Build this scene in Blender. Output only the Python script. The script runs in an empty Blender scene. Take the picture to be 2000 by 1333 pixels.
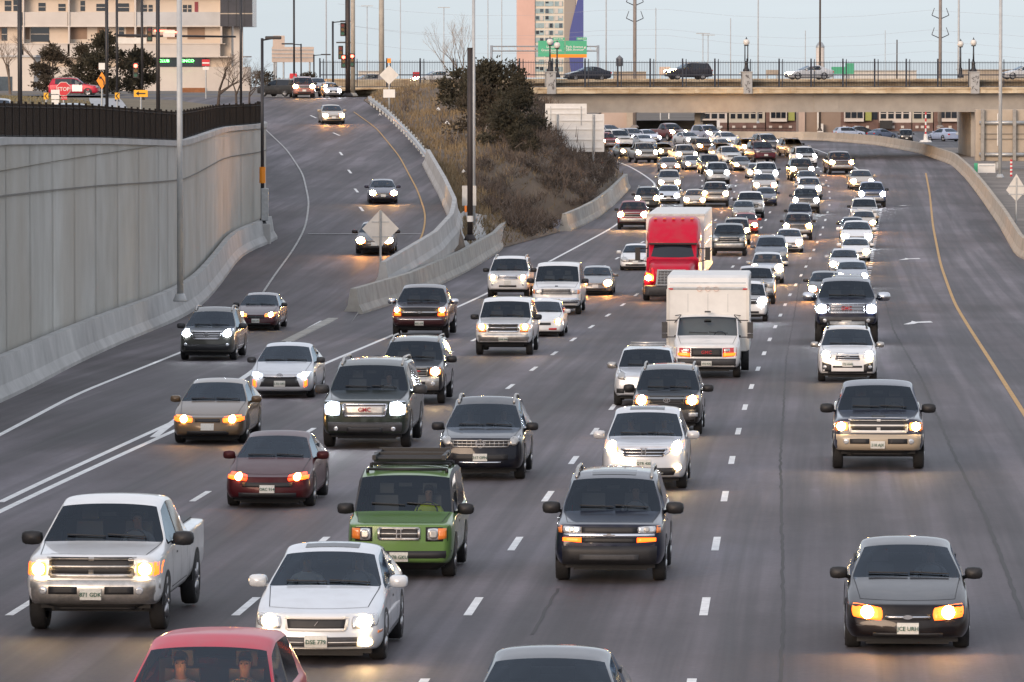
import bpy, bmesh, math, random
from mathutils import Vector, Matrix
from mathutils.bvhtree import BVHTree
R=math.radians; PI=math.pi
random.seed(7)
scene=bpy.context.scene
COL=scene.collection
# ------------------------------------------------------------------ camera
F=10600.0; HZ=150.0; CX=1000.0; CY=666.5; ZC=10.0
PITCH=math.atan((CY-HZ)/F)
cam_d=bpy.data.cameras.new('camera'); cam=bpy.data.objects.new('camera',cam_d); COL.objects.link(cam)
cam_d.sensor_width=36; cam_d.lens=F/2000*36; cam_d.clip_start=1; cam_d.clip_end=9000
cam.location=(0,0,ZC); cam.rotation_euler=(PI/2-PITCH,0,0)
scene.camera=cam
CP,SP=math.cos(PITCH),math.sin(PITCH)
def at(px,py,d):
    "world point seen at photo pixel (px,py) when it stands d metres away"
    u=-(py-CY)/F; t=d/(CP+u*SP)
    return Vector(((px-CX)/F*t, d, ZC+t*(-SP+u*CP)))
def interp(tab,x):
    if x<=tab[0][0]: return tab[0][1]
    for (a,b),(c,e) in zip(tab,tab[1:]):
        if x<=c: return b+(e-b)*(x-a)/(c-a)
    return tab[-1][1]
def smoothtab(tab,step=4,passes=6):
    xs=[tab[0][0]+i*step for i in range(int((tab[-1][0]-tab[0][0])/step)+1)]
    ys=[interp(tab,x) for x in xs]
    for _ in range(passes):
        ys=[ys[0]]+[(ys[i-1]+2*ys[i]+ys[i+1])/4 for i in range(1,len(ys)-1)]+[ys[-1]]
    return list(zip(xs,ys))
HM=smoothtab([(40,7.95),(60,8.0),(83,8.15),(106,8.3),(144,8.8),(191,9.35),(241,9.75),(290,9.75),(342,9.45),(400,8.5),(441,7.9),(467,7.65),(520,7.45),(600,7.3),(800,7.2),(1000,7.2)],4,10)
HR=smoothtab([(150,8.86),(190,9.33),(215,9.48),(235,9.2),(258,8.5),(290,7.55),(331,6.35),(370,5.0),(408,3.6),(455,1.75),(480,1.5),(520,1.4)],4,8)
def zm(d): return ZC-interp(HM,d)
def zr(d):
    t=min(1,max(0,(d-192)/40)); t=t*t*(3-2*t)
    return (1-t)*zm(d)+t*(ZC-interp(HR,d))
def gd(px,py,z=zm,lo=45,hi=900):
    for _ in range(40):
        m=(lo+hi)/2
        if at(px,py,m).z>z(m): lo=m
        else: hi=m
    return at(px,py,(lo+hi)/2)
def gline(pts,z=zm): return [gd(x,y,z) for x,y in pts]
# ------------------------------------------------------------------ materials
MATS={}
def nt(name):
    m=bpy.data.materials.new(name); m.use_nodes=True
    return m,m.node_tree.nodes,m.node_tree.links,m.node_tree.nodes['Principled BSDF']
def mat(name,col,rough=.6,metal=0,coat=0,var=0.0,scale=3.0,spec=.5,stretch=None,emit=None,estr=0,bump=0,dark=None):
    if name in MATS: return MATS[name]
    m,N,L,b=nt(name)
    b.inputs['Base Color'].default_value=(*col,1); b.inputs['Roughness'].default_value=rough
    b.inputs['Metallic'].default_value=metal; b.inputs['Coat Weight'].default_value=coat
    b.inputs['Coat Roughness'].default_value=.06
    b.inputs['Specular IOR Level'].default_value=spec
    if var>0 or bump>0:
        tc=N.new('ShaderNodeTexCoord'); mp=N.new('ShaderNodeMapping'); ns=N.new('ShaderNodeTexNoise')
        ns.inputs['Scale'].default_value=scale; ns.inputs['Detail'].default_value=6; ns.inputs['Roughness'].default_value=.65
        L.new(tc.outputs['Object'],mp.inputs['Vector']); L.new(mp.outputs['Vector'],ns.inputs['Vector'])
        if stretch: mp.inputs['Scale'].default_value=stretch
        if var>0:
            cr=N.new('ShaderNodeValToRGB'); cr.color_ramp.elements[0].position=.3; cr.color_ramp.elements[1].position=.7
            d=dark or tuple(c*(1-var) for c in col)
            cr.color_ramp.elements[0].color=(*d,1); cr.color_ramp.elements[1].color=(*[min(1,c*(1+var*.6)) for c in col],1)
            L.new(ns.outputs['Fac'],cr.inputs['Fac']); L.new(cr.outputs['Color'],b.inputs['Base Color'])
        if bump>0:
            bp=N.new('ShaderNodeBump'); bp.inputs['Strength'].default_value=bump; bp.inputs['Distance'].default_value=.03
            L.new(ns.outputs['Fac'],bp.inputs['Height']); L.new(bp.outputs['Normal'],b.inputs['Normal'])
    if emit:
        b.inputs['Emission Color'].default_value=(*emit,1); b.inputs['Emission Strength'].default_value=estr
    MATS[name]=m; return m
def paint(col,metal=.0,rough=.32,coat=.8):
    key='paint_%d_%d_%d_%d'%(*[int(c*1000) for c in col],int(metal*100))
    if key in MATS: return MATS[key]
    m,N,L,b=nt(key)
    b.inputs['Metallic'].default_value=metal; b.inputs['Roughness'].default_value=rough
    lum=sum(col)/3; b.inputs['Coat Weight'].default_value=coat if lum>.2 else (.3 if col[0]>8*col[1] else 1.0); b.inputs['Coat IOR'].default_value=1.5 if lum>.2 else 1.28; b.inputs['Coat Roughness'].default_value=.05; b.inputs['Specular IOR Level'].default_value=.5 if lum>.2 else .15
    tc=N.new('ShaderNodeTexCoord'); ns=N.new('ShaderNodeTexNoise'); ns.inputs['Scale'].default_value=2.2; ns.inputs['Detail'].default_value=5
    L.new(tc.outputs['Object'],ns.inputs['Vector'])
    mu=N.new('ShaderNodeMapRange'); mu.inputs[1].default_value=.45; mu.inputs[2].default_value=.8; mu.inputs[4].default_value=.22; L.new(ns.outputs['Fac'],mu.inputs[0])
    mx=N.new('ShaderNodeMix'); mx.data_type='RGBA'; mx.inputs[6].default_value=(*col,1); mx.inputs[7].default_value=(.16,.14,.12,1)
    L.new(mu.outputs[0],mx.inputs[0]); L.new(mx.outputs[2],b.inputs['Base Color'])
    MATS[key]=m; return m
def glass_mat():
    if 'car_glass' in MATS: return MATS['car_glass']
    m,N,L,b=nt('car_glass'); N.remove(b)
    tr=N.new('ShaderNodeBsdfTransparent'); tr.inputs[0].default_value=(.50,.54,.55,1)
    gl=N.new('ShaderNodeBsdfGlossy'); gl.inputs['Roughness'].default_value=.05; gl.inputs['Color'].default_value=(.74,.86,1.0,1)
    fr=N.new('ShaderNodeFresnel'); fr.inputs['IOR'].default_value=1.55
    mx=N.new('ShaderNodeMixShader'); L.new(fr.outputs[0],mx.inputs[0]); L.new(tr.outputs[0],mx.inputs[1]); L.new(gl.outputs[0],mx.inputs[2])
    L.new(mx.outputs[0],N['Material Output'].inputs['Surface'])
    MATS['car_glass']=m; return m
def emis(name,col,s): return mat(name,tuple(min(1,c) for c in col),.3,emit=col,estr=s)
M={}
def setup_mats():
    M['glass']=glass_mat()
    M['dark_glass']=mat('dark_window_glass',(.014,.018,.026),.06,spec=.55)
    M['house_glass']=mat('house_glass',(.05,.07,.09),.08,spec=.7,var=.5,scale=.6)
    M['tower_glass']=mat('tower_glass',(.30,.40,.42),.12,spec=.7,var=.35,scale=.5)
    M['rubber']=mat('tyre_rubber',(.018,.018,.019),.8,var=.4,scale=6)
    M['rim']=mat('alloy_rim',(.45,.45,.46),.35,metal=.8)
    M['chrome']=mat('chrome',(.72,.72,.74),.18,metal=1)
    M['chrome_dull']=mat('dull_chrome',(.5,.48,.45),.35,metal=.8,var=.3,scale=8)
    M['black']=mat('black_plastic',(.016,.016,.018),.55,var=.3,scale=7)
    M['darkgrey']=mat('dark_grey_plastic',(.045,.045,.048),.6,var=.3,scale=7)
    M['cabin']=mat('cabin_trim',(.07,.07,.075),.8)
    M['seat']=mat('seat_cloth',(.13,.13,.135),.9)
    M['lens']=mat('lamp_lens',(.62,.64,.66),.12,metal=.55,coat=1,var=.25,scale=14)
    M['amber']=mat('amber_lens',(.8,.22,.03),.2,coat=1)
    M['red_lens']=mat('red_lens',(.5,.02,.02),.2,coat=1)
    M['amber_on']=emis('amber_lamp_lit',(1,.085,.006),2.2)
    M['tail_on']=emis('tail_lamp_lit',(1,.05,.03),9)
    M['warm_lens']=emis('headlamp_warm_halo',(1,.24,.05),1.2)  # the bulb's warm halo is put into the lens as emission
    M['warm_bulb']=emis('headlamp_warm_bulb',(1,.66,.30),60)
    M['warm_beam']=emis('main_beam_warm',(1,.52,.17),150)
    M['orange_beam']=emis('main_beam_orange',(1,.40,.09),190)
    M['white_beam']=emis('main_beam_white',(.85,.92,1),70)
    M['white_lens']=emis('headlamp_white_reflector',(.72,.82,1),1.0)
    M['white_bulb']=emis('headlamp_white_bulb',(.9,.94,1),42)
    M['orange_lens']=emis('headlamp_orange_halo',(1,.14,.015),1.5)  # deeper orange halo, also put into the lens emission
    M['orange_bulb']=emis('headlamp_orange_bulb',(1,.50,.14),75)
    M['red_lens_on']=emis('headlamp_red_halo',(1,.05,.01),1.4)  # red orange halo put into the lens emission
    M['red_bulb']=emis('headlamp_red_bulb',(1,.42,.10),30)
    M['plate']=mat('licence_plate_white',(.62,.62,.58),.5,var=.15,scale=30)
    M['plate_ink']=mat('licence_plate_ink',(.05,.12,.08),.6)
    M['red_badge']=mat('red_badge',(.45,.02,.03),.4)
    M['white_paint']=mat('white_road_paint',(.78,.78,.77),.7,var=.25,scale=4)
    M['worn_paint']=mat('worn_white_paint',(.42,.42,.41),.8,var=.4,scale=2)
    M['yellow_paint']=mat('yellow_road_paint',(.50,.30,.11),.75,var=.3,scale=4)
    M['concrete']=mat('barrier_concrete',(.36,.35,.32),.9,var=.3,scale=.8,bump=.2)
    M['concrete_pale']=mat('pale_concrete',(.42,.42,.41),.9,var=.22,scale=.6,bump=.15)
    M['concrete_tan']=mat('tan_concrete',(.42,.36,.29),.9,var=.22,scale=.5)
    M['parapet']=mat('bridge_parapet_concrete',(.62,.53,.38),.9,var=.35,scale=.5,stretch=(1,1,3),dark=(.36,.25,.14))
    M['girder']=mat('girder_concrete',(.40,.37,.33),.9,var=.18,scale=.6)
    M['galv']=mat('galvanised_steel',(.42,.44,.45),.45,metal=.6,var=.2,scale=5)
    M['pole_grey']=mat('painted_pole_grey',(.40,.42,.43),.5,var=.15,scale=2)
    M['pole_dark']=mat('dark_painted_steel',(.022,.022,.026),.5,var=.2,scale=4)
    M['pole_brown']=mat('brown_painted_steel',(.035,.027,.025),.6,var=.2,scale=4)
    M['fence_dark']=mat('dark_fence_steel',(.009,.008,.008),.8,spec=.2)
    M['rail_blue']=mat('bridge_rail_steel',(.045,.05,.065),.5)
    M['alu']=mat('sign_back_aluminium',(.62,.60,.56),.5,metal=.15,var=.12,scale=1.5)
    M['sign_white']=mat('sign_white',(.72,.71,.68),.5,var=.08,scale=2)
    M['sign_red']=mat('sign_red',(.55,.015,.03),.5)
    M['sign_orange']=mat('sign_orange',(.85,.28,.01),.5)
    M['sign_yellow']=mat('sign_yellow',(.85,.42,.01),.5)
    M['sign_green']=mat('sign_green',(.06,.40,.22),.5,var=.1,scale=.6)
    M['sign_black']=mat('sign_black',(.015,.012,.012),.5)
    M['grass_dry']=mat('dry_grass_ground',(.17,.135,.085),.95,var=.45,scale=.7,bump=.5,dark=(.085,.07,.042))
    M['dirt']=mat('hillside_dirt',(.135,.10,.07),.95,var=.5,scale=.35,bump=.5,dark=(.07,.055,.042))
    M['median']=mat('median_dirt',(.22,.19,.165),.95,var=.35,scale=.3,bump=.3)
    M['ground']=mat('far_ground',(.14,.12,.10),.95,var=.4,scale=.05)
    M['sidewalk']=mat('sidewalk_concrete',(.40,.41,.42),.9,var=.15,scale=.6)
    M['bark']=mat('bark',(.075,.058,.048),.9,var=.4,scale=9)
    M['twig']=mat('bare_twig',(.15,.115,.09),.9,var=.35,scale=3)
    M['pine']=mat('pine_needles',(.050,.045,.028),.85,var=.6,scale=1.2,dark=(.018,.018,.013))
    M['pine_brown']=mat('pine_needles_brown',(.062,.050,.034),.85,var=.5,scale=1.2)
    M['scrub']=mat('scrub_twigs',(.115,.088,.070),.9,var=.5,scale=.8,dark=(.045,.036,.03))
    M['scrub_gold']=mat('dry_grass_blades',(.23,.17,.095),.9,var=.5,scale=.7,dark=(.11,.08,.045))
    M['skin']=mat('skin',(.26,.165,.125),.7)
    M['hivis']=mat('hi_vis_vest',(.55,.72,.06),.7)
    M['shirt_grey']=mat('grey_shirt',(.20,.21,.23),.8)
    M['shirt_white']=mat('pale_shirt',(.5,.5,.5),.8)
    M['hair']=mat('dark_hair',(.03,.02,.015),.7)
setup_mats()
def asphalt(name,base,scale=1.0):
    m,N,L,b=nt(name)
    tc=N.new('ShaderNodeTexCoord')
    def noise(sc,str_,det=6,ro=.6):
        mp=N.new('ShaderNodeMapping'); mp.inputs['Scale'].default_value=str_
        mp.vector_type='TEXTURE' if 0 else 'POINT'; r0=N.new('ShaderNodeVectorRotate'); r0.rotation_type='Z_AXIS'; r0.inputs['Angle'].default_value=.058; L.new(tc.outputs['Object'],r0.inputs['Vector']); L.new(r0.outputs['Vector'],mp.inputs['Vector'])
        n=N.new('ShaderNodeTexNoise'); n.inputs['Scale'].default_value=sc; n.inputs['Detail'].default_value=det; n.inputs['Roughness'].default_value=ro
        L.new(mp.outputs['Vector'],n.inputs['Vector']); return n
    # shear so the tyre streaks follow the lanes (3.4 degrees off the y axis)
    streak=noise(1.7,(1.0,.007,1),4,.55); blot=noise(.09,(1,.6,1),5); fine=noise(9,(1,1,1),6,.7); patch=noise(.35,(1,.12,1),4)
    def mr(n,a,c,lo,hi):
        r=N.new('ShaderNodeMapRange'); r.inputs[1].default_value=a; r.inputs[2].default_value=c; r.inputs[3].default_value=lo; r.inputs[4].default_value=hi
        L.new(n.outputs['Fac'],r.inputs[0]); return r
    rs=[mr(streak,.42,.58,.66,1.24),mr(blot,.36,.64,.74,1.2),mr(fine,.25,.75,.84,1.16),mr(patch,.38,.62,.78,1.16)]
    # oil-darkened strip along the middle of each 3.5 m lane
    r1=N.new('ShaderNodeVectorRotate'); r1.rotation_type='Z_AXIS'; r1.inputs['Angle'].default_value=.056; L.new(tc.outputs['Object'],r1.inputs['Vector']); sp=N.new('ShaderNodeSeparateXYZ'); L.new(r1.outputs['Vector'],sp.inputs[0])
    def mth(op,a,v):
        q=N.new('ShaderNodeMath'); q.operation=op; L.new(a,q.inputs[0])
        if v is not None: q.inputs[1].default_value=v
        return q.outputs[0]
    cosv=mth('COSINE',mth('MULTIPLY',mth('ADD',sp.outputs['X'],.25),2*PI/3.5),None)
    lr=N.new('ShaderNodeMapRange'); lr.inputs[1].default_value=-.2; lr.inputs[2].default_value=1; lr.inputs[3].default_value=1.06; lr.inputs[4].default_value=.80; L.new(cosv,lr.inputs[0]); rs.append(lr)
    prev=None
    for r in rs:
        if prev is None: prev=r.outputs[0]; continue
        mu=N.new('ShaderNodeMath'); mu.operation='MULTIPLY'; L.new(prev,mu.inputs[0]); L.new(r.outputs[0],mu.inputs[1]); prev=mu.outputs[0]
    mx=N.new('ShaderNodeMix'); mx.data_type='RGBA'; mx.inputs[6].default_value=(*[c*.72 for c in (base[0]*1.06,base[1]*.98,base[2]*.95)],1); mx.inputs[7].default_value=(base[0]*1.0,base[1]*1.0,base[2]*1.06,1)
    L.new(blot.outputs['Fac'],mx.inputs[0])
    vm=N.new('ShaderNodeVectorMath'); vm.operation='SCALE'; L.new(mx.outputs[2],vm.inputs[0]); L.new(prev,vm.inputs['Scale'])
    L.new(vm.outputs[0],b.inputs['Base Color'])
    rr=mr(streak,.3,.7,.62,.80); L.new(rr.outputs[0],b.inputs['Roughness'])
    b.inputs['Specular IOR Level'].default_value=.35
    bp=N.new('ShaderNodeBump'); bp.inputs['Strength'].default_value=.18; bp.inputs['Distance'].default_value=.01
    L.new(fine.outputs['Fac'],bp.inputs['Height']); L.new(bp.outputs['Normal'],b.inputs['Normal'])
    MATS[name]=m; return m
M['asphalt']=asphalt('freeway_asphalt',(.122,.114,.122))
M['asphalt_ramp']=asphalt('ramp_asphalt',(.092,.086,.092))
M['asphalt_far']=asphalt('street_asphalt',(.11,.11,.115))
def wallmat():
    m,N,L,b=nt('retaining_wall_concrete'); tc=N.new('ShaderNodeTexCoord')
    def no(sc,st,de=6):
        mp=N.new('ShaderNodeMapping'); mp.inputs['Scale'].default_value=st; L.new(tc.outputs['Object'],mp.inputs['Vector'])
        n=N.new('ShaderNodeTexNoise'); n.inputs['Scale'].default_value=sc; n.inputs['Detail'].default_value=de; L.new(mp.outputs['Vector'],n.inputs['Vector']); return n
    a=no(.22,(1,.5,.22)); c=no(.5,(1,1,1)); e=no(6,(1,1,1)); g=no(.12,(1,1,.6),3)
    cr=N.new('ShaderNodeValToRGB'); cr.color_ramp.elements[0].position=.32; cr.color_ramp.elements[1].position=.68
    cr.color_ramp.elements[0].color=(.34,.33,.295,1); cr.color_ramp.elements[1].color=(.50,.505,.48,1)
    ad=N.new('ShaderNodeMath'); ad.operation='MULTIPLY_ADD'; ad.inputs[1].default_value=.55; L.new(a.outputs['Fac'],ad.inputs[0])
    a2=N.new('ShaderNodeMath'); a2.operation='MULTIPLY'; a2.inputs[1].default_value=.45; L.new(c.outputs['Fac'],a2.inputs[0]); L.new(a2.outputs[0],ad.inputs[2])
    L.new(ad.outputs[0],cr.inputs['Fac'])
    mx=N.new('ShaderNodeMix'); mx.data_type='RGBA'; mx.inputs[7].default_value=(.40,.355,.29,1); L.new(cr.outputs['Color'],mx.inputs[6])
    mr=N.new('ShaderNodeMapRange'); mr.inputs[1].default_value=.45; mr.inputs[2].default_value=.75; mr.inputs[4].default_value=.6; L.new(g.outputs['Fac'],mr.inputs[0]); L.new(mr.outputs[0],mx.inputs[0])
    L.new(mx.outputs[2],b.inputs['Base Color']); b.inputs['Roughness'].default_value=.92
    bp=N.new('ShaderNodeBump'); bp.inputs['Strength'].default_value=.25; bp.inputs['Distance'].default_value=.03
    L.new(e.outputs['Fac'],bp.inputs['Height']); L.new(bp.outputs['Normal'],b.inputs['Normal'])
    return m
M['wall']=wallmat()
# ------------------------------------------------------------------ mesh helpers
class MB:
    def __init__(s): s.v=[]; s.f=[]
    def add(s,vs,fs):
        o=len(s.v); s.v+= [tuple(v) for v in vs]; s.f+=[tuple(i+o for i in f) for f in fs]; return s
    def box(s,c,d,rz=0):
        cx,cy,cz=c; x,y,z=d[0]/2,d[1]/2,d[2]/2; ca,sa=math.cos(rz),math.sin(rz)
        vs=[(cx+a*x*ca-b_*y*sa,cy+a*x*sa+b_*y*ca,cz+e*z) for a,b_,e in ((-1,-1,-1),(1,-1,-1),(1,1,-1),(-1,1,-1),(-1,-1,1),(1,-1,1),(1,1,1),(-1,1,1))]
        return s.add(vs,[(0,3,2,1),(4,5,6,7),(0,1,5,4),(1,2,6,5),(2,3,7,6),(3,0,4,7)])
    def tube(s,p,q,r0,r1=None,n=8,cap=True):
        p=Vector(p); q=Vector(q); r1=r0 if r1 is None else r1
        a=(q-p)
        if a.length<1e-6: return s
        a.normalize(); u=a.orthogonal().normalized(); w=a.cross(u)
        vs=[p+(u*math.cos(2*PI*i/n)+w*math.sin(2*PI*i/n))*r0 for i in range(n)]+[q+(u*math.cos(2*PI*i/n)+w*math.sin(2*PI*i/n))*r1 for i in range(n)]
        fs=[(i,(i+1)%n,n+(i+1)%n,n+i) for i in range(n)]
        if cap: fs+=[tuple(range(n-1,-1,-1)),tuple(range(n,2*n))]
        return s.add(vs,fs)
    def path(s,pts,r,n=6):
        for a,b in zip(pts,pts[1:]): s.tube(a,b,r,r,n)
        return s
    def lathe(s,prof,c=(0,0,0),n=20,axis='z'):
        vs=[];k=len(prof)
        for i in range(n):
            a=2*PI*i/n
            for (r,h) in prof:
                if axis=='z': p=(r*math.cos(a),r*math.sin(a),h)
                else: p=(h,r*math.cos(a),r*math.sin(a))
                vs.append((p[0]+c[0],p[1]+c[1],p[2]+c[2]))
        fs=[(i*k+j,((i+1)%n)*k+j,((i+1)%n)*k+j+1,i*k+j+1) for i in range(n) for j in range(k-1)]
        return s.add(vs,fs)
    def prism(s,poly,y0,y1):
        "outline in x,z extruded along y"
        n=len(poly); vs=[(x,y0,z) for x,z in poly]+[(x,y1,z) for x,z in poly]
        return s.add(vs,[tuple(range(n)),tuple(range(2*n-1,n-1,-1))]+[(i,n+i,n+(i+1)%n,(i+1)%n) for i in range(n)])
    def sheet(s,a,b):
        n=len(a); return s.add(list(a)+list(b),[(i,i+1,n+i+1,n+i) for i in range(n-1)])
    def mesh(s,name,m,smooth=False,sub=0):
        me=bpy.data.meshes.new(name); me.from_pydata(s.v,[],s.f); me.validate()
        bm=bmesh.new(); bm.from_mesh(me); bmesh.ops.recalc_face_normals(bm,faces=bm.faces); bm.to_mesh(me); bm.free()
        me.materials.append(m)
        if smooth: me.polygons.foreach_set('use_smooth',[True]*len(me.polygons))
        return me
    def build(s,name,m,parent=None,smooth=False,bevel=0,loc=None):
        o=bpy.data.objects.new(name,s.mesh(name,m,smooth)); COL.objects.link(o)
        if parent: o.parent=parent
        if loc is not None: o.location=loc
        if bevel:
            bv=o.modifiers.new('bevel','BEVEL'); bv.width=bevel; bv.segments=2; bv.limit_method='ANGLE'
        return o
def tag(o,label=None,cat=None,group=None,kind=None):
    if label: o['label']=label
    if cat: o['category']=cat
    if group: o['group']=group
    if kind: o['kind']=kind
    return o
def empty(name,loc=(0,0,0),rz=0,label=None,cat=None,group=None):
    o=bpy.data.objects.new(name,None); COL.objects.link(o); o.location=loc; o.rotation_euler=(0,0,rz); o.empty_display_size=.2
    return tag(o,label,cat,group)
def copy_tree(o,parent=None):
    c=o.copy(); COL.objects.link(c); c.parent=parent
    for ch in list(o.children): copy_tree(ch,c)
    return c
FONTC={}
def text(s,name,m,parent,loc,size,rot=(PI/2,0,0),depth=.004,sx=1):
    k=(s,size,sx,m.name)
    if k not in FONTC:
        cu=bpy.data.curves.new('t','FONT'); cu.body=s; cu.size=size; cu.align_x='CENTER'; cu.align_y='CENTER'; cu.extrude=depth; cu.resolution_u=2; cu.offset=size*.012
        ob=bpy.data.objects.new('t',cu); COL.objects.link(ob); bpy.context.view_layer.update()
        me=bpy.data.meshes.new_from_object(ob.evaluated_get(bpy.context.evaluated_depsgraph_get()))
        bpy.data.objects.remove(ob); me.materials.clear(); me.materials.append(m)
        if sx!=1: me.transform(Matrix.Diagonal((sx,1,1,1)))
        FONTC[k]=me
    o=bpy.data.objects.new(name,FONTC[k]); COL.objects.link(o); o.parent=parent; o.location=loc; o.rotation_euler=rot
    return o
def resample(pts,step):
    out=[pts[0].copy()]; acc=0
    for a,b in zip(pts,pts[1:]):
        L=(b-a).length; t=step-acc
        while t<=L:
            out.append(a.lerp(b,t/L)); t+=step
        acc=(acc+L)%step
    if (out[-1]-pts[-1]).length>.2*step: out.append(pts[-1].copy())
    return out
def smoothline(pts,step=6,passes=4):
    q=resample(pts,step)
    for _ in range(passes):
        q=[q[0]]+[(q[i-1]+q[i]*2+q[i+1])/4 for i in range(1,len(q)-1)]+[q[-1]]
    return q
def sweep(pts,prof,closed=True):
    "profile (offset right, up) swept along a line of points"
    mb=MB(); n=len(prof); vs=[]
    for i,p in enumerate(pts):
        a=pts[max(0,i-1)]; b=pts[min(len(pts)-1,i+1)]; t=(b-a); t.z=0; t.normalize(); nr=Vector((t.y,-t.x,0))
        for (o,h) in prof: vs.append(p+nr*o+Vector((0,0,h)))
    fs=[(i*n+j,i*n+(j+1)%n,(i+1)*n+(j+1)%n,(i+1)*n+j) for i in range(len(pts)-1) for j in range(n)]
    fs+=[tuple(range(n)),tuple(range((len(pts)-1)*n+n-1,(len(pts)-1)*n-1,-1))]
    return mb.add(vs,fs)
JERSEY=[(-.32,-.7),(-.32,.08),(-.19,.30),(-.10,.86),(.10,.86),(.19,.30),(.32,.08),(.32,-.7)]
# ------------------------------------------------------------------ ground, freeway, ramp
def strip(name,d0,d1,step,xl,xr,z,m,nx=8,dz=0,kind='structure'):
    mb=MB(); rows=[]; d=d0
    while d<=d1+1e-6: rows.append(d); d+=step
    vs=[];
    for d in rows:
        a,b=xl(d),xr(d)
        for i in range(nx+1):
            x=a+(b-a)*i/nx; vs.append((x,d,(z(d,x) if z.__code__.co_argcount==2 else z(d))+dz))
    n=nx+1; fs=[(r*n+i,r*n+i+1,(r+1)*n+i+1,(r+1)*n+i) for r in range(len(rows)-1) for i in range(nx)]
    mb.add(vs,fs); o=mb.build(name,m,smooth=True); return tag(o,kind=kind)
def linex(pts):
    "X as a function of distance along a line of world points"
    t=sorted([(p.y,p.x) for p in pts]); return lambda d: interp(t,d)
strip('ground',30,4030,40,lambda d:-1800,lambda d:1800,lambda d:zm(d)-.25,M['ground'],nx=6)
# right-hand (median) barrier base line, near to far
rb=gline([(2000,505),(1962,440),(1925,388),(1895,350),(1865,322),(1800,299),(1720,284),(1640,277),(1560,274),(1480,275)])
rb=[Vector((31.5,60,zm(60))),Vector((32.3,150,zm(150)))]+rb
rb+=[gd(1380,272),gd(1280,266),gd(1190,259)]
RB=linex(rb)
strip('freeway_road',40,900,4,lambda d:-60 if d<480 else -90,lambda d:70,zm,M['asphalt'],nx=14)
# ------------------------------------------------------------------ road markings
def mark(name,pts,w,m,z=.008,label=None):
    mb=MB(); L_=[];R_=[]
    for i,p in enumerate(pts):
        a=pts[max(0,i-1)]; b=pts[min(len(pts)-1,i+1)]; t=(b-a); t.z=0; t.normalize(); nr=Vector((t.y,-t.x,0))
        L_.append(p-nr*w/2+Vector((0,0,z))); R_.append(p+nr*w/2+Vector((0,0,z)))
    mb.sheet(L_,R_); return tag(mb.build(name,m),kind='structure')
def onroad(pts,z=zm):
    for p in pts: p.z=z(p.y)
    return pts
def ext(pts,d0):
    a,b=pts[0],pts[1]; t=(d0-a.y)/(b.y-a.y); return [a.lerp(b,t)]+pts
WHITE=M['white_paint']
edge=onroad(smoothline(ext(gline([(0,1000),(340,842),(640,708),(765,656),(950,574),(1090,502),(1207,438),(1284,362),(1262,345),(1230,326),(1174,305)]),60),5,3))
mark('left_edge_line',edge,.16,WHITE)
mark('gore_line',onroad(smoothline(gline([(300,855),(345,818),(490,730),(570,662),(620,632),(700,592)]),4,3)),.2,WHITE)
mark('gore_line',onroad(smoothline(gline([(0,982),(200,888),(345,822)]),4,2)),.16,WHITE)
re_=[(1725,385),(1690,342),(1640,311),(1590,291),(1520,280)]
mark('right_edge_line',onroad(smoothline(gline(re_),5,3)),.15,WHITE)
mark('yellow_line',onroad(smoothline(ext(gline([(2000,808),(1925,690),(1868,600),(1838,520),(1822,440),(1816,380),(1808,338)]),60),5,3)),.13,M['yellow_paint'])
def dashes(name,pts,phase,L=3.05,per=12.2,w=.13,d1=520):
    pl=[(p.y,p.x) for p in pts]; mb=MB(); k=0; d=phase
    while d>62: d-=per
    while d<d1:
        if pl[0][0]-1<=d<=pl[-1][0]:
            q=[Vector((interp(pl,d+t*L),d+t*L,zm(d+t*L)+.006)) for t in (-.5,0,.5)]
            mb.sheet([p-Vector((w/2,0,0)) for p in q],[p+Vector((w/2,0,0)) for p in q])
        d+=per
    return tag(mb.build(name,WHITE),kind='structure')
def lane(pts): return onroad(smoothline(ext(gline(pts),55),5,4))
PH=gd(1377,1185).y
laneD=lane([(1352,1325),(1377,1185),(1414,978),(1440,846),(1467,755),(1503,663),(1540,580),(1575,520),(1602,460),(1622,395),(1618,360),(1600,330),(1560,300)])
laneC=lane([(925,1185),(1005,1065),(1118,903),(1195,797),(1270,705),(1345,620),(1420,535),(1480,455),(1512,400),(1520,360),(1505,325),(1470,298)])
laneB=lane([(475,1190),(622,1066),(800,910),(990,760),(1112,668),(1230,586),(1330,500),(1398,430),(1432,385),(1440,350),(1425,320),(1390,297)])
laneA=lane([(30,1195),(380,978),(700,785),(917,669),(1060,590),(1180,520),(1290,450),(1355,395),(1375,360),(1360,330),(1320,302)])
for l in (laneA,laneB,laneC,laneD): dashes('lane_line',l,PH)
dl=onroad(smoothline(gline([(1690,575),(1703,500),(1714,440),(1722,400)]),3,2))
dashes('dotted_line',dl,PH,L=.95,per=3.05,w=.2)
for (x,y) in ((1770,402),(1775,507),(1790,632)):
    p=gd(x,y); mb=MB(); mb.add([(-1.0,-.6,0),(-.2,-.25,0),(.1,.1,0),(1.0,.25,0),(1.0,.75,0),(.1,.5,0),(-.05,.85,0),(-.2,.4,0)],[tuple(range(8))])
    o=mb.build('lane_arrow',WHITE,loc=p+Vector((0,0,.008))); tag(o,kind='structure'); o.scale=(.68,2.4,1)
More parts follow.
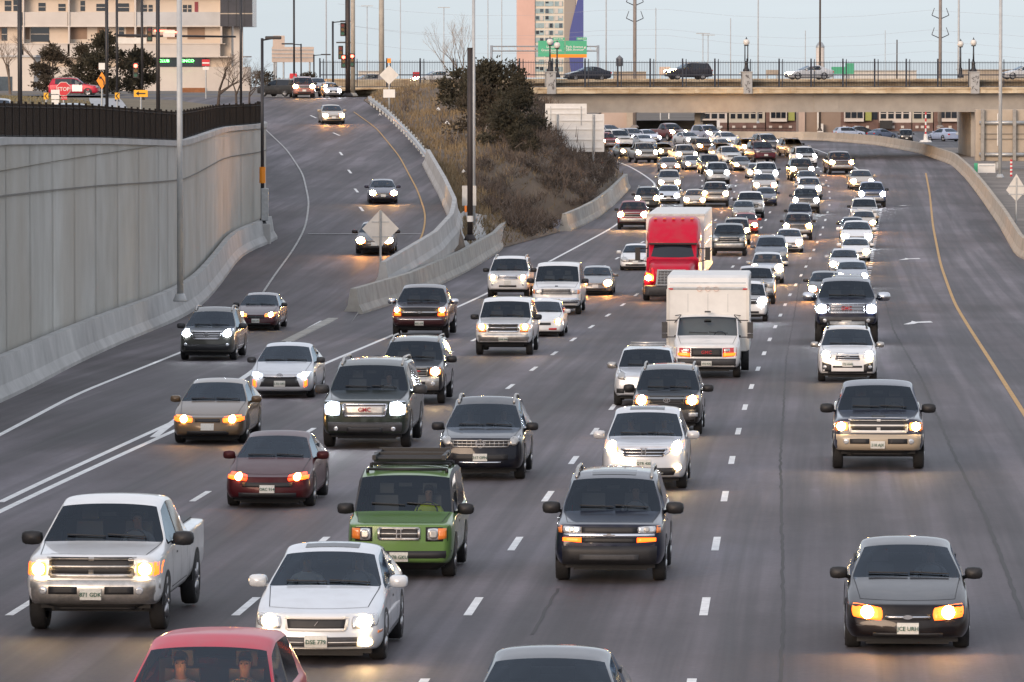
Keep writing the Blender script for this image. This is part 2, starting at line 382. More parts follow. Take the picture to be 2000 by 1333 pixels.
# sealed cracks
CR=mat('tar_crack',(.030,.027,.028),.7)
for pts,w in (([(1525,1333),(1530,1200),(1524,900),(1536,700),(1560,560),(1600,440)],.055),([(2000,1210),(1925,1010),(1870,905),(1800,740),(1745,645),(1722,560)],.07),([(1040,1240),(1090,1150)],.05),([(1130,1060),(1255,840)],.03)):
    q=onroad(smoothline(gline(pts),.7,2)); rr=random.Random(3)
    for p in q: p.x+=rr.uniform(-.018,.018)
    mark('road_crack',q,w,CR,.004)
# ------------------------------------------------------------------ ramp
wall_pts=[Vector((-15.6,60,0)),Vector((-15.2,110,0)),gd(0,768),gd(100,716),gd(200,671),gd(370,604),gd(450,545),gd(533,466,zr),Vector((-13.2,288,0))]
wl=smoothline(wall_pts,4,3)
ramp_left=[(150,-14.3),(212,-12.6),(273,-12.3),(312,-14.8),(360,-17.5),(403,-21),(440,-26),(465,-34)]
rr_px=[(690,606),(750,556),(850,490),(884,450),(886,420),(868,380),(835,322),(790,268),(745,225),(705,196)]
ramp_r=[gd(x,y,zr,150,520) for x,y in rr_px]; RR=linex(ramp_r)
strip('ramp_road',192,462,3,lambda d:interp(ramp_left,d)-1.5,lambda d:RR(d)+.2,zr,M['asphalt'],nx=6,dz=-.035)
def rl(pts): 
    q=smoothline([gd(x,y,zr,150,520) for x,y in pts],4,4)
    for p in q: p.z=zr(p.y)
    return q
le=gline([(0,850),(150,770),(380,678)])
mark('ramp_left_line',onroad(smoothline(ext(le,60),4,2)),.15,WHITE)
mark('ramp_left_line',rl([(505,585),(530,545),(572,490),(597,445),(604,395),(592,340),(560,292),(515,250)]),.10,M['worn_paint'],.0)
mark('ramp_right_line',rl([(740,545),(800,500),(826,462),(832,420),(815,370),(780,305),(735,250),(690,218)]),.09,M['yellow_paint'],.0)
a,b=gd(601,457,zr),gd(822,457,zr); mark('stop_line',[a,b],.3,WHITE,.0)
for k_,(x,y) in enumerate(((612,228),(637,243),(657,262),(666,300),(683,335),(696,372),(706,408))):
    c=gd(x,y,zr); sl=-.14 if y<280 else -.07
    q=[Vector((c.x+sl*t,c.y+t,zr(c.y+t))) for t in (-2.2,-1.1,0,1.1,2.2)]; mark('ramp_lane_line',q,.15,WHITE,-.015)
mb=MB(); ds=[190+2*i for i in range(40)]
mb.sheet([Vector((RR(d)+.2,d,zr(d)-.03)) for d in ds],[Vector((RR(d)+.2,d,zm(d)-.1)) for d in ds]); tag(mb.build('ramp_edge',M['concrete_pale']),kind='structure')
# ------------------------------------------------------------------ upper street on the left, cross street, bridge deck
STREET=1.75
def zup(d,x):
    w=interp([(p.y,p.x) for p in wl],d) if d<288 else interp(ramp_left,d)
    k=min(1,max(0,(w-x-7)/9)); h=interp([(40,2.6),(190,2.7),(288,2.6),(300,2.5),(420,2.0),(470,STREET)],d)
    g=interp([(40,2.4),(200,2.1),(290,1.55),(440,1.55),(480,STREET)],d)
    return ZC-(h*(1-k)+g*k)
def upr(d): return (interp([(p.y,p.x) for p in wl],d)-.05) if d<288 else interp(ramp_left,d)-1.4
strip('grass_bank',44,560,4,lambda d:-260,upr,lambda d,x:zup(d,x),M['grass_dry'],nx=40)
strip('upper_street',44,300,4,lambda d:upr(d)-8,lambda d:upr(d)-.4,lambda d,x:zup(d,x),M['asphalt_far'],nx=4,dz=.03)
# skirt where the bank drops to the ramp
mb=MB(); ds=[288+4*i for i in range(44)]
mb.sheet([Vector((upr(d),d,zup(d,upr(d)))) for d in ds],[Vector((upr(d)+.3,d,zr(d)-.2)) for d in ds]); tag(mb.build('bank_slope',M['dirt'],smooth=True),kind='structure')
BR=lambda x: 487+(x+14.2)*.29      # front face of the bridge
def zdeck(x): return ZC-interp([(-80,STREET),(-22,STREET-.15),(-5,.8),(8,.5),(80,.45)],x)
mb=MB(); xs=[-260+4*i for i in range(140)]
mb.sheet([Vector((x,BR(x)+.4 if x>-14 else 462+(x+14)*.0,zdeck(x)+.015)) for x in xs],[Vector((x,BR(x)+22,zdeck(x)+.015)) for x in xs])
tag(mb.build('cross_street',M['asphalt_far']),kind='structure')
# sidewalk crossing the grass to the curb
pa=[at(165,189,480),at(240,190,480)]
q0=[gd(185,214,lambda d:ZC-1.75,100,600),gd(240,214,lambda d:ZC-1.75,100,600)]
def up(px,py):
    lo,hi=120,560
    for _ in range(40):
        m=(lo+hi)/2; p=at(px,py,m)
        if p.z>zup(m,p.x): lo=m
        else: hi=m
    return at(px,py,(lo+hi)/2)
mb=MB(); L_=[up(188,222),up(182,210),up(175,200),up(174,193)]; R_=[up(255,224),up(247,210),up(240,200),up(234,194)]
mb.sheet([p+Vector((0,0,.05)) for p in L_],[p+Vector((0,0,.05)) for p in R_]); tag(mb.build('sidewalk',M['sidewalk']),kind='structure')
# ------------------------------------------------------------------ hillside between ramp and freeway
gb_px=[(690,614),(800,578),(900,530),(965,490),(1000,450),(1011,434)]
gb=gline(gb_px)
hill_r=gb[1:]+gline([(1100,452),(1160,425),(1218,378)])+[Vector((9.1,425,zm(425))),Vector((7.6,455,zm(455))),Vector((5.6,485,zm(485))),Vector((4,492,zm(492)))]
HRX=linex(hill_r)
def hx0(d): return RR(d)+.25
def lerp_(a,b,t): return a+(b-a)*t
def zhill(d,x):
    a,b=hx0(d),HRX(d); t=min(1,max(0,(x-a)/max(.1,b-a)))
    za=zr(d)-.02; zb=zm(d)+.03
    top=interp([(300,0),(330,.6),(360,1.3),(400,2.0),(440,2.3),(470,1.9),(490,1.5)],d)
    n=.22*math.sin(d*.31+x*.9)+.18*math.sin(d*.13-x*1.7)
    # a broad shoulder: stays high, then drops steeply to the freeway
    k=min(1,max(0,(d-325)/40)); s=lerp_(1-t,1-t**2.2,k); n*=k; top*=k
    return zb+(za-zb)*s+top*math.sin(PI*min(1,t**1.3))*1.0+n*min(1,4*t*(1-t))
d0=272
strip('hillside',d0,494,2,hx0,HRX,lambda d,x:zhill(d,x),M['dirt'],nx=26)
# concrete pad between the two barriers
mb=MB(); k=12
pl=resample([gd(x,y,zr,150,520) for x,y in ((690,606),(750,556),(850,492),(884,452),(892,425),(905,415))],.5); pr=resample(gb,.5)
A=[pl[int(i*(len(pl)-1)/k)] for i in range(k+1)]; B=[pr[int(i*(len(pr)-1)/k)] for i in range(k+1)]
rows=[]
for i in range(k+1):
    rows.append([A[i].lerp(B[i],j/6)+Vector((0,0,.06+.0*j)) for j in range(7)])
for i in range(k): mb.sheet(rows[i],rows[i+1])
tag(mb.build('gore_pavement',M['concrete_pale'],smooth=True),kind='structure')
tag(sweep([Vector((p.x,p.y,p.z)) for p in resample(gline([(560,668),(620,638),(690,604)]),2)],[(-.24,-.05),(-.2,.03),(.2,.03),(.24,-.05)]).build('gore_curb',M['concrete']),kind='structure')
strip('median_ground',60,900,5,lambda d:RB(d)+.3,lambda d:RB(d)+(26 if d<470 else 8),zm,M['median'],nx=4,dz=.05)
# ------------------------------------------------------------------ barriers
def barrier(pts,label,scale=1.0,m=None,prof=JERSEY,name='concrete_barrier'):
    pr_=[(a*scale,b*scale) for a,b in prof]
    o=sweep(resample(pts,3),pr_).build(name,m or M['concrete']); return tag(o,label,'barrier','concrete traffic barriers')
barrier(smoothline(rb,6,1),'long tan concrete barrier curving along the right side of the freeway',1.15,M['concrete_tan'])
barrier(smoothline([Vector((p.x,p.y,p.z)) for p in wl if p.y<276],4,1) and [Vector((p.x+.25,p.y,(zm(p.y) if p.y<195 else zr(p.y)))) for p in wl if p.y<274],'grey concrete barrier along the foot of the tall retaining wall',1.3,M['concrete_pale'])
barrier([gd(x,y,zr,150,520) for x,y in ((748,556),(850,492),(882,455),(888,425),(868,380),(836,322))],'curved pale barrier on the right edge of the ramp ending at the steel guardrail',1.15,M['concrete_pale'])
barrier(gb,'blunt ended barrier splitting the ramp from the freeway beside the concrete gore',1.2,M['concrete'])
barrier(gline([(1102,452),(1130,440),(1160,424),(1190,400),(1222,368)]),'short barrier at the foot of the scrubby hillside left of the red pickup',1.25,M['concrete'])
# guard rail
gr=[gd(x,y,zr,150,520) for x,y in ((836,324),(812,292),(785,262),(755,232),(735,216),(721,206))]
g=empty('guardrail',gr[0],0,'bright steel guardrail curving up the right side of the ramp','guardrail')
W=[(-.02,.42),(.05,.47),(-.02,.55),(-.02,.60),(.05,.68),(-.02,.74),(-.08,.74),(-.03,.68),(-.08,.60),(-.08,.55),(-.03,.47),(-.08,.42)]
gp=[p-gr[0] for p in smoothline(gr,3,2)]
sweep(gp,[(a*1.3,b) for a,b in W]).build('rail_beam',M['galv'],g)
for p in resample(gp,4)[:]: MB().box((p.x+.15,p.y,p.z+.35),(.12,.15,.75)).build('rail_post',M['galv'],g)
# ------------------------------------------------------------------ retaining wall and fence
w=empty('retaining_wall',(0,0,0),0,'tall stained grey concrete retaining wall on the left','retaining wall')
topz=lambda d: ZC-interp([(60,1.9),(156,1.95),(190,2.35),(223,2.85),(260,2.6),(288,2.55)],d)
base=[Vector((p.x-.1,p.y,(zm(p.y) if p.y<195 else zr(p.y))-.3)) for p in wl]
T=[Vector((p.x,p.y,topz(p.y))) for p in base]
mb=MB(); n=6
rows=[[b.lerp(t,i/n) for b,t in zip(base,T)] for i in range(n+1)]
for i in range(n): mb.sheet(rows[i],rows[i+1])
back=[p+Vector((-.5,0,0)) for p in T]; mb.sheet(T,back); mb.sheet(back,[p+Vector((-.5,0,0)) for p in base])
e=[base[-1],T[-1],back[-1],base[-1]+Vector((-.5,0,0))]; mb.add(e,[(0,1,2,3)])
mb.build('wall_face',M['wall'],w)
cap=[Vector((p.x-.25,p.y,p.z)) for p in T]
sweep(cap,[(-.35,.0),(-.35,.22),(.33,.22),(.33,.0)]).build('coping',M['concrete_pale'],w)
jn=MB()
for q in resample([Vector((p.x,p.y,0)) for p in wl],7.5)[1:-1]:
    i=min(range(len(base)),key=lambda k:abs(base[k].y-q.y)); jn.add([base[i]+Vector((.03,-.05,0)),base[i]+Vector((.03,.05,0)),T[i]+Vector((.03,.05,0)),T[i]+Vector((.03,-.05,0))],[(0,1,2,3)])
jn.build('panel_joint',mat('joint_soft',(.27,.26,.235),.9),w)
band=[b.lerp(t,.80)+Vector((.03,0,0)) for b,t in zip(base,T)]
sweep(band,[(-.02,-.02),(-.02,.02),(.02,.02),(.02,-.02)]).build('construction_joint',mat('joint_dark',(.17,.165,.15),.9),w)
f=empty('metal_fence',(0,0,0),0,'dark picket fence standing on top of the retaining wall','fence')
fp=resample([Vector((p.x-.35,p.y,topz(p.y)+.2)) for p in wl],2.4)
for a,b in zip(fp,fp[1:]):
    hh=interp([(156,1.0),(190,1.15),(223,1.2),(260,1.05),(288,1.0)],a.y)
    mb=MB(); k=int((b-a).length/.14)
    for i in range(k):
        p=a.lerp(b,(i+.5)/k); mb.box((p.x,p.y,p.z+hh/2),(.022,.022,hh))
    for zz in (.06,hh-.1): mb.tube(a+Vector((0,0,zz)),b+Vector((0,0,zz)),.03,.03,4)
    mb.box((a.x,a.y,a.z+hh/2+.03),(.075,.075,hh+.06))
    if a.y>118: mb.build('picket_panel',M['fence_dark'],f)
# ------------------------------------------------------------------ vehicles
def lerp(a,b,t): return a+(b-a)*t
KIND=dict(
 sedan=dict(L=4.75,W=1.80,ax=.92,rx=3.68,wr=.33,zb=.22,nose=.68,cowl=(1.38,.97),head=(2.2,1.37),H=1.45,bp=2.75,cp=3.35,rh=(3.5,1.36),gb=(4.2,1.04),deck=(4.55,1.02),belt=.90,beltf=.68,hwb=.85,hwt=.61,bow=.22,rake=.35),
 coupe=dict(L=4.6,W=1.78,ax=.92,rx=3.5,wr=.33,zb=.22,nose=.66,cowl=(1.38,.95),head=(2.2,1.30),H=1.38,bp=2.85,cp=3.2,rh=(3.4,1.29),gb=(4.15,1.0),deck=(4.4,.98),belt=.88,beltf=.67,hwb=.85,hwt=.66,bow=.24,rake=.35),
 suv=dict(L=4.75,W=1.88,ax=.92,rx=3.65,wr=.37,zb=.34,nose=1.0,cowl=(1.25,1.15),head=(1.95,1.66),H=1.76,bp=2.55,cp=4.1,rh=(4.4,1.68),gb=(4.66,1.15),deck=(4.70,1.0),belt=1.08,beltf=.96,hwb=.90,hwt=.70,bow=.13,rake=.10),
 cross=dict(L=4.65,W=1.84,ax=.90,rx=3.55,wr=.36,zb=.28,nose=.90,cowl=(1.25,1.10),head=(2.1,1.56),H=1.66,bp=2.65,cp=3.9,rh=(4.2,1.56),gb=(4.58,1.10),deck=(4.62,.95),belt=1.0,beltf=.86,hwb=.88,hwt=.66,bow=.2,rake=.25),
 boxy=dict(L=4.3,W=1.82,ax=.85,rx=3.4,wr=.35,zb=.28,nose=.96,cowl=(1.02,1.08),head=(1.5,1.66),H=1.76,bp=2.2,cp=3.75,rh=(4.1,1.68),gb=(4.25,1.08),deck=(4.27,.95),belt=1.0,beltf=.93,hwb=.88,hwt=.75,bow=.08,rake=.06),
 pickup=dict(L=5.7,W=2.0,ax=.95,rx=4.5,wr=.40,zb=.44,nose=1.10,cowl=(1.38,1.24),head=(2.05,1.74),H=1.84,bp=2.65,cp=3.15,rh=(3.3,1.74),gb=(3.42,1.24),deck=(3.6,1.22),belt=1.16,beltf=1.04,hwb=.96,hwt=.71,bow=.10,rake=.08,bed=True),
 van=dict(L=5.4,W=1.98,ax=.82,rx=4.2,wr=.37,zb=.36,nose=1.10,cowl=(.98,1.30),head=(1.65,1.92),H=2.05,bp=2.2,cp=4.8,rh=(5.15,1.95),gb=(5.34,1.3),deck=(5.37,1.1),belt=1.22,beltf=1.02,hwb=.95,hwt=.80,bow=.10,rake=.12),
)
KIND['mpv']=dict(KIND['van'],L=5.0,W=1.95,ax=.92,rx=3.9,wr=.34,zb=.25,nose=.88,cowl=(1.1,1.12),head=(2.0,1.62),H=1.74,bp=2.6,cp=4.4,rh=(4.7,1.64),gb=(4.95,1.1),deck=(4.97,.95),belt=1.0,beltf=.82,hwb=.93,hwt=.70,bow=.22,rake=.3)
def ring(hw,zb,zs,zbelt,hwb,top):
    r=[]
    for i in range(9): r.append((-hw*.9+hw*1.8*i/8,zb))
    rs=[(hw*.985,zb+.1),(hw,zs),(hwb+.012,zbelt)]
    if top[0]=='hood':
        zc=top[1]; w=top[2]
        if len(top)>3: t=[(hwb*.985,lerp(zbelt,zc,.45)),(hwb*.968,lerp(zbelt,zc,.66)),(hwb*.945,lerp(zbelt,zc,.82)),(hwb*.5,lerp(zbelt,zc,.97)),(0,zc)]
        else: t=[(hwb*.965,lerp(zbelt,zc,.40)),(hwb*.92,lerp(zbelt,zc,.62)),(hwb*w,lerp(zbelt,zc,.78)),(hwb*.45,lerp(zbelt,zc,.96)),(0,zc)]
    else:
        zr_,ht=top[1],top[2]; t=[(hwb-.03,zbelt+.035),(ht+.045,zr_-.075),(ht-.0,zr_-.022),(ht*.55,zr_+.012),(0,zr_+.02)]
    r+=rs; r+=t; r+=[(-x,z) for x,z in reversed(t[:4])]; r+=[(-x,z) for x,z in reversed(rs)]
    return r
def body_bm(k):
    hw=k['W']/2; S=[]; zb=k['zb']; zs=lerp(zb,k['belt'],.55); hb=k['hwb']; hs=hb/ k['W']*2
    def st(y,w,z0,zs_,zbelt,hwb,top): S.append((y,ring(w,z0,zs_,zbelt,hwb,top)))
    n=k['nose']; bf=k['beltf']; cy,cz=k['cowl']; hy,hz=k['head']; b=k['belt']; ht=k['hwt']
    st(0,hw*.86,zb+.04,lerp(zb,bf,.5),bf-.02,hw*.84,('hood',n-.02,.86))
    st(.10,hw*.95,zb,lerp(zb,bf,.5),bf,hw*.92,('hood',n,.86))
    st(.38,hw*.995,zb-.02,lerp(zb,bf,.6),lerp(bf,b,.25),hb*.985,('hood',lerp(n,cz,.28),.86))
    st(cy*.62,hw,zb-.02,lerp(zs,zs,.6),lerp(bf,b,.62),hb,('hood',lerp(n,cz,.66),.86))
    st(cy,hw,zb-.02,zs,b,hb,('hood',cz,.88,1))
    st(hy,hw,zb-.02,zs,b+.01,hb,('cab',hz,ht))
    st(k['bp']-.05,hw,zb-.02,zs,b+.015,hb,('cab',k['H']-.012,ht))
    st(k['bp']+.05,hw,zb-.02,zs,b+.015,hb,('cab',k['H']-.01,ht))
    st(k['cp'],hw,zb-.02,zs,b+.02,hb,('cab',lerp(k['H'],k['rh'][1],.5),ht*.985))
    st(k['rh'][0],hw,zb-.02,zs,b+.02,hb,('cab',k['rh'][1],ht*.96))
    gy,gz=k['gb']; dy,dz=k['deck']
    st(gy,hw*.985,zb-.02,zs,b+.01,hb*.985,('hood',gz,.86,1))
    if k.get('bed'):
        st(dy,hw*.985,zb,zs,dz-.03,hb,('hood',dz,.86)); st(lerp(dy,k['L'],.5),hw*.985,zb,zs,dz-.03,hb,('hood',dz,.86)); st(k['L']-.08,hw*.975,zb,zs,dz-.03,hb,('hood',dz,.86)); st(k['L'],hw*.95,zb+.02,zs,dz-.05,hb*.96,('hood',dz-.03,.86))
    else:
        st(dy,hw*.955,zb,zs,min(b,dz-.04),hb*.955,('hood',dz,.86)); st(k['L'],hw*.87,zb+.05,zs,min(b,dz-.04)-.03,hb*.87,('hood',dz-.05,.86))
    bm=bmesh.new(); cre=bm.edges.layers.float.new('crease_edge'); crv=bm.verts.layers.float.new('crease_vert')
    def warp(x,y,z):
        if y<.7:
            f=(1-max(0,y)/.7); y=y-k['bow']*(1-(x/hw)**2)*f + k['bow']*f*.6 + k['rake']*max(0,z-lerp(zb,n,.45))*f
        ye=k['L']-y
        if ye<.5: y=y+.10*(1-(x/hw)**2)*(1-ye/.5)-.06
        return (x,y,z)
    V=[[bm.verts.new(warp(x,y,z)) for x,z in r] for y,r in S]
    m={}
    for i in range(len(S)-1):
        for j in range(24):
            f=bm.faces.new((V[i][j],V[i][(j+1)%24],V[i+1][(j+1)%24],V[i+1][j])); f.smooth=True; mi=0
            if i==4 and 14<=j<=17: mi=1
            elif j in (12,19) and i in (4,5): mi=2 if j==12 else 3
            elif j in (12,19) and i==6: mi=7
            elif j in (12,19) and i==7: mi=4 if j==12 else 5
            elif i==9 and 14<=j<=17: mi=6
            elif k.get('trim') and j in (13,18) and 4<=i<=9: mi=8
            f.material_index=mi; m[i,j]=f
    def cap(i,flip):
        Rg=V[i]; bot=Rg[0:9]; top=list(reversed(Rg[12:21])); rows=[bot]
        for rr,ll in ((9,23),(10,22),(11,21)):
            a,b2=Rg[ll],Rg[rr]; row=[a]
            for c in range(1,8):
                t=(top[c].co.x/top[8].co.x+1)/2; x=lerp(a.co.x,b2.co.x,t); y0=S[i][0]
                row.append(bm.verts.new(warp(x,y0,a.co.z)))
            row.append(b2); rows.append(row)
        rows.append(top)
        for r in range(4):
            for c in range(8):
                q=(rows[r][c],rows[r][c+1],rows[r+1][c+1],rows[r+1][c])
                f=bm.faces.new(q if not flip else tuple(reversed(q))); f.smooth=True
    cap(0,False); cap(len(S)-1,True)
    for e in bm.edges:
        ms={f.material_index for f in e.link_faces}
        if len(ms)>1: e[cre]=.95
    for i,j in ((4,14),(4,18),(5,14),(5,18),(9,14),(9,18),(10,14),(10,18),(5,12),(5,20),(5,13),(5,19),(8,12),(8,20),(8,13),(8,19)): V[i][j][crv]=.7
    # hood shut line shoulder and sill get a firmer edge
    for i in range(len(S)-1):
        for j,cv in ((8,.5),(24,.5),(11,.35),(21,.35)):
            e=bm.edges.get((V[i][j%24],V[i+1][j%24]))
            if e: e[cre]=max(e[cre],cv)
    bmesh.ops.recalc_face_normals(bm,faces=bm.faces)
    return bm
def subdivided(bm,levels):
    me=bpy.data.meshes.new('b'); bm.to_mesh(me); bm.free(); o=bpy.data.objects.new('b',me); COL.objects.link(o)
    for i in range(9): me.materials.append(M['black'])
    s=o.modifiers.new('s','SUBSURF'); s.levels=levels; s.render_levels=levels; s.boundary_smooth='PRESERVE_CORNERS'
    bpy.context.view_layer.update()
    out=bpy.data.meshes.new_from_object(o.evaluated_get(bpy.context.evaluated_depsgraph_get())); bpy.data.objects.remove(o); return out
def split(me):
    "one mesh per material index"
    out={}
    for p in me.polygons: out.setdefault(p.material_index,[]).append(p)
    res={}
    for mi,ps in out.items():
        idx={}; vs=[]; fs=[]
        for p in ps:
            f=[]
            for v in p.vertices:
                if v not in idx: idx[v]=len(vs); vs.append(tuple(me.vertices[v].co))
                f.append(idx[v])
            fs.append(f)
        n=bpy.data.meshes.new('m'); n.from_pydata(vs,[],fs); n.polygons.foreach_set('use_smooth',[True]*len(fs)); res[mi]=n
    return res
class Proto:
    "a vehicle design: parts as (name, mesh, material key or None for the paint, location, rotation, parent index)"
    def __init__(s): s.parts=[]
    def add(s,name,me,m,loc=(0,0,0),rot=(0,0,0),parent=None,label=None):
        me.materials.clear(); me.materials.append(M[m] if m else M['black']); s.parts.append((name,me,m,loc,rot,parent,label)); return len(s.parts)-1
def rect(x0,z0,x1,z1): return [(x0,z0),(x1,z0),(x1,z1),(x0,z1)]
def patch(bvh,pts,nx=8,nz=4,rnd=0,off=.012,thick=.04,k=None):
    (ax,az),(bx,bz),(cx,cz),(dx,dz)=pts; fr=[]
    for j in range(nz+1):
        for i in range(nx+1):
            u=2*i/nx-1; v=2*j/nz-1
            if rnd:
                u2=u*math.sqrt(1-v*v/2); v2=v*math.sqrt(1-u*u/2); u,v=lerp(u,u2,rnd),lerp(v,v2,rnd)
            u=(u+1)/2; v=(v+1)/2
            x=lerp(lerp(ax,bx,u),lerp(dx,cx,u),v); z=lerp(lerp(az,bz,u),lerp(dz,cz,u),v)
            xx=x; h=None
            for t in range(12):
                h=bvh.ray_cast(Vector((xx,-4,z)),Vector((0,1,0)))[0]
                if h and h.y<2.2: break
                h=None; xx*=.97
            y=h.y if h else .3
            fr.append((xx,y-off,z))
    mb=MB(); n=nx+1; N=len(fr)
    bk=[(x*.995,y+thick,z) for x,y,z in fr]; mb.v=fr+bk
    for j in range(nz):
        for i in range(nx): mb.f.append((j*n+i,j*n+i+1,(j+1)*n+i+1,(j+1)*n+i))
    bd=[i for i in range(n)]+[j*n+nx for j in range(1,nz+1)]+[nz*n+i for i in range(nx-1,-1,-1)]+[j*n for j in range(nz-1,0,-1)]
    for a,b in zip(bd,bd[1:]+bd[:1]): mb.f.append((b,a,a+N,b+N))
    return mb
def merge(mbs):
    m=MB()
    for q in mbs: m.add(q.v,q.f)
    return m
def wheel_parts(P,k,rimm='rim',wide=.23):
    def side(s,y,z):
        h=P.bvh.ray_cast(Vector((s*3,y,max(z,k['zb']+.12))),Vector((-s,0,0)))[0]
        return h.x if h else s*k['W']/2
    wr=k['wr']; x0=k['W']/2-wide/2-.01
    t=MB().lathe([(wr*.62,-wide/2+.02),(wr*.93,-wide/2),(wr,-wide/2+.04),(wr,wide/2-.04),(wr*.93,wide/2),(wr*.62,wide/2-.02)],n=24,axis='x').mesh('tyre',M['rubber'],True)
    r=MB(); r.lathe([(0,.0),(wr*.16,.01),(wr*.2,-.02),(wr*.55,-.05),(wr*.64,.0)],n=20,axis='x')
    for a in range(5):
        an=2*PI*a/5; c,s_=math.cos(an),math.sin(an); r.tube((.005,c*wr*.1,s_*wr*.1),(.005,c*wr*.6,s_*wr*.6),.04,.03,6)
    rm=r.mesh('rim',M[rimm],True); hub=MB().lathe([(0,0),(wr*.64,0)],n=20,axis='x').mesh('hub',M['black'])
    for y in (k['ax'],k['rx']):
        for s in (1,-1):
            i=P.add('wheel',t,'rubber',(s*x0,y,wr),(0,0,0 if s>0 else PI))
            P.add('rim',rm,rimm,(wide/2-.03,0,0),(0,0,0),i)
            P.parts.append(('wheel_hub',hub,'black',(wide/2-.085,0,0),(0,0,0),i,None))
    for y in (k['ax'],k['rx']):
        for s in (1,-1):
            arch=MB(); n=20; vs=[];ro=wr*1.16
            for i in range(n+1):
                a=PI*i/n-.0; 
                Y_,Z_=y+ro*math.cos(a),wr+ro*math.sin(a)*1.02; vs+=[(side(s,Y_,Z_)+s*.006,Y_,Z_),(s*(k['W']/2-.3),y+ro*math.cos(a),wr+ro*math.sin(a)*1.02)]
            o=len(vs); vs+=[(side(s,y,wr+.1)+s*.004,y,wr)]
            arch.add(vs,[(2*i,2*i+2,o) for i in range(n)])
            P.add('wheel_arch',arch.mesh('wheel_arch',M['black']),'black')
def mirrors(P,k,m,size=1.0,low=False):
    x=k['hwb']+.13*size; y=k['cowl'][0]+.42; z=k['belt']+.10
    for s in (1,-1):
        b=MB(); 
        for (w,h,yy) in ((.10,.075,0),):
            prof=[(.0,-.07),(.085,-.06),(.10,-.02),(.10,.05),(.09,.055)]
            vs=[];n=12
            for (r,dy) in prof:
                for i in range(n):
                    a=2*PI*i/n; cx=math.copysign(abs(math.cos(a))**.6,math.cos(a)); cz=math.copysign(abs(math.sin(a))**.6,math.sin(a))
                    vs.append((cx*r*1.25*size,dy*size,cz*r*.85*size))
            fs=[(q*n+i,q*n+(i+1)%n,(q+1)*n+(i+1)%n,(q+1)*n+i) for q in range(len(prof)-1) for i in range(n)]+[tuple(range((len(prof)-1)*n,len(prof)*n))]
            b.add(vs,fs)
        b.tube((0,0,-.02),(-s*.15*size,.03,-.07),.03,.03,6)
        P.add('mirror',b.mesh('mirror',M['black'],True),m,(s*x,y,z))
def badge(P,bvh,kind,x,z,s,parent=None):
    h=bvh.ray_cast(Vector((x,-4,z)),Vector((0,1,0)))[0]; y=(h.y if h else 0)-.035; mb=MB()
    def ring_(rx,rz,w,cx=0,cz=0):
        n=20; vs=[]
        for i in range(n):
            a=2*PI*i/n; vs+=[(cx+rx*math.cos(a),0,cz+rz*math.sin(a)),(cx+(rx-w)*math.cos(a),0,cz+(rz-w)*math.sin(a)),(cx+rx*math.cos(a),.02,cz+rz*math.sin(a))]
        mb.add(vs,[(3*i,3*((i+1)%n),3*((i+1)%n)+1,3*i+1) for i in range(n)]+[(3*i,3*i+2,3*((i+1)%n)+2,3*((i+1)%n)) for i in range(n)])
    m='chrome'
    if kind=='H':
        mb.box((-.42*s,0,0),(.2*s,.02,1.6*s)); mb.box((.42*s,0,0),(.2*s,.02,1.6*s)); mb.box((0,0,0),(.7*s,.02,.2*s)); mb.box((0,0,.85*s),(1.7*s,.016,.14*s)); mb.box((0,0,-.85*s),(1.3*s,.016,.14*s))
    elif kind=='oval3': ring_(s,.68*s,.16*s); ring_(.36*s,.6*s,.13*s); ring_(.75*s,.26*s,.13*s,0,.32*s)
    elif kind=='bowtie': mb.prism([(-s*1.4,-.22*s),(-.5*s,-.22*s),(-.42*s,-.42*s),(.55*s,-.42*s),(.48*s,-.22*s),(1.4*s,-.22*s),(1.28*s,.22*s),(.5*s,.22*s),(.42*s,.42*s),(-.55*s,.42*s),(-.48*s,.22*s),(-1.28*s,.22*s)],0,.02)
    elif kind=='oval': mb.prism([(s*math.cos(2*PI*i/20),.45*s*math.sin(2*PI*i/20)) for i in range(20)],0,.02)
    elif kind=='circle': ring_(s,s,.2*s); mb.box((0,0,0),(2.2*s,.02,.4*s))
    elif kind=='L': mb.prism([(-.5*s,-.6*s),(.5*s,.6*s),(.7*s,.6*s),(-.3*s,-.6*s)],0,.02)
    P.add('badge',mb.mesh('badge',M[m]),m,(x,y,z),parent=parent)
PROTO={}
LAMPS=dict(warm=('warm_lens','warm_bulb'),white=('white_lens','white_bulb'),orange=('orange_lens','orange_bulb'),red=('red_lens_on','red_bulb'),clear=('lens','warm_bulb'),warm_far=('orange_lens','warm_beam'),orange_far=('orange_lens','orange_beam'),white_far=('white_lens','white_beam'),off_far=('lens','chrome_dull'),off=('lens','chrome_dull'))
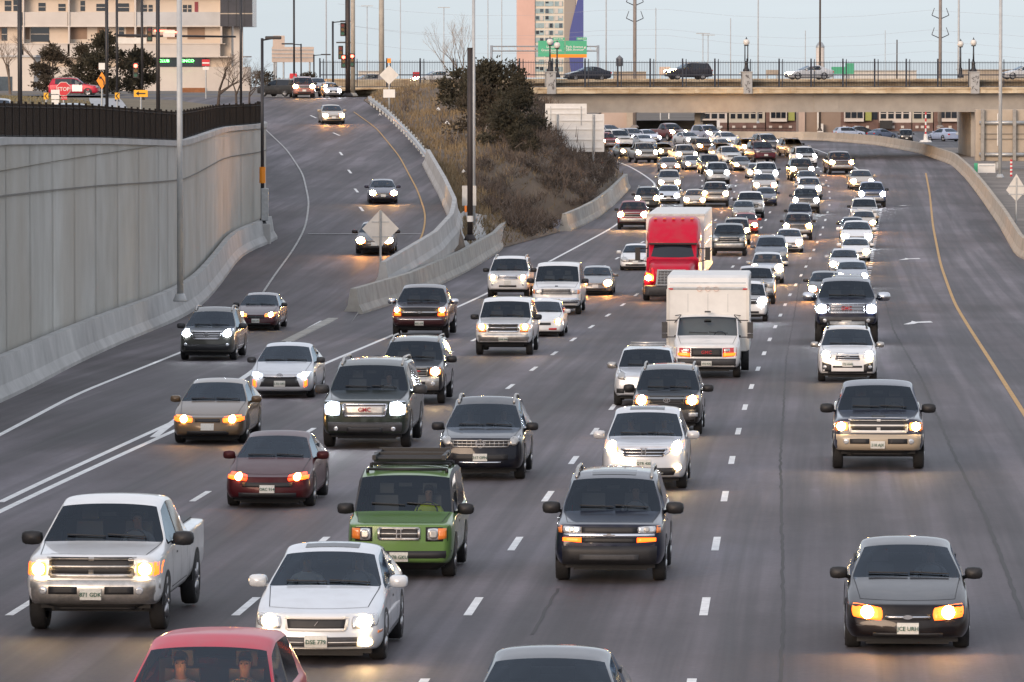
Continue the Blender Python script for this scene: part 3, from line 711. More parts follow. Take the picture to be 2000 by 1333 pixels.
def design(key,kind,lamp='warm',items=(),lampq=None,bulb=.5,over=None,mir='black',mirs=1.0,rails=None,plate=None,plate_text=None,plateoff=.035,badges=(),lvl=2,rimm='rim',extras=None,interior=True,words=(),roofhatch=False):
    """a vehicle design from a body kind and its front: lampq = right lamp outline in (x,z); items = front patches"""
    if key in PROTO: return PROTO[key]
    k=dict(KIND[kind]); k.update(over or {}); P=Proto(); P.k=k
    full=subdivided(body_bm(k),lvl); bm=bmesh.new(); bm.from_mesh(full); bvh=BVHTree.FromBMesh(bm); P.bvh=bvh
    names={0:'body',1:'windscreen',2:'front_side_window',3:'front_side_window',4:'rear_side_window',5:'rear_side_window',6:'rear_window',7:'door_pillar',8:'pillar_trim'}
    for mi,me in sorted(split(full).items()):
        P.add(names[mi],me,None if mi==0 else 'black' if mi==7 else 'darkgrey' if mi==8 else 'dark_glass' if mi in (4,5,6) and kind not in ('sedan','coupe') else 'glass')
    bm.free()
    # lamps
    if lampq:
        ln,bn=LAMPS[lamp]
        for s in (1,-1):
            q=[(s*x,z) for x,z in lampq]
            if s<0: q=[q[1],q[0],q[3],q[2]]
            i=P.add('headlight',patch(bvh,q,6,4,.35,.012).mesh('headlight',M[ln],True),ln)
            xs=[p[0] for p in q]; zs=[p[1] for p in q]; cx,cz=sum(xs)/4,sum(zs)/4; r=min(max(xs)-min(xs),(max(zs)-min(zs))*1.3)*bulb*.82; rz=min(r,(max(zs)-min(zs))*.5)
            P.add('bulb',patch(bvh,rect(cx-r,cz-rz,cx+r,cz+rz),4,4,1,.03).mesh('bulb',M[bn],True),bn,parent=i)
    last={}
    for it in items:
        nm,mk,shape=it[:3]; o=it[3] if len(it)>3 else {}
        shapes=shape if isinstance(shape[0],list) else [shape]
        for s in ((1,-1) if o.get('mir') else (1,)):
            mbs=[]
            for sh in shapes:
                q=[(s*x,z) for x,z in sh]
                if s<0: q=[q[1],q[0],q[3],q[2]]
                mbs.append(patch(bvh,q,o.get('nx',10 if abs(q[1][0]-q[0][0])>.5 else 4),o.get('nz',3),o.get('rnd',0),o.get('off',.014),o.get('th',.04)))
            par=last.get(o.get('par'))
            if par is not None and P.parts[par][5] is not None: par=P.parts[par][5]
            last[nm]=P.add(nm,merge(mbs).mesh(nm,M['black'],True),mk,parent=par)
    if plate:
        x,z=plate; pof=plateoff; i=P.add('licence_plate',patch(bvh,rect(x-.155,z-.08,x+.155,z+.08),4,2,0,pof).mesh('licence_plate',M['plate']),'plate')
        h=bvh.ray_cast(Vector((x,-4,z)),Vector((0,1,0)))[0]
        if plate_text: P.parts.append(('plate_text','TEXT:'+plate_text,'plate_ink',(x,(h.y if h else 0)-pof-.012,z-.005),(PI/2,0,0),i,None))
    for (s_,x,z,size,mk) in words:
        h=bvh.ray_cast(Vector((x,-4,z)),Vector((0,1,0)))[0]
        P.parts.append(('badge','TEXT:'+s_,mk,(x,(h.y if h else 0)-.075,z),(PI/2,0,0),None,None))
        P.tsize=size
    for b in badges: badge(P,bvh,*b)
    mirrors(P,k,mir,mirs); wheel_parts(P,k,rimm)
    for s in (1,-1): P.add('tail_lamp',MB().box((s*k['W']*.385,k['L']+.02-(.06 if not k.get('bed') else 0),k['belt']-.12),(k['W']*.13,.10,.15)).mesh('tail_lamp',M['black']),'red_lens')
    zu=k['zb']; P.add('underbody',MB().box((0,k['L']/2,zu-.02),(k['W']*.80,k['L']-.9,.14)).box((0,k['ax'],k['wr']*.8),(k['W']*.8,.12,.12)).box((0,k['rx'],k['wr']*.8),(k['W']*.8,.12,.12)).box((0,k['ax']-.25,zu-.05),(k['W']*.66,.3,.16)).mesh('underbody',M['black']),'black')  # black pans and axle beams added to block light and deepen shade below
    # shut lines of bonnet, bumper and doors
    sm=MB()
    def top_line(pts,w=.011):
        q=[]
        for x,y in pts:
            h=bvh.ray_cast(Vector((x,y,5)),Vector((0,0,-1)))[0]
            if h: q.append(h+Vector((0,0,.004)))
        for a,b in zip(q,q[1:]):
            t=(b-a).normalized(); n_=Vector((t.y,-t.x,0)).normalized()*w/2; sm.add([a-n_,a+n_,b+n_,b-n_],[(0,1,2,3)])
    def side_line(s,pts,w=.012):
        q=[]
        for y,z in pts:
            h=bvh.ray_cast(Vector((s*3,y,z)),Vector((-s,0,0)))[0]
            if h: q.append(h+Vector((s*.004,0,0)))
        for a,b in zip(q,q[1:]):
            t=(b-a).normalized(); n_=Vector((0,t.z,-t.y)).normalized()*w/2; sm.add([a-n_,a+n_,b+n_,b-n_],[(0,1,2,3)])
    cyy=k['cowl'][0]; y0_=k['bow']*.6+k['rake']*max(0,k['nose']-lerp(k['zb'],k['nose'],.45))+.07
    for s in (1,-1): top_line([(s*k['hwb']*lerp(.80,.90,t/6),lerp(y0_+.08,cyy-.03,t/6)) for t in range(7)])
    top_line([(k['hwb']*.80*u/6,y0_+.08-k['bow']*.8*(1-(u/6)**2)*.9) for u in range(-6,7)])
    for s in (1,-1):
        for yy in (cyy+.25,k['bp'],k['cp']-.05): side_line(s,[(yy,lerp(k['zb']+.1,k['belt'],t/5)) for t in range(6)])
        side_line(s,[(lerp(cyy+.25,k['cp']-.05,t/6),k['zb']+.12) for t in range(7)])
        side_line(s,[(lerp(cyy+.75,cyy+.9,t),k['belt']-.13) for t in (0,1)],.03)
    if sm.v: P.add('shut_line',sm.mesh('shut_line',M['black']),'black')
    # wipers and cabin
    if interior:
        cy,cz=k['cowl']; c=MB(); b=k['belt']
        c.box((0,cy+.42,cz-.13),(k['hwb']*1.75,.55,.12)); c.box((0,k['cp']-.05,b-.12),(k['W']*.84,.22,.75)); c.box((0,(cy+k['cp'])/2+.3,.5),(k['W']*.86,k['cp']-cy,.2))
        P.add('dashboard',c.mesh('dashboard',M['cabin']),'cabin')
        sy=k['head'][0]+.45; top=min(k['H']-.28,b+.40)
        for s in (1,-1):
            q=MB(); x=s*.37
            q.add([(x+a*.23,sy+e*.05+(.0 if h==0 else .14),b-.35 if h==0 else top-.12) for a,e,h in ((-1,-1,0),(1,-1,0),(1,1,0),(-1,1,0),(-.85,-1,1),(.85,-1,1),(.85,1,1),(-.85,1,1))],[(0,3,2,1),(4,5,6,7),(0,1,5,4),(1,2,6,5),(2,3,7,6),(3,0,4,7)])
            q.box((x,sy+.16,top+.0),(.24,.09,.17)); P.add('seat',q.mesh('seat',M['seat']),'seat')
        wv=MB(); cyw=sy-.55; n=16; x=.37
        pts=[Vector((x+.18*math.cos(2*PI*i/n),cyw+.07*math.sin(2*PI*i/n),b+.05+.16*math.sin(2*PI*i/n))) for i in range(n+1)]
        wv.path(pts,.014,5); P.add('steering_wheel',wv.mesh('steering_wheel',M['darkgrey'],True),'darkgrey')
        mb=MB().box((0,lerp(cy,k['head'][0],.86),lerp(cz,k['head'][1],.86)-.07),(.22,.03,.06)); P.add('inside_mirror',mb.mesh('inside_mirror',M['black']),'black')
        wp=MB()
        for x0,x1 in ((-.55,.02),(.05,.62)):
            h0=bvh.ray_cast(Vector((x0,cy+.10,4)),Vector((0,0,-1)))[0]; h1=bvh.ray_cast(Vector((x1,cy+.07,4)),Vector((0,0,-1)))[0]
            if h0 and h1: wp.tube(h0+Vector((0,-.01,.02)),h1+Vector((0,-.01,.02)),.014,.01,5)
        P.add('wiper',wp.mesh('wiper',M['black']),'black')
    def roofpt(x,y):
        h=bvh.ray_cast(Vector((x,y,5)),Vector((0,0,-1)))[0]; return h or Vector((x,y,k['H']))
    P.roofpt=roofpt
    if rails:
        for s in (1,-1):
            mb=MB(); x=s*(k['hwt']-.05); ys=[k['head'][0]+.15+i*(k['rh'][0]-k['head'][0]-.3)/6 for i in range(7)]
            pts=[roofpt(x,y)+Vector((0,0,.075 if 0<i<6 else .01)) for i,y in enumerate(ys)]
            mb.path(pts,.028,8); P.add('roof_rail',mb.mesh('roof_rail',M[rails],True),rails)
    if k.get('bed'):
        z=k['deck'][1]; y0=k['deck'][0]+.02; y1=k['L']-.18; mb=MB(); x=k['hwb']*.80
        mb.box((0,(y0+y1)/2,z+.006),(2*x,y1-y0,.02)); P.add('cargo_bed',mb.mesh('cargo_bed',M['black']),'black')  # flat dark sheet, shade of the open bed put into its colour
    if roofhatch:
        mb=MB(); y0=k['head'][0]+.22; r=[[roofpt(x,y)+Vector((0,0,.006)) for x in (-.38,-.2,0,.2,.38)] for y in (y0,y0+.22,y0+.45)]
        for a,b in zip(r,r[1:]): mb.sheet(a,b)
        P.add('sunroof',mb.mesh('sunroof',M['dark_glass'],True),'dark_glass')
    if extras: extras(P)
    PROTO[key]=P; return P
def spawn(P,name,loc,rz,col,label,cat,group,scale=1.0,metal=0):
    k=P.k; r=empty(name,loc,rz,label,cat,group); r.scale=(scale,)*3; objs=[]
    for (nm,me,mk,l,rot,par,lab) in P.parts:
        if isinstance(me,str):
            o=text(me[5:],nm,M[mk],r,(0,0,0),getattr(P,'tsize',.1) if nm=='badge' else .085,rot,.003,.95)
        else:
            o=bpy.data.objects.new(nm,me); COL.objects.link(o)
        objs.append(o)
        if par is None: o.parent=r; o.location=(l[0],l[1]-k['ax'],l[2])
        else: o.parent=objs[par]; pl=P.parts[par][3]; o.location=l if (nm in('rim','wheel_hub')) else (l[0]-pl[0],l[1]-pl[1],l[2]-pl[2])
        o.rotation_euler=rot
        if mk is None:
            o.material_slots[0].link='OBJECT'; o.material_slots[0].material=paint(col,metal)
        if lab: o['label']=lab
    return r
HEADT=[(0,.058),(340,.058),(390,.03),(430,-.03),(470,-.12),(520,-.22),(570,-.32),(620,-.44),(800,-.5)]
TRAFFIC='traffic coming down the freeway'
def car(P,cx,py,pw,col,label,cat='car',name=None,z=zm,head=None,metal=0,group=TRAFFIC,lo=45,smin=.88,smax=1.14):
    p=gd(cx,py,z,lo,900); s=pw/(F/p.y)/P.k['W']; s=min(smax,max(smin,s))
    h=interp(HEADT,p.y) if head is None else head
    return spawn(P,name or cat.replace(' ','_'),p,-math.atan(h),col,label,cat,group,s,metal)
M['lime_paint']=mat('lime_paint',(.22,.36,.05),.35,coat=.8)
M['tan_headlamp_cast']=mat('tan_headlamp_cast',(.40,.33,.24),.4,coat=.6)  # bumper tan with the gold cast of the headlamps put into it
M['maroon_paint']=mat('maroon_bumper_paint',(.05,.012,.014),.4,coat=.6)
# ------------------------------------------------------------------ designs of the nearer vehicles (outlines in metres: x from the centre, z up)
def Q(x0,za,x1,zb_,zc,zd): return [(x0,za),(x1,zb_),(x1,zc),(x0,zd)]
def grille(x,z0,z1,bars=2,frame='chrome',t=.028,xt=None,cross=False,back='black'):
    xt=xt or x
    it=[('grille',back,[(-x,z0),(x,z0),(xt,z1),(-xt,z1)],dict(off=.018))]
    if frame:
        f=[]
        f.append(rect(-xt,z1-t*.6,xt,z1+t*.6)); f.append(rect(-x,z0-t*.6,x,z0+t*.6))
        f.append([(-x-t*.6,z0),(-x+t*.6,z0),(-xt+t*.6,z1),(-xt-t*.6,z1)]); f.append([(x-t*.6,z0),(x+t*.6,z0),(xt+t*.6,z1),(xt-t*.6,z1)])
        it.append(('grille_frame',frame,f,dict(off=.03,nz=1,par='grille')))
        b=[]
        for i in range(bars):
            z=lerp(z0,z1,(i+1)/(bars+1)); xx=lerp(x,xt,(i+1)/(bars+1)); b.append(rect(-xx,z-t*.35,xx,z+t*.35))
        if cross: b.append(rect(-t*.8,z0,t*.8,z1))
        if b: it.append(('grille_bar',frame,b,dict(off=.026,nz=1,par='grille')))
    return it
RAMITEMS=lambda bm_,on='amber': grille(.60,.86,1.13,1,'chrome_dull' if bm_=='chrome_dull' else 'sign_white',.05,.62,True)+[
    ('turn_signal',on,Q(.90,.86,1.0,.88,1.03,1.05),dict(mir=1)),('front_bumper',bm_,rect(-1.0,.46,1.0,.80),dict(off=.06,nx=16,th=.12)),
    ('bumper_slot','black',rect(.20,.60,.62,.71),dict(mir=1,off=.07)),('fog_light','lens',rect(.64,.59,.76,.71),dict(mir=1,rnd=1,off=.075)),('lower_valance','black',rect(-.85,.33,.85,.47),dict(off=-.05))]
def rack(P):
    mb=MB(); y0=P.k['head'][0]+.3
    for y in (y0,y0+.8,y0+1.6):
        a,b=P.roofpt(-.68,y),P.roofpt(.68,y); mb.tube(a+Vector((0,0,.06)),b+Vector((0,0,.06)),.025,.025,8)
        for q in (a,b): mb.tube(q,q+Vector((0,0,.07)),.03,.03,6)
    P.add('roof_rack',mb.mesh('roof_rack',M['black'],True),'black')
    b=MB(); z=P.k['H']+.13
    for y in (y0+.5,y0+.9,y0+1.3,y0+1.7): b.tube((-.62,y,z),(.62,y,z),.035,.035,8)
    b.box((0,y0+1.1,z+.05),(1.30,.08,.05)); b.box((-.6,y0+1.1,z+.03),(.06,1.5,.08)); b.box((.6,y0+1.1,z+.03),(.06,1.5,.08)); b.box((0,y0+1.85,z+.05),(1.25,.06,.1))
    P.add('cargo_basket',b.mesh('cargo_basket',M['black']),'black')
def bars(P):
    mb=MB(); y=P.k['head'][0]+.35
    for yy in (y,y+1.3): mb.tube(P.roofpt(-.55,yy)+Vector((0,0,.10)),P.roofpt(.55,yy)+Vector((0,0,.10)),.03,.03,8)
    P.add('cross_bar',mb.mesh('cross_bar',M['chrome_dull'],True),'chrome_dull')
def ext_cab(P): pass
def D(key): return PROTO[key]
design('ram_white','pickup','warm',RAMITEMS('chrome_dull','amber_on'),Q(.66,.86,.89,.86,1.05,1.05),.46,dict(nose=1.16,beltf=1.06,hwb=.96,hwt=.70,cp=3.5,rh=(3.75,1.74),gb=(3.85,1.24),deck=(4.0,1.24),L=6.0,rx=4.75),'black',1.25,plateoff=.085,plate=(0,.60),plate_text='871 GDK',lvl=2)
design('ram_gold','pickup','warm',RAMITEMS('tan_headlamp_cast')+[('lower_paint','tan_headlamp_cast',rect(-.98,.72,.98,.86),dict(off=.008,nx=16)) if 0 else ('hood_scoop','black',rect(-.15,1.16,.15,1.19),{})],Q(.66,.88,.95,.88,1.06,1.06),.46,dict(nose=1.16,beltf=1.06,hwb=.95),'black',1.25,plateoff=.085,plate=(-.02,.58),plate_text='218 AJX')
design('lexus','sedan','clear',grille(.40,.50,.66,0,'sign_white',.03,.43)+[('lower_grille','darkgrey',rect(-.56,.27,.56,.40),dict(off=.02)),('lower_slat','sign_white',[rect(-.56,.325,-.17,.335),rect(.17,.325,.56,.335)],dict(off=.03,nz=1,par='lower_grille')),('fog_light','warm_bulb',rect(.60,.28,.76,.36),dict(rnd=.8,off=.02)),('fog_light','lens',rect(-.76,.28,-.60,.36),dict(rnd=.8,off=.02)),('side_marker','amber',rect(.83,.44,.88,.48),dict(mir=1)),('bumper_lip','chrome_dull',rect(-.7,.205,.7,.235),dict(off=.03,nz=1))],Q(.48,.50,.84,.54,.72,.68),.40,dict(H=1.46,nose=.74,beltf=.70,hwt=.62),None,1.05,plate=(0,.34),plate_text='DSE 779',badges=(('L',0,.585,.05),),roofhatch=True)
design('element','boxy','off',grille(.34,.70,.88,1,'chrome_dull',.035)+[('lamp_surround','black',Q(.45,.66,.80,.66,.90,.90),dict(mir=1,off=.010)),('turn_signal','amber',Q(.655,.69,.79,.71,.88,.88),dict(mir=1,off=.02)),('front_bumper','black',rect(-.90,.16,.90,.50),dict(off=.03,nx=14,th=.1)),('lower_nose','lime_paint',[rect(-.84,.51,.84,.59),[(.37,.58),(.44,.58),(.44,.92),(.37,.9)],[(-.44,.58),(-.37,.58),(-.37,.9),(-.44,.92)]],dict(off=.016,nx=12))] if 0 else grille(.34,.70,.88,1,'chrome_dull',.035)+[('lamp_surround','black',Q(.45,.66,.82,.66,.90,.90),dict(mir=1,off=.010)),('turn_signal','amber',Q(.66,.69,.80,.71,.88,.88),dict(mir=1,off=.022)),('front_bumper','black',rect(-.90,.16,.90,.50),dict(off=.03,nx=14,th=.1))],Q(.48,.68,.68,.68,.88,.88),.5,dict(trim=1),'black',1.15,plateoff=.05,plate=(0,.40),plate_text='878 GKU',badges=(('H',0,.79,.085),),extras=rack)
design('dart','sedan','red',[('grille','black',rect(-.52,.46,.52,.55),{}),('lower_grille','black',rect(-.6,.24,.6,.34),{}),('turn_signal','amber_on',Q(.70,.60,.84,.63,.70,.68),dict(mir=1))],Q(.42,.57,.80,.62,.76,.70),.36,dict(W=1.83),None,1.05,plate=(0,.42),plate_text='ORC 914')
design('murano','cross','off',grille(.60,.76,.89,1,'chrome_dull',.022,.66)+[('grille_mesh','chrome_dull',[rect(-.6+.1*i,.76,-.585+.1*i,.89) for i in range(13)],dict(off=.026,nz=1,nx=2,par='grille')),('chrome_strip','chrome',rect(-.46,.405,.46,.435),dict(off=.03,nz=1)),('lower_grille','black',rect(-.6,.47,.6,.60),dict(off=.006))],Q(.60,.78,.86,.86,1.0,.86),.45,dict(W=1.88,nose=.96,H=1.70,hwb=.9,beltf=.9),'black',1.1,rails='chrome_dull',plate=(0,.53),plate_text='317 OPN',badges=(('circle',0,.825,.095),))
design('crv','cross','warm',grille(.40,.76,.90,1,'chrome',.03,.50)+[('wing_trim','chrome',[Q(.40,.735,.60,.86,.885,.765),Q(-.60,.86,-.40,.735,.765,.885)],dict(off=.024,nz=1)),('front_valance','black',[(-.60,.26),(.60,.26),(.72,.50),(-.72,.50)],dict(off=.016,nx=12)),('fog_light','warm_bulb',rect(.66,.46,.80,.56),dict(rnd=1,off=.02)),('fog_light','lens',rect(-.80,.46,-.66,.56),dict(rnd=1,off=.02)),('skid_trim','chrome_dull',rect(-.42,.37,.42,.395),dict(off=.03,nz=1))],Q(.56,.84,.86,.90,1.05,.95),.46,dict(nose=.98),None,1.1,plate=(0,.60),plate_text='QTR 430',badges=(('H',0,.84,.10),),roofhatch=True)
design('trailblazer','suv','off',grille(.47,.88,.98,0,None)+[('grille','black',rect(-.47,.72,.47,.80),{}),('chrome_bar','chrome',rect(-.77,.81,.77,.87),dict(off=.035,nz=2,nx=14)),('turn_signal','amber_on',Q(.47,.72,.79,.74,.80,.80),dict(mir=1)),('side_marker','amber',rect(.80,.88,.87,1.0),dict(mir=1)),('front_bumper','black',rect(-.92,.36,.92,.66),dict(off=.03,nx=14,th=.1)),('tow_slot','darkgrey',rect(-.5,.42,.5,.52),dict(off=.04))],Q(.48,.885,.79,.885,1.0,.985),.4,dict(W=1.90,nose=1.04,beltf=.98),'black',1.25,rails='chrome_dull',badges=(('bowtie',0,.84,.075),),roofhatch=True)
design('taurus','sedan','orange',[('grille','black',rect(-.32,.49,.32,.57),{}),('grille_bar','chrome',rect(-.32,.52,.32,.54),dict(off=.026,nz=1)),('lower_grille','black',rect(-.5,.22,.5,.30),{})],Q(.36,.47,.80,.52,.72,.66),.34,dict(H=1.45,W=1.81,nose=.72),'black',1.05,plate=(0,.37),plate_text='JCE URH',badges=(('oval',0,.53,.07),))
design('outback','cross','clear',grille(.37,.72,.90,2,'chrome',.022,.34)+[('lower_grille','black',rect(-.45,.47,.45,.53),{}),('fog_surround','black',Q(.50,.34,.86,.34,.66,.56),dict(mir=1,off=.012)),('fog_light','lens',rect(.64,.44,.76,.54),dict(mir=1,rnd=1,off=.03)),('lower_valance','black',rect(-.6,.28,.6,.36),dict(off=.01))],Q(.50,.74,.84,.80,.98,.90),.45,dict(H=1.66),'chrome_dull',1.05,rails='black',plate=(0,.58),plate_text='172 HWB',badges=(('oval',0,.83,.07),),extras=bars)
design('sierra','pickup','white',grille(.56,1.02,1.30,5,'chrome',.03)+[('grille_mesh','chrome_dull',[rect(-.5+.14*i,1.03,-.49+.14*i,1.29) for i in range(8)],dict(off=.024,nz=1,nx=2,par='grille')),('front_bumper','paint',rect(-1.0,.66,1.0,.94),dict(off=.05,nx=14,th=.1)) if 0 else ('bumper_pad','darkgrey',rect(-.95,.62,.95,.90),dict(off=.05,nx=14,th=.1)),('fog_light','lens',rect(.62,.72,.74,.84),dict(mir=1,rnd=1,off=.06))],Q(.62,1.0,.95,1.0,1.30,1.28),.5,dict(zb=.66,H=2.04,nose=1.32,beltf=1.22,cowl=(1.38,1.44),head=(2.05,1.94),belt=1.36,wr=.50,rh=(3.3,1.94),gb=(3.42,1.44),deck=(3.6,1.42)),'chrome',1.7,plateoff=.085,plate=(0,.70),words=(('GMC',0,1.16,.16,'red_badge'),))
def tow(P): pass
design('yukon','suv','white',grille(.46,.76,1.02,0,'chrome',.035,.50,back='chrome_dull')+[('front_bumper','darkgrey',rect(-.95,.34,.95,.62),dict(off=.03,nx=14,th=.1)),('fog_light','lens',rect(.60,.42,.70,.52),dict(mir=1,rnd=1,off=.05)),('intake','black',rect(-.40,.38,.40,.50),dict(off=.045))],Q(.56,.76,.92,.78,1.10,1.08),.5,dict(W=2.0,H=1.92,nose=1.12,beltf=1.06,cowl=(1.3,1.26),head=(1.95,1.80),belt=1.17,hwb=.96,hwt=.74,rh=(4.75,1.84),gb=(5.0,1.25),deck=(5.02,1.1),L=5.1,cp=4.4,rx=3.9,wr=.40),'darkgrey',1.3,rails='chrome_dull',words=(('GMC',0,.90,.14,'red_badge'),))
design('gold_sedan','sedan','orange',[('grille','black',rect(-.30,.55,.30,.63),{}),('lower_grille','black',rect(-.5,.24,.5,.34),{}),('turn_signal','amber_on',Q(.72,.57,.84,.59,.67,.66),dict(mir=1))],Q(.36,.53,.80,.56,.72,.68),.40,dict(W=1.75),None,1.0,plate=(0,.44))
design('camry','sedan','white',[('grille','black',[(-.62,.22),(.62,.22),(.46,.62),(-.46,.62)],dict(off=.012,nx=12)),('grille_trim','chrome',[rect(-.62,.205,.62,.225),rect(-.46,.61,.46,.63)],dict(off=.03,nz=1)),('running_light','amber_on',Q(.68,.33,.76,.38,.54,.52),dict(mir=1,off=.02))],Q(.48,.60,.86,.64,.76,.70),.40,dict(W=1.82,nose=.72),'darkgrey',1.0,plate=(0,.43),plate_text='LTD 592',badges=(('oval3',0,.66,.085),))
design('sequoia','suv','warm',grille(.50,.88,1.10,2,'chrome_dull',.02)+[('front_bumper','chrome_dull',rect(-.95,.44,.95,.84),dict(off=.04,nx=14,th=.1)),('bumper_slot','black',rect(-.45,.58,.45,.70),dict(off=.055)),('fog_light','lens',rect(.60,.56,.74,.70),dict(mir=1,rnd=1,off=.06)),('headlight_off','lens',Q(-.9,.88,-.58,.88,1.10,1.10),{}) if 0 else ('badge','red_badge',rect(.20,.99,.30,1.03),dict(off=.03))],Q(.58,.88,.90,.90,1.12,1.10),.48,dict(W=1.98,H=1.90,nose=1.14,beltf=1.08,cowl=(1.3,1.28),head=(1.95,1.80),belt=1.18,hwb=.95,hwt=.74,rh=(4.75,1.84),gb=(5.0,1.25),deck=(5.02,1.1),L=5.1,cp=4.4,rx=3.9,wr=.41,zb=.42),'black',1.25,rails='chrome_dull')
design('srx','cross','white',grille(.42,.74,.98,3,'chrome',.03,.50)+[('front_valance','black',rect(-.8,.28,.8,.56),dict(off=.012,nx=12)),('fog_light','lens',rect(.64,.50,.76,.60),dict(mir=1,rnd=1,off=.02))],Q(.54,.80,.84,.84,1.06,1.0),.48,dict(W=1.88,H=1.70,nose=1.02,hwb=.9,beltf=.94),'darkgrey',1.1,rails='chrome_dull',badges=(('circle',0,.87,.09),))
design('pontiac','sedan','warm',[('grille','black',rect(-.34,.52,.34,.62),{}),('grille_bar','darkgrey',rect(-.03,.52,.03,.62),dict(off=.03)),('lower_grille','black',rect(-.6,.22,.6,.32),{})],Q(.36,.56,.84,.62,.76,.70),.40,dict(W=1.78),'darkgrey',1.0,plate=(0,.42),plate_text='506 LVE')
design('silverado','pickup','warm',grille(.62,.82,1.10,0,None)+[('chrome_bar','chrome',rect(-.66,.93,.66,.965),dict(off=.035,nz=1,nx=12)),('turn_signal','amber_on',Q(.66,.82,.96,.82,.92,.92),dict(mir=1)),('front_bumper','maroon_paint',rect(-1.0,.42,1.0,.78),dict(off=.05,nx=14,th=.1)),('bumper_strip','chrome',rect(-.80,.68,.80,.71),dict(off=.062,nz=1,nx=12))],Q(.66,.95,.96,.95,1.12,1.10),.42,dict(nose=1.14),'chrome',1.2,plateoff=.085,plate=(0,.56),plate_text='64C 21R',badges=(('bowtie',0,.948,.085),))
design('suburban','suv','warm',grille(.52,.84,1.10,1,'chrome',.04)+[('front_bumper','chrome_dull',rect(-.98,.46,.98,.76),dict(off=.06,nx=14,th=.12)),('turn_signal','amber',Q(.58,.82,.92,.82,.90,.90),dict(mir=1))],Q(.58,.92,.92,.92,1.10,1.10),.45,dict(W=1.98,H=1.92,nose=1.13,beltf=1.08,cowl=(1.3,1.26),head=(1.95,1.80),belt=1.17,hwb=.95,hwt=.78,rh=(5.0,1.84),gb=(5.3,1.25),deck=(5.32,1.1),L=5.4,cp=4.6,rx=4.1,wr=.40,zb=.46,bow=.06),'black',1.15,plateoff=.085,plate=(0,.58),plate_text='KRB 208',badges=(('bowtie',0,.97,.08),),rails=None)
design('saturn','sedan','warm',[('grille','black',rect(-.38,.50,.38,.60),{}),('lower_grille','red_lens',rect(.30,.30,.62,.38),dict(mir=1))],Q(.50,.58,.84,.62,.76,.72),.42,dict(W=1.80),None,1.0)
design('escape','suv','warm',grille(.42,.86,1.0,2,'chrome',.025)+[('lower_grille','black',rect(-.38,.50,.38,.58),{}),('fog_light','lens',rect(.62,.56,.72,.66),dict(mir=1,rnd=1))],Q(.50,.84,.80,.84,1.02,1.0),.48,dict(W=1.82,zb=.38),'black',1.1,rails='chrome_dull',plate=(0,.70),badges=(('oval',0,.93,.09),))
design('econoline','van','off',grille(.62,.84,1.03,2,'chrome_dull',.035,.58)+[('front_bumper','chrome',rect(-.98,.48,.98,.70),dict(off=.06,nx=14,th=.12)),('turn_signal','amber',Q(.86,.84,.96,.86,1.02,1.02),dict(mir=1)),('nose_badge','house_glass',rect(-.06,1.13,.06,1.17),{})],Q(.64,.84,.85,.84,1.03,1.03),.4,dict(),'black',1.2,plateoff=.085,plate=(0,.58),plate_text='AUX 513')
design('cayenne','suv','off',[('lower_grille','black',rect(-.6,.44,.6,.58),{}),('side_intake','black',rect(.62,.42,.86,.56),dict(mir=1))],Q(.58,.80,.84,.86,1.10,1.0),.5,dict(W=1.93,H=1.70,nose=.98,bow=.2,rake=.2,beltf=.9),'chrome_dull',1.2,extras=bars)
design('runner','suv','warm',grille(.46,.86,1.04,1,'darkgrey',.02)+[('front_valance','darkgrey',rect(-.9,.38,.9,.70),dict(off=.012,nx=12)),('fog_light','lens',rect(.58,.52,.82,.62),dict(mir=1,off=.03))],Q(.50,.84,.84,.84,1.06,1.04),.5,dict(W=1.86),'black',1.2,rails='chrome_dull',plate=(0,.58),badges=(('oval3',0,.95,.09),))
# two looser designs for every body kind, for the traffic further off
for kd,(gx,g0,g1,lq) in dict(sedan=(.40,.50,.62,Q(.46,.54,.84,.60,.74,.68)),coupe=(.40,.48,.58,Q(.46,.52,.84,.58,.72,.66)),suv=(.48,.84,1.02,Q(.54,.84,.88,.84,1.06,1.04)),cross=(.45,.70,.86,Q(.52,.74,.84,.80,1.0,.90)),pickup=(.58,.84,1.10,Q(.64,.86,.96,.88,1.10,1.08)),van=(.6,.84,1.02,Q(.62,.84,.94,.86,1.04,1.03)),boxy=(.4,.72,.88,Q(.48,.68,.72,.68,.88,.88)),mpv=(.45,.60,.74,Q(.5,.62,.86,.66,.84,.78))).items():
    for lp in ('warm','white','orange','off'):
        zz=KIND[kd]['zb']; cx_=sum(a for a,b in lq)/4; cz_=sum(b for a,b in lq)/4; lq2=[(min(cx_+(a-cx_)*1.25,KIND[kd]['W']*.49),cz_+(b-cz_)*1.4) for a,b in lq]  # lenses enlarged so their glow stands in for the lamp halos
        it=grille(gx,g0,g1,1,'chrome_dull',.035)+[('front_bumper','chrome_dull',rect(-.98,.48,.98,.76),dict(off=.05,nx=12,th=.1))] if kd=='pickup' else grille(gx,g0,g1,1,'chrome_dull' if lp!='white' else 'black',.03)+[('lower_grille','black',rect(-.55,zz+.06,.55,zz+.16),dict(off=.012))]
        design(f'{kd}_{lp}',kd,lp+'_far',it,lq2,.66,dict(),None if kd in('sedan','coupe','cross','mpv') else 'black',1.1,plate=(0,zz+.26 if kd!='pickup' else .6),rails='chrome_dull' if kd=='suv' else None,lvl=1 if 0 else 2)
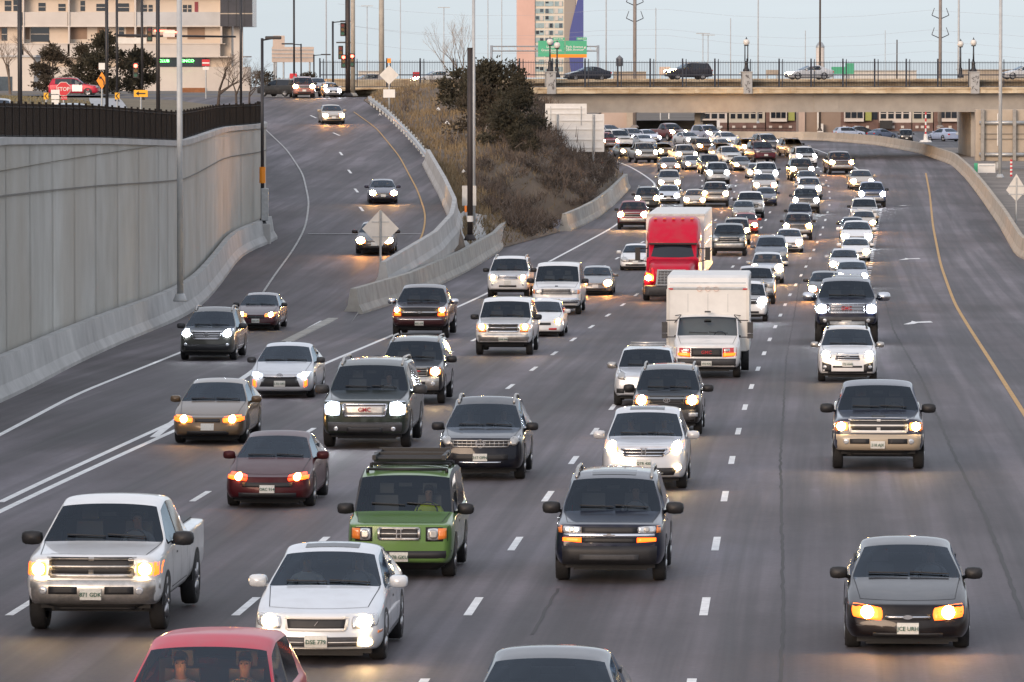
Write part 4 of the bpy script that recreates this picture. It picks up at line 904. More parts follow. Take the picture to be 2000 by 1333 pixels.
# ------------------------------------------------------------------ paint colours
WHT=(.74,.74,.73); SIL=(.50,.51,.53); LSIL=(.60,.62,.64); GRY=(.20,.21,.22); DGR=(.03,.032,.034); BLK=(.012,.012,.014); NAVY=(.015,.02,.05); BLU=(.06,.10,.22); LBL=(.40,.47,.60)
MAR=(.10,.012,.02); RED=(.55,.02,.04); DRED=(.22,.012,.02); TAN=(.42,.34,.24); GOLD=(.36,.26,.14); GRN=(.10,.22,.07); DGN=(.05,.062,.05); BRN=(.09,.05,.03)
# nearest vehicles
car(D('ram_white'),196,1228,268,WHT,'white pickup with a crosshair grille, black mirrors and both headlamps lit','pickup',metal=0)
car(D('lexus'),630,1287,255,(.62,.66,.70),'silver white saloon with a sunroof and a slanted badge on its dark grille','car',metal=.15)
car(D('element'),787,1125,210,(.115,.215,.06),'green boxy car with a black roof basket and unlit round headlamps','car',metal=.1)
car(D('dart'),531,988,172,(.055,.006,.009),'dark maroon saloon with small red orange lamps beside the green boxy car','car',metal=.2)
car(D('murano'),943,935,168,(.005,.006,.012),'black crossover with unlit lamps and a bright mesh grille','car',metal=.2)
car(D('crv'),1260,953,166,(.60,.61,.63),'silver crossover with a letter badge grille and bright lamps behind the navy jeep-like wagon'.replace('jeep-like wagon','sport utility'),'car',metal=.2)
car(D('trailblazer'),1194,1133,218,(.007,.010,.026),'navy sport utility with amber lamps under a full width chrome bar','car',metal=.2)
car(D('taurus'),1771,1264,245,(.008,.006,.007),'black saloon alone at the bottom right with glaring orange headlamps','car',metal=.2)
car(D('ram_gold'),1715,915,180,(.022,.026,.05),'worn dark blue pickup with a tan bumper and crosshair grille on the right','pickup',metal=.1)
car(D('outback'),1655,745,116,WHT,'white estate car with roof bars and black fog lamp corners on the right','car')
car(D('sierra'),1653,672,124,(.008,.011,.03),'lifted navy pickup with tow mirrors and a big mesh grille','pickup',smax=1.2)
car(D('yukon'),719,873,172,(.024,.032,.026),'dark green sport utility with white lamps and a bright oblong grille','car',metal=.2)
car(D('gold_sedan'),414,865,143,(.15,.105,.065),'gold saloon with strongly flaring orange headlamps on the left','car',metal=.3)
car(D('camry'),553,776,127,(.55,.57,.60),'silver saloon with a big black grille and orange corner lamps','car',metal=.2)
car(D('sequoia'),806,788,130,(.018,.018,.02),'dark sport utility with a grey bumper behind the green one with white lamps','car',metal=.1)
car(D('srx'),409,703,110,(.07,.07,.062),'grey crossover with white lamps near the foot of the retaining wall','car',metal=.3)
car(D('pontiac'),504,645,86,(.05,.012,.018),'maroon saloon half hidden behind the grey crossover by the wall','car',metal=.2)
car(D('silverado'),823,660,110,(.026,.010,.012),'dark maroon pickup with chrome mirrors in front of the blunt barrier','pickup',metal=.1)
car(D('suburban'),986,693,112,WHT,'white full size wagon with a chrome bumper left of a white saloon','car')
car(D('saturn'),1060,657,84,WHT,'white saloon half hidden behind the white full size wagon','car')
car(D('econoline'),1088,614,96,WHT,'white passenger van with unlit headlamps and chrome bumper','van')
car(D('escape'),994,582,82,WHT,'white small sport utility beside the white passenger van','car')
car(D('cayenne'),1261,792,118,(.56,.58,.61),'silver sport utility with a roof bar partly behind the dark one with square lamps','car',metal=.2)
car(D('runner'),1304,848,137,(.010,.009,.009),'black sport utility with square bright lamps ahead of the silver one with a roof bar','car',metal=.1)
# the two cut by the lower edge of the photo
nearcar=spawn(D('cross_warm'),'car',Vector((-3.5,60.0,zm(60.0))),-math.atan(.058),(.46,.001,.03),'crimson car cut off by the bottom edge of the photo','car',TRAFFIC,1.0)
spawn(D('sedan_off'),'car',Vector((.36,60.2,zm(60.2))),-math.atan(.058),(.010,.012,.02),'dark blue saloon showing only its roof at the bottom edge','car',TRAFFIC,1.02,.2)
# (design, centre x, y of the front tyres, width, colour, metal, label, category)
T_=[
('sedan_orange',1164,576,56,GRY,.3,'grey saloon with one amber glare right of the white passenger van','car'),
('sedan_off',1242,528,62,WHT,0,'white saloon half hidden beside the red lorry cab','car'),
('suv_white',1459,628,52,WHT,0,'white sport utility peeping out behind the white box truck','car'),
('pickup_off',1475,594,70,(.45,.46,.48),.2,'silver pickup with dark lower bumper right behind the box truck','pickup'),
('cross_warm',1498,554,66,LSIL,.2,'silver crossover with one bright lamp behind the silver pickup','car'),
('mpv_off',1506,520,66,(.10,.12,.15),.2,'dark blue grey people carrier in front of a white saloon','car'),
('sedan_warm',1541,493,56,WHT,0,'white saloon in the lane beside the dark people carrier','car'),
('pickup_orange',1558,469,54,(.04,.04,.045),.1,'dark pickup with an orange front lamp behind the white saloon','pickup'),
('suv_off',1562,444,50,NAVY,.2,'navy sport utility directly behind the dark pickup with an orange lamp','car'),
('pickup_white',1574,417,54,(.06,.06,.07),.1,'dark pickup with a wide bright grille in the fourth lane','pickup'),
('cross_warm',1581,390,48,SIL,.2,'silver crossover behind the dark pickup with a wide grille','car'),
('suv_warm',1566,354,48,(.05,.045,.03),.1,'dark brown sport utility with small yellow lamps far up the lane','car'),
('sedan_orange',1577,366,40,DGR,.2,'dark saloon tucked beside the brown sport utility','car'),
('suv_white',1574,326,42,WHT,0,'white sport utility with a black grille far up the fourth lane','car'),
('suv_off',1552,306,38,WHT,0,'white sport utility by the far concrete wall','car'),
('pickup_orange',1642,341,49,(.06,.02,.02),.1,'dark red pickup with orange lamps alone on the right','pickup'),
('sedan_warm',1683,371,48,TAN,.2,'tan saloon with yellow lamps at the top of the right queue','car'),
('pickup_white',1703,405,54,BLU,.2,'blue pickup with blue white lamps beside the curved white line','pickup'),
('suv_off',1688,438,54,WHT,0,'white sport utility behind a tan saloon in the right queue','car'),
('sedan_orange',1687,452,48,TAN,.2,'tan saloon with an orange lamp below the white sport utility','car'),
('sedan_warm',1665,466,50,BLK,.2,'black saloon squeezed left of the bright white saloon','car'),
('sedan_white',1673,484,64,WHT,0,'bright white saloon with blue white lamps in the right queue','car'),
('coupe_warm',1671,511,58,WHT,0,'white coupe behind a silver saloon in the right queue','car'),
('sedan_warm',1649,537,60,SIL,.2,'silver saloon with a yellow lamp on its left side','car'),
('coupe_white',1664,561,64,(.28,.31,.36),.2,'grey blue coupe with one blue white lamp','car'),
('sedan_orange',1612,588,50,DGR,.2,'dark saloon showing one orange lamp left of the lifted pickup','car'),
('suv_off',1656,612,76,(.08,.09,.10),.2,'dark grey sport utility directly behind the lifted navy pickup','car'),
('pickup_off',1424,500,68,(.05,.06,.06),.1,'dark green pickup with a pale bumper beside the lorry trailer','pickup'),
('suv_orange',1438,478,54,(.28,.26,.22),.2,'tan grey sport utility behind the dark green pickup','car'),
('sedan_orange',1456,457,46,(.38,.03,.02),.1,'red saloon with one glaring lamp behind the tan sport utility','car'),
('sedan_off',1452,430,44,(.20,.19,.17),.2,'grey brown saloon behind the red saloon','car'),
('pickup_off',1465,426,56,WHT,0,'white pickup with a dark grille in the third lane','pickup'),
('sedan_off',1496,402,34,NAVY,.2,'dark blue saloon half hidden behind the white pickup','car'),
('pickup_orange',1397,404,53,(.30,.28,.25),.2,'grey pickup with the strongest orange glare above the lorry trailer','pickup'),
('suv_white',1402,360,46,(.42,.43,.44),.2,'silver sport utility with a roof rack behind the orange glare','car'),
('sedan_warm',1357,406,44,TAN,.2,'tan saloon just above the roof of the lorry trailer','car'),
('sedan_white',1306,398,45,(.50,.54,.60),.2,'pale silver saloon left of the tan one over the trailer','car'),
('suv_warm',1264,412,50,DGR,.2,'dark grey sport utility behind the red pickup','car'),
('pickup_warm',1236,448,60,DRED,.1,'red pickup with bright square lamps left of the lorry','pickup'),
('mpv_warm',1307,373,46,(.42,.36,.28),.2,'beige people carrier with two glaring lamps','car'),
('sedan_warm',1308,337,36,(.20,.12,.08),.2,'brown saloon with two glaring lamps below the off roader'.replace('off roader','jacked up silver pickup'),'car'),
('pickup_warm',1340,321,42,WHT,0,'white pickup with a canopy ahead of the brown saloon'.replace('ahead of','behind'),'pickup'),
('sedan_orange',1355,333,34,GRY,.2,'grey saloon with one orange lamp right of the brown saloon','car'),
('cross_off',1428,322,40,(.55,.56,.55),.1,'pale hatchback with unlit lamps in the middle of the jam','car'),
('sedan_orange',1450,335,30,BLK,.2,'black saloon right of the pale unlit hatchback','car'),
('sedan_warm',1478,350,38,SIL,.2,'silver saloon with one bright lamp right of the black saloon','car'),
('suv_white',1497,360,46,WHT,0,'white sport utility with a mirror catching light in the third lane','car'),
('sedan_warm',1494,378,48,(.40,.34,.28),.2,'beige saloon with two glaring lamps under the white sport utility','car'),
('suv_off',1492,317,44,(.10,.02,.03),.1,'maroon sport utility with unlit lamps far up the lane','car'),
('suv_warm',1466,306,38,LSIL,.1,'pale sport utility with a glaring lamp left of the maroon one','car'),
('suv_warm',1504,297,38,(.30,.31,.33),.2,'grey sport utility behind the maroon one','car'),
('pickup_warm',1261,319,44,(.48,.47,.44),.1,'jacked up silver pickup on big black tyres at the left bend','pickup'),
('sedan_warm',1226,307,34,LSIL,.1,'pale saloon left of the jacked up silver pickup','car'),
('sedan_warm',1300,307,34,(.40,.45,.52),.2,'pale blue saloon right of the jacked up silver pickup','car'),
('coupe_off',1264,288,32,SIL,.2,'silver coupe behind the jacked up silver pickup','car'),
('suv_off',1215,289,38,WHT,0,'white sport utility near the big blank sign','car'),
('mpv_warm',1243,279,32,(.25,.25,.28),.2,'grey people carrier at the far left of the jam','car'),
('sedan_white',1273,279,32,(.55,.58,.68),.1,'pale blue saloon with white lamps at the far left','car'),
('pickup_orange',1188,294,38,(.30,.02,.03),.1,'red pickup half hidden behind the big blank sign','pickup'),
('sedan_off',1200,270,34,(.50,.54,.60),.1,'blue white saloon half hidden behind the big blank sign','car'),
('pickup_warm',1320,276,40,(.12,.03,.03),.1,'dark red pickup with a pale roof near the far barrier','pickup'),
('sedan_warm',1352,285,34,SIL,.2,'silver saloon right of the dark red pickup with a pale roof','car'),
('suv_warm',1392,278,36,(.30,.32,.42),.2,'blue grey sport utility near the far barrier','car'),
('sedan_warm',1427,287,36,WHT,0,'white saloon right of the blue grey sport utility','car'),
('suv_orange',1377,303,36,(.34,.24,.15),.2,'tan sport utility with two strong orange lamps','car'),
('sedan_orange',1418,297,32,(.30,.27,.22),.2,'beige saloon with a yellow reflection on its windscreen','car'),
('sedan_warm',1416,311,38,(.28,.28,.30),.2,'grey saloon with a glaring lamp behind the pale hatchback','car'),
]
for (dk,cx,py,pw,col,mt,lab,cat) in T_:
    car(D(dk),cx,py,pw,col,lab,cat,metal=mt,smin=.86,smax=1.1)
# dark dump-bodied truck seen in the middle of the jam
p=gd(1387,341); 
# ------------------------------------------------------------------ ramp vehicles
RG='cars on the ramp'
def ramp_car(dk,cx,py,pw,col,lab,head,mt=.2,**kw): return car(D(dk),cx,py,pw,col,lab,'car',None,zr,head,mt,RG,lo=150,**kw)
ramp_car('sedan_orange',733,496,76,(.02,.02,.024),'black saloon behind the back of the diamond sign on the ramp',.02)
ramp_car('sedan_warm',748,397,57,(.03,.03,.06),'navy saloon alone half way down the ramp',-.05)
ramp_car('sedan_orange',650,242,46,TAN,'tan saloon with bright lamps near the top of the ramp',-.12)
def upcar(dk,cx,py,d,pw,col,lab,rz,cat='car',mt=.1,grp='cars on the cross street',dz=0):
    q=at(cx,py,d); P=D(dk); s=pw/(F/d)/(P.k['W'] if abs(math.sin(rz))<.5 else P.k['L']); s=min(1.15,max(.85,s))
    z=zup(d,q.x) if q.x<-25 else zdeck(q.x)+.02
    if -34<q.x<-13 and d<463: z=zr(d)
    return spawn(P,cat,Vector((q.x,d,z+dz)),rz,col,lab,cat,grp,s,mt)
upcar('suv_warm',593,180,458,44,(.30,.14,.12),'tan sport utility with bright lamps at the top of the ramp',.1)
upcar('sedan_orange',622,178,463,34,GRY,'small grey saloon beside the tan sport utility at the traffic light',.15)
upcar('sedan_white',648,178,461,34,SIL,'silver saloon with one dazzling lamp beside the white parapet',.2)
upcar('sedan_off',552,165,486,30,SIL,'silver saloon behind the bare tree at the junction',.1)
upcar('suv_off',525,178,462,72,(.03,.03,.03),'black sport utility turning at the junction on the left',-2.2)
upcar('suv_off',175,186,482,98,(.42,.02,.05),'red sport utility with a white door standing across the lawn',PI/2-.12)
# cars on the bridge, side on
BG='cars crossing the bridge'
def bridgecar(dk,cx,col,lab,pw,mt=.2,lane=6,rz=-PI/2+.28):
    d=BR((cx-1000)/F*515)+lane; q=at(cx,158,d); P=D(dk); s=min(1.1,max(.9,pw/(F/d)/P.k['L']))
    spawn(P,'car',Vector((q.x,d,zdeck(q.x)+.2)),rz,col,lab,'car',BG,s,mt)
bridgecar('sedan_warm',822,WHT,'white saloon crossing the bridge behind the pine bush',85)
bridgecar('sedan_off',1120,(.02,.025,.04),'dark saloon crossing the bridge beside the first lamp pillar',84)
bridgecar('suv_orange',1318,(.025,.025,.035),'dark hatchback with red tail lamp in the middle of the bridge',82)
bridgecar('sedan_warm',1553,LSIL,'silver saloon crossing the bridge right of the middle pillar',93)
bridgecar('sedan_off',1972,WHT,'white saloon at the far right of the bridge',90)
bridgecar('sedan_orange',690,(.3,.27,.25),'grey saloon behind the fence at the left end of the bridge',60,lane=14)
# cars on the far parking street seen under the bridge
def farcar(dk,cx,py,pw,col,lab,rz,cat='car'):
    p=gd(cx,py); P=D(dk); s=min(1.15,max(.8,pw/(F/p.y)/(P.k['W'] if abs(math.sin(rz))<.5 else P.k['L'])))
    spawn(P,cat,p+Vector((0,0,.06)),rz,col,lab,cat,'cars parked by the townhouses',s,.1)
farcar('cross_off',1676,271,60,LBL,'pale blue hatchback parked behind the far wall',PI/2+.3)
farcar('sedan_off',1736,272,50,(.10,.13,.2),'dark blue saloon parked left of the black off roader'.replace('off roader','boxy car'),2.3)
farcar('boxy_off' if 'boxy_off' in PROTO else 'suv_off',1770,279,26,BLK,'black boxy car parked with its back to the road',.0)
farcar('sedan_off',1830,277,32,(.35,.42,.58),'pale blue saloon seen from behind with red tail lamps',PI+.45)
farcar('sedan_off',1700,266,40,DGR,'dark saloon parked in front of the brick townhouse',1.9)
# vehicles on the upper street behind the dark fence
spawn(D('sedan_orange'),'car',Vector((-22.7,238,zup(238,-22.7)+.05)),.05,GRY,'grey car behind the dark fence with one glaring lamp','car','cars behind the fence',1.0,.2)
r=spawn(D('sedan_warm'),'car',Vector((-19.1,238,zup(238,-19.1)+.05)),PI-.05,DGR,'dark car behind the dark fence showing two red tail lamps','car','cars behind the fence',1.0,.2)
for o in r.children:
    if o.name.startswith('tail_lamp'): o.data=o.data.copy(); o.data.materials[0]=M['tail_on']
r=[o for o in COL.objects if str(o.get('label','')).startswith('red sport utility with a white door')][0]; k=D('suv_off').k
MB().box((-k['W']/2+.02,k['bp']-.62-k['ax'],.78),(.09,1.0,.66)).build('front_door',paint(WHT),r,bevel=.03)['label']='white front door'
# ------------------------------------------------------------------ bridge
UB=Vector((1,.29,0)).normalized(); BA=math.atan(.29)
br=empty('road_bridge',(-14.2,487,0),BA,'long concrete road bridge crossing above the freeway','bridge')
LB=125
def bmb(name,boxes,m,par=br,bevel=0):
    mb=MB()
    for (x0,x1,y0,y1,z0,z1) in boxes: mb.box(((x0+x1)/2,(y0+y1)/2,(z0+z1)/2),(x1-x0,y1-y0,z1-z0))
    return mb.build(name,m,par,bevel=bevel)
bmb('deck',[(-2,LB,.5,20,8.55,9.12)],M['girder'])
bmb('parapet',[(-2,LB,-.35,.5,8.45,9.02)],M['parapet'],bevel=.03)
bmb('parapet_ledge',[(-2,LB,-.45,-.353,8.86,9.0)],M['parapet'])
for i in range(0,40): bmb('parapet_rib',[(1+i*3.1,1.5+i*3.1,-.42,-.352,8.48,8.855)],M['parapet'])
bmb('traffic_barrier',[(-2,LB,1.6,1.95,9.1,9.72)],M['parapet']); bmb('far_barrier',[(-2,LB,18.5,18.9,9.1,9.8)],M['parapet'])
bmb('girder',[(17.2,LB,.95,1.75,6.72,8.55)],M['girder']); bmb('girder',[(17.2,LB,9,9.8,6.72,8.55)],M['girder']); bmb('girder',[(17.2,LB,18,18.8,6.72,8.55)],M['girder'])
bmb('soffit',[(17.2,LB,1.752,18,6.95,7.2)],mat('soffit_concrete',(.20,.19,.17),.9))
bmb('girder_web_plate',[(44,46.4,.90,.948,6.74,8.44)],M['girder'])
ab=bmb('abutment',[(14.6,17.3,.6,19,2.0,8.45)],M['girder']); bmb('abutment_joint',[(14.6,17.33,.56,.6,6.55,6.62),(14.6,17.33,.56,.6,4.7,4.77)],mat('joint_dark',(.17,.165,.15),.9))
bmb('wing_wall',[(-2,14.6,.3,.9,6.6,8.45)],M['parapet'])
pr=empty('bridge_pier',(44.6,506.5,2.0),-.02,'broad concrete pier carrying the right part of the bridge','pier')
MB().box((0,9.5,2.4),(3.6,19,5.0)).build('pier_wall',M['girder'],pr,bevel=.03); MB().box((.7,-.15,2.4),(2.2,.28,5.0)).build('pier_cap',M['concrete_tan'],pr,bevel=.02)
# fence on the bridge
fn=empty('bridge_fence',(-14.2,487,0),BA,'tall dark picket fence along the edge of the bridge','fence')
PSP=3.1
for i in range(-1,40):
    x=i*PSP; mb=MB()
    if i>=0 or True:
        for k in range(20):
            xx=x+.08+k*PSP/20; mb.box((xx,.05,10.22),(.022,.022,2.36+(.1 if k%2 else 0)))
        for zz,t in ((9.1,.05),(10.15,.10),(11.28,.06)): mb.box((x+PSP/2,.05,zz),(PSP,t,t))
    mb.build('picket_panel',M['rail_blue'],fn)
    MB().box((x,.05,10.3),(.11,.11,2.7)).box((x+.34,.05,10.3),(.06,.06,2.6)).build('fence_post',M['rail_blue'],fn)
# pillars with lamps
def lamp(loc,h,label,twin=False,globe='round'):
    l=empty('bridge_lamp',loc,0,label,'street lamp','globe lamps on the bridge')
    MB().lathe([(.0,0),(.32,0),(.32,.15),(.2,.3),(.16,.7),(.2,.8),(.11,.95),(0,.95)],n=12).build('lamp_base',M['pole_dark'],l,True)
    mb=MB()
    if twin:
        for s in (-.13,.13): mb.tube((s,0,.9),(s,0,h),.055,.05,8)
    else: mb.tube((0,0,.9),(0,0,h),.085,.06,8)
    mb.lathe([(0,h-.02),(.2,h),(.24,h+.08),(0,h+.08)],n=12); mb.build('lamp_post',M['pole_dark'],l,True)
    MB().lathe([(.16,h+.08),(.26,h+.18),(.3,h+.34),(.26,h+.5),(.14,h+.6),(0,h+.63)],n=14).build('lamp_globe',mat('globe_glass',(.66,.64,.60),.25),l,True)
    MB().lathe([(.14,h+.6),(.05,h+.68),(.03,h+.8),(0,h+.82)],n=8).build('finial',M['pole_dark'],l)
def onb(px,off=0):
    "point of the bridge edge under photo column px"
    x=0
    for _ in range(30): x=(px-CX)/F*(BR(x)+off)
    return Vector((x,BR(x)+off,0))
for px,tw,lb in ((1074,False,'graffiti marked concrete pillar at the left end of the bridge fence'),(1457,True,'graffiti marked concrete pillar at the middle of the bridge fence'),(1900,False,'graffiti marked concrete pillar at the right of the bridge fence')):
    q=onb(px); t=empty('bridge_pillar',(q.x,q.y,0),BA,lb,'pillar','pillars of the bridge fence')
    MB().box((0,-.1,9.4),(.82,.9,1.96)).build('pillar_shaft',M['concrete_pale'],t,bevel=.03); MB().box((0,-.1,10.42),(.92,1.0,.10)).build('pillar_cap',M['concrete_pale'],t,bevel=.02)
    g=MB(); rr=random.Random(px)
    for j in range(7):
        p0=Vector((rr.uniform(-.25,.25),-.556,rr.uniform(8.7,10.1)))
        pts=[p0]+[p0+Vector((rr.uniform(-.2,.2),0,rr.uniform(-.25,.25))) for _ in range(4)]; g.path(pts,.018,4)
    g.build('graffiti',mat('graffiti_black',(.06,.055,.06),.7),t)
    lamp((q.x,q.y-.1,10.46),2.35,{1074:'globe lamp on the left pillar of the bridge',1457:'twin post globe lamp on the middle pillar of the bridge',1900:'globe lamp on the right pillar of the bridge'}[px],tw)
q=onb(1088,17); lamp((q.x,q.y,9.9),2.7,'globe lamp on the far side of the bridge by the left pillar')
q=onb(1875,17); lamp((q.x,q.y,9.9),2.9,'globe lamp on the far side of the bridge by the right pillar')
# ------------------------------------------------------------------ poles and lamps
def P3(px,py,d): return at(px,py,d)
def pole(name,px,ytop,zb,d,w,m,label,cat='pole',group=None,extra=None,taper=.75):
    t=at(px,ytop,d); o=empty(name,(t.x,d,zb),0,label,cat,group); h=t.z-zb; s=F/d; r=w/s/2
    MB().tube((0,0,0),(0,0,h),r,r*taper,10).build('pole',m,o,True); MB().lathe([(0,0),(r*2.2,0),(r*2.2,.06),(r*1.3,.3),(0,.3)],n=10).build('pole_base',m,o,True)
    if extra: extra(o,h,s,r)
    return o
def arm_lamp(side,w=.9,zoff=0.0):
    def f(o,h,s,r):
        MB().tube((0,0,h-.1),(side*w,0,h),.05,.04,6).build('lamp_arm',M['pole_dark'],o); MB().box((side*w*1.1,0,h),(w*.9,.28,.14)).build('lamp_head',M['pole_dark'],o,bevel=.04)
    return f
TALL=-60
pole('street_pole',38,TALL,zup(200,-18.5),200,9,M['pole_dark'],'thick black pole behind the dark fence at the far left','pole','poles behind the fence',taper=1)
pole('street_pole',208,TALL,zup(262,-19.6),262,6.5,M['pole_dark'],'thin black pole beside the orange diamond sign','pole','poles behind the fence',taper=1)
pole('street_pole',308,TALL,zup(250,-16.6),250,8,M['pole_dark'],'black pole left of the tall grey pole','pole','poles behind the fence',taper=1)
pole('street_pole',470,TALL,zup(330,-17),330,5,M['pole_dark'],'slim dark pole among the bare branches','pole','poles behind the fence',taper=1)
# tall grey pole on the wall barrier
bp=Vector((0,202.5,zm(202.5))); pole('light_pole',350,TALL,bp.z+1.05,bp.y,12.5,M['pole_grey'],'tall light grey pole standing on the barrier in front of the retaining wall','pole',taper=.8)
bp=gd(510,436,zr); o=pole('street_lamp',512,75,zr(268)+.9,268,7.5,M['pole_dark'],'dark street lamp with an orange wrap at the end of the retaining wall','street lamp',None,lambda o,h,s,r:(MB().tube((0,0,h-.1),(.6,0,h),.04,.04,6).build('lamp_arm',M['pole_dark'],o),MB().box((.55,0,h+.02),(.8,.3,.16)).build('lamp_head',M['pole_dark'],o,bevel=.04),MB().tube((0,0,2.05),(0,0,2.85),.15,.15,10).build('reflective_wrap',M['sign_orange'],o),MB().box((.12,-.1,1.0),(.36,.3,1.6)).build('control_box',M['galv'],o,bevel=.03)))
MBp=at(515,440,268); tag(MB().box((MBp.x-.1,268,zr(268)+.4),(.9,.8,1.1)).build('lamp_pedestal',M['concrete_pale'],bevel=.05),'concrete pedestal under the dark street lamp','pedestal')
d_=276; pole('signal_pole',918,94,at(918,470,d_).z,d_,11,M['pole_brown'],'dark brown pole rising from the concrete gore','pole',None,lambda o,h,s,r:(MB().box((0,0,h-.0),(.3,.3,.02)).build('pole_cap',M['pole_brown'],o),MB().tube((0,0,.95),(0,0,1.25),r*1.08,r*1.08,10).build('white_band',M['sign_white'],o),MB().box((-.22,.0,1.6),(.12,.2,.35)).build('amber_beacon',M['amber'],o,bevel=.03)),taper=1)
d_=300; pole('light_pole',925,TALL,zhill(d_,at(925,430,d_).x)-.2,d_,7.5,M['pole_grey'],'thin pale pole directly behind the dark brown pole','pole',None,lambda o,h,s,r:(MB().box((-.25,-.12,2.1),(.78,.03,1.1)).build('sign_back',M['alu'],o),),taper=.8)
UPZ=ZC-1.7
for px,yt,d,w,lb,ex in ((574,TALL,470,4,'thin blue black pole at the head of the ramp',None),(650,42,474,4,'dark lamp with two heads at the junction',lambda o,h,s,r:(arm_lamp(1,1.0)(o,h,s,r),MB().box((1.0,0,h-1.85),(1.4,.25,.12)).build('lamp_head',M['pole_dark'],o))),(588,86,520,3,'dark lamp with its head to the left beyond the junction',arm_lamp(-1,1.2)),(613,107,600,3,'small dark lamp far beyond the junction',arm_lamp(1,1.2))):
    pole('street_lamp',px,yt,UPZ,d,w,M['pole_dark'],lb,'street lamp','lamps at the junction',ex,1)
# traffic signals
def head(o,x,z,lit=None,n=3):
    b=MB().box((x,-.16,z),(.42,.3,1.15)).build('signal_head',M['sign_black'],o,bevel=.04)
    for i,mk in enumerate(('red','amber','green')):
        m=M['tail_on'] if lit==mk else mat('dim_'+mk,{'red':(.12,.01,.01),'amber':(.12,.06,.01),'green':(.01,.08,.05)}[mk],.3)
        MB().lathe([(0,0),(.14,.0)],n=12).build('signal_lens',m,b,loc=(x,-.33,z+.34-.34*i)).rotation_euler=(PI/2,0,0)
        MB().box((x,-.4,z+.34-.34*i+.15),(.34,.22,.03)).build('signal_visor',M['sign_black'],b)
def sig(o,h,s,r):
    zz=lambda y:at(680,y,464).z-UPZ
    head(o,-.42,zz(58)); head(o,-.6,zz(103)); head(o,-.35,zz(120),'red'); head(o,.38,zz(118),'red')
pole('traffic_signal',679,TALL,UPZ,464,10,M['pole_brown'],'thick dark pole with several signal heads at the ramp junction','traffic signal',None,sig,1)
pole('light_pole',689,TALL,UPZ,468,9,mat('beige_pole',(.36,.33,.28),.6,var=.2,scale=2),'beige pole just behind the thick signal pole','pole',taper=1)
pole('light_pole',745,TALL,8.5,540,11,mat('beige_pole',(.36,.33,.28),.6),'thick beige steel pole above the bridge fence','pole',taper=.9)
# mast arm signal on the left
def mast(o,h,s,r):
    z=at(228,62,420).z-UPZ; x1=(460-228)/s
    MB().tube((0,0,z),(x1,0,z-.1),.11,.07,8).build('mast_arm',M['pole_dark'],o,True)
    head(o,(292-228)/s,z+.1); MB().box(((312-228)/s,-.2,z+.35),(.85,.05,.12)).build('red_arrow_lamp',M['tail_on'],o); MB().box(((330-228)/s,-.2,z+.15),(.9,.05,.55)).build('sign_panel',M['alu'],o)
    MB().box(((258-228)/s,-.1,z-.4),(2.2,.05,.45)).build('street_name_sign',M['alu'],o); MB().box(((335-228)/s,-.25,z+.25),(.9,.05,.12)).build('red_arrow_lamp',M['tail_on'],o)
pole('traffic_signal',228,-30,UPZ-.3,420,5,M['pole_dark'],'mast arm traffic signal with red lamps in front of the pale apartment house','traffic signal',None,mast,1)
def lowsig(o,h,s,r):
    z=at(265,129,400).z-UPZ; head(o,-(277-265)/s,z-.34,'red')
pole('traffic_signal',277,-30,UPZ,400,5,M['pole_dark'],'signal pole with one glowing red lamp in front of the pines','traffic signal',None,lowsig,1)
# far light poles
for px,yt,d,w,lb in ((637,TALL,700,3,'faint thin pole left of the dark double lamp'),(717,12,900,2.2,'faint distant lamp pole left of the thick beige pole'),(782,-20,880,2.2,'faint distant pole right of the thick beige pole'),(867,15,900,2.2,'faint distant lamp pole behind the bare tree'),(953,-20,860,2.2,'faint distant pole right of the pale pole pair'),(980,-20,880,2.2,'faint distant pole left of the pink tower'),(1184,TALL,700,3,'slim pole just right of the pink and blue tower'),(1281,16,900,2.2,'faint distant pole right of the lattice armed pole'),(1373,66,800,2.2,'distant lamp pole with paired heads'),(1383,69,820,2.2,'distant lamp pole right of the paired heads one'),(1427,36,900,2.2,'faint distant pole left of the middle bridge lamp'),(1481,TALL,700,3,'slim pole right of the middle bridge lamp'),(1602,TALL,600,4.5,'tall brown pole in front of the white silo'),(1573,60,900,2,'faint distant pole left of the white silo'),(1752,78,760,3,'short brown pole between silo and power pole'),(1729,60,950,1.6,'very faint distant pole left of the short brown pole'),(1873,TALL,560,5,'tall pale pole next to the right bridge lamps')):
    q=pole('light_pole',px,yt,4.0,d,w,M['pole_grey'] if px not in (1602,1752) else M['bark'],lb,'pole','distant poles',None,.8)
    if px in (717,867,1373,1383): MB().box((0,0,at(px,yt,d).z-4),(2.0,.2,.12)).build('lamp_head',M['pole_grey'],q)
def vmast(o,h,s,r):
    for yc in ((10,42) if abs(o.location.x-240/F*640)<3 else (36,74)):
        z=at(1240,yc,640).z-o.location.z; mb=MB()
        for sd in (1,-1):
            a=(0,0,z-.1); b=(sd*1.0,0,z+.35); c=(sd*.7,0,z+1.2); mb.tube(a,b,.06,.05,6); mb.tube(b,c,.05,.04,6); mb.tube(c,(0,0,z+1.0),.0,.0,3) if 0 else None
        mb.build('insulator_arm',M['rail_blue'],o)
mp=mat('weathering_steel_pole',(.23,.20,.18),.7,var=.2,scale=2)
pole('power_pole',1240,TALL,4,640,7.5,mp,'steel power pole with angled arms beside the water tower','power pole','power poles',vmast,.9)
pole('power_pole',1837,TALL,4,640,7,mp,'steel power pole with angled arms right of the green sign','power pole','power poles',vmast,.9)
d_=430; pole('light_pole',1955,TALL,zm(d_)+.05,d_,7.5,M['pole_grey'],'tall pale pole rising in front of the bridge at the right','pole',taper=.85)
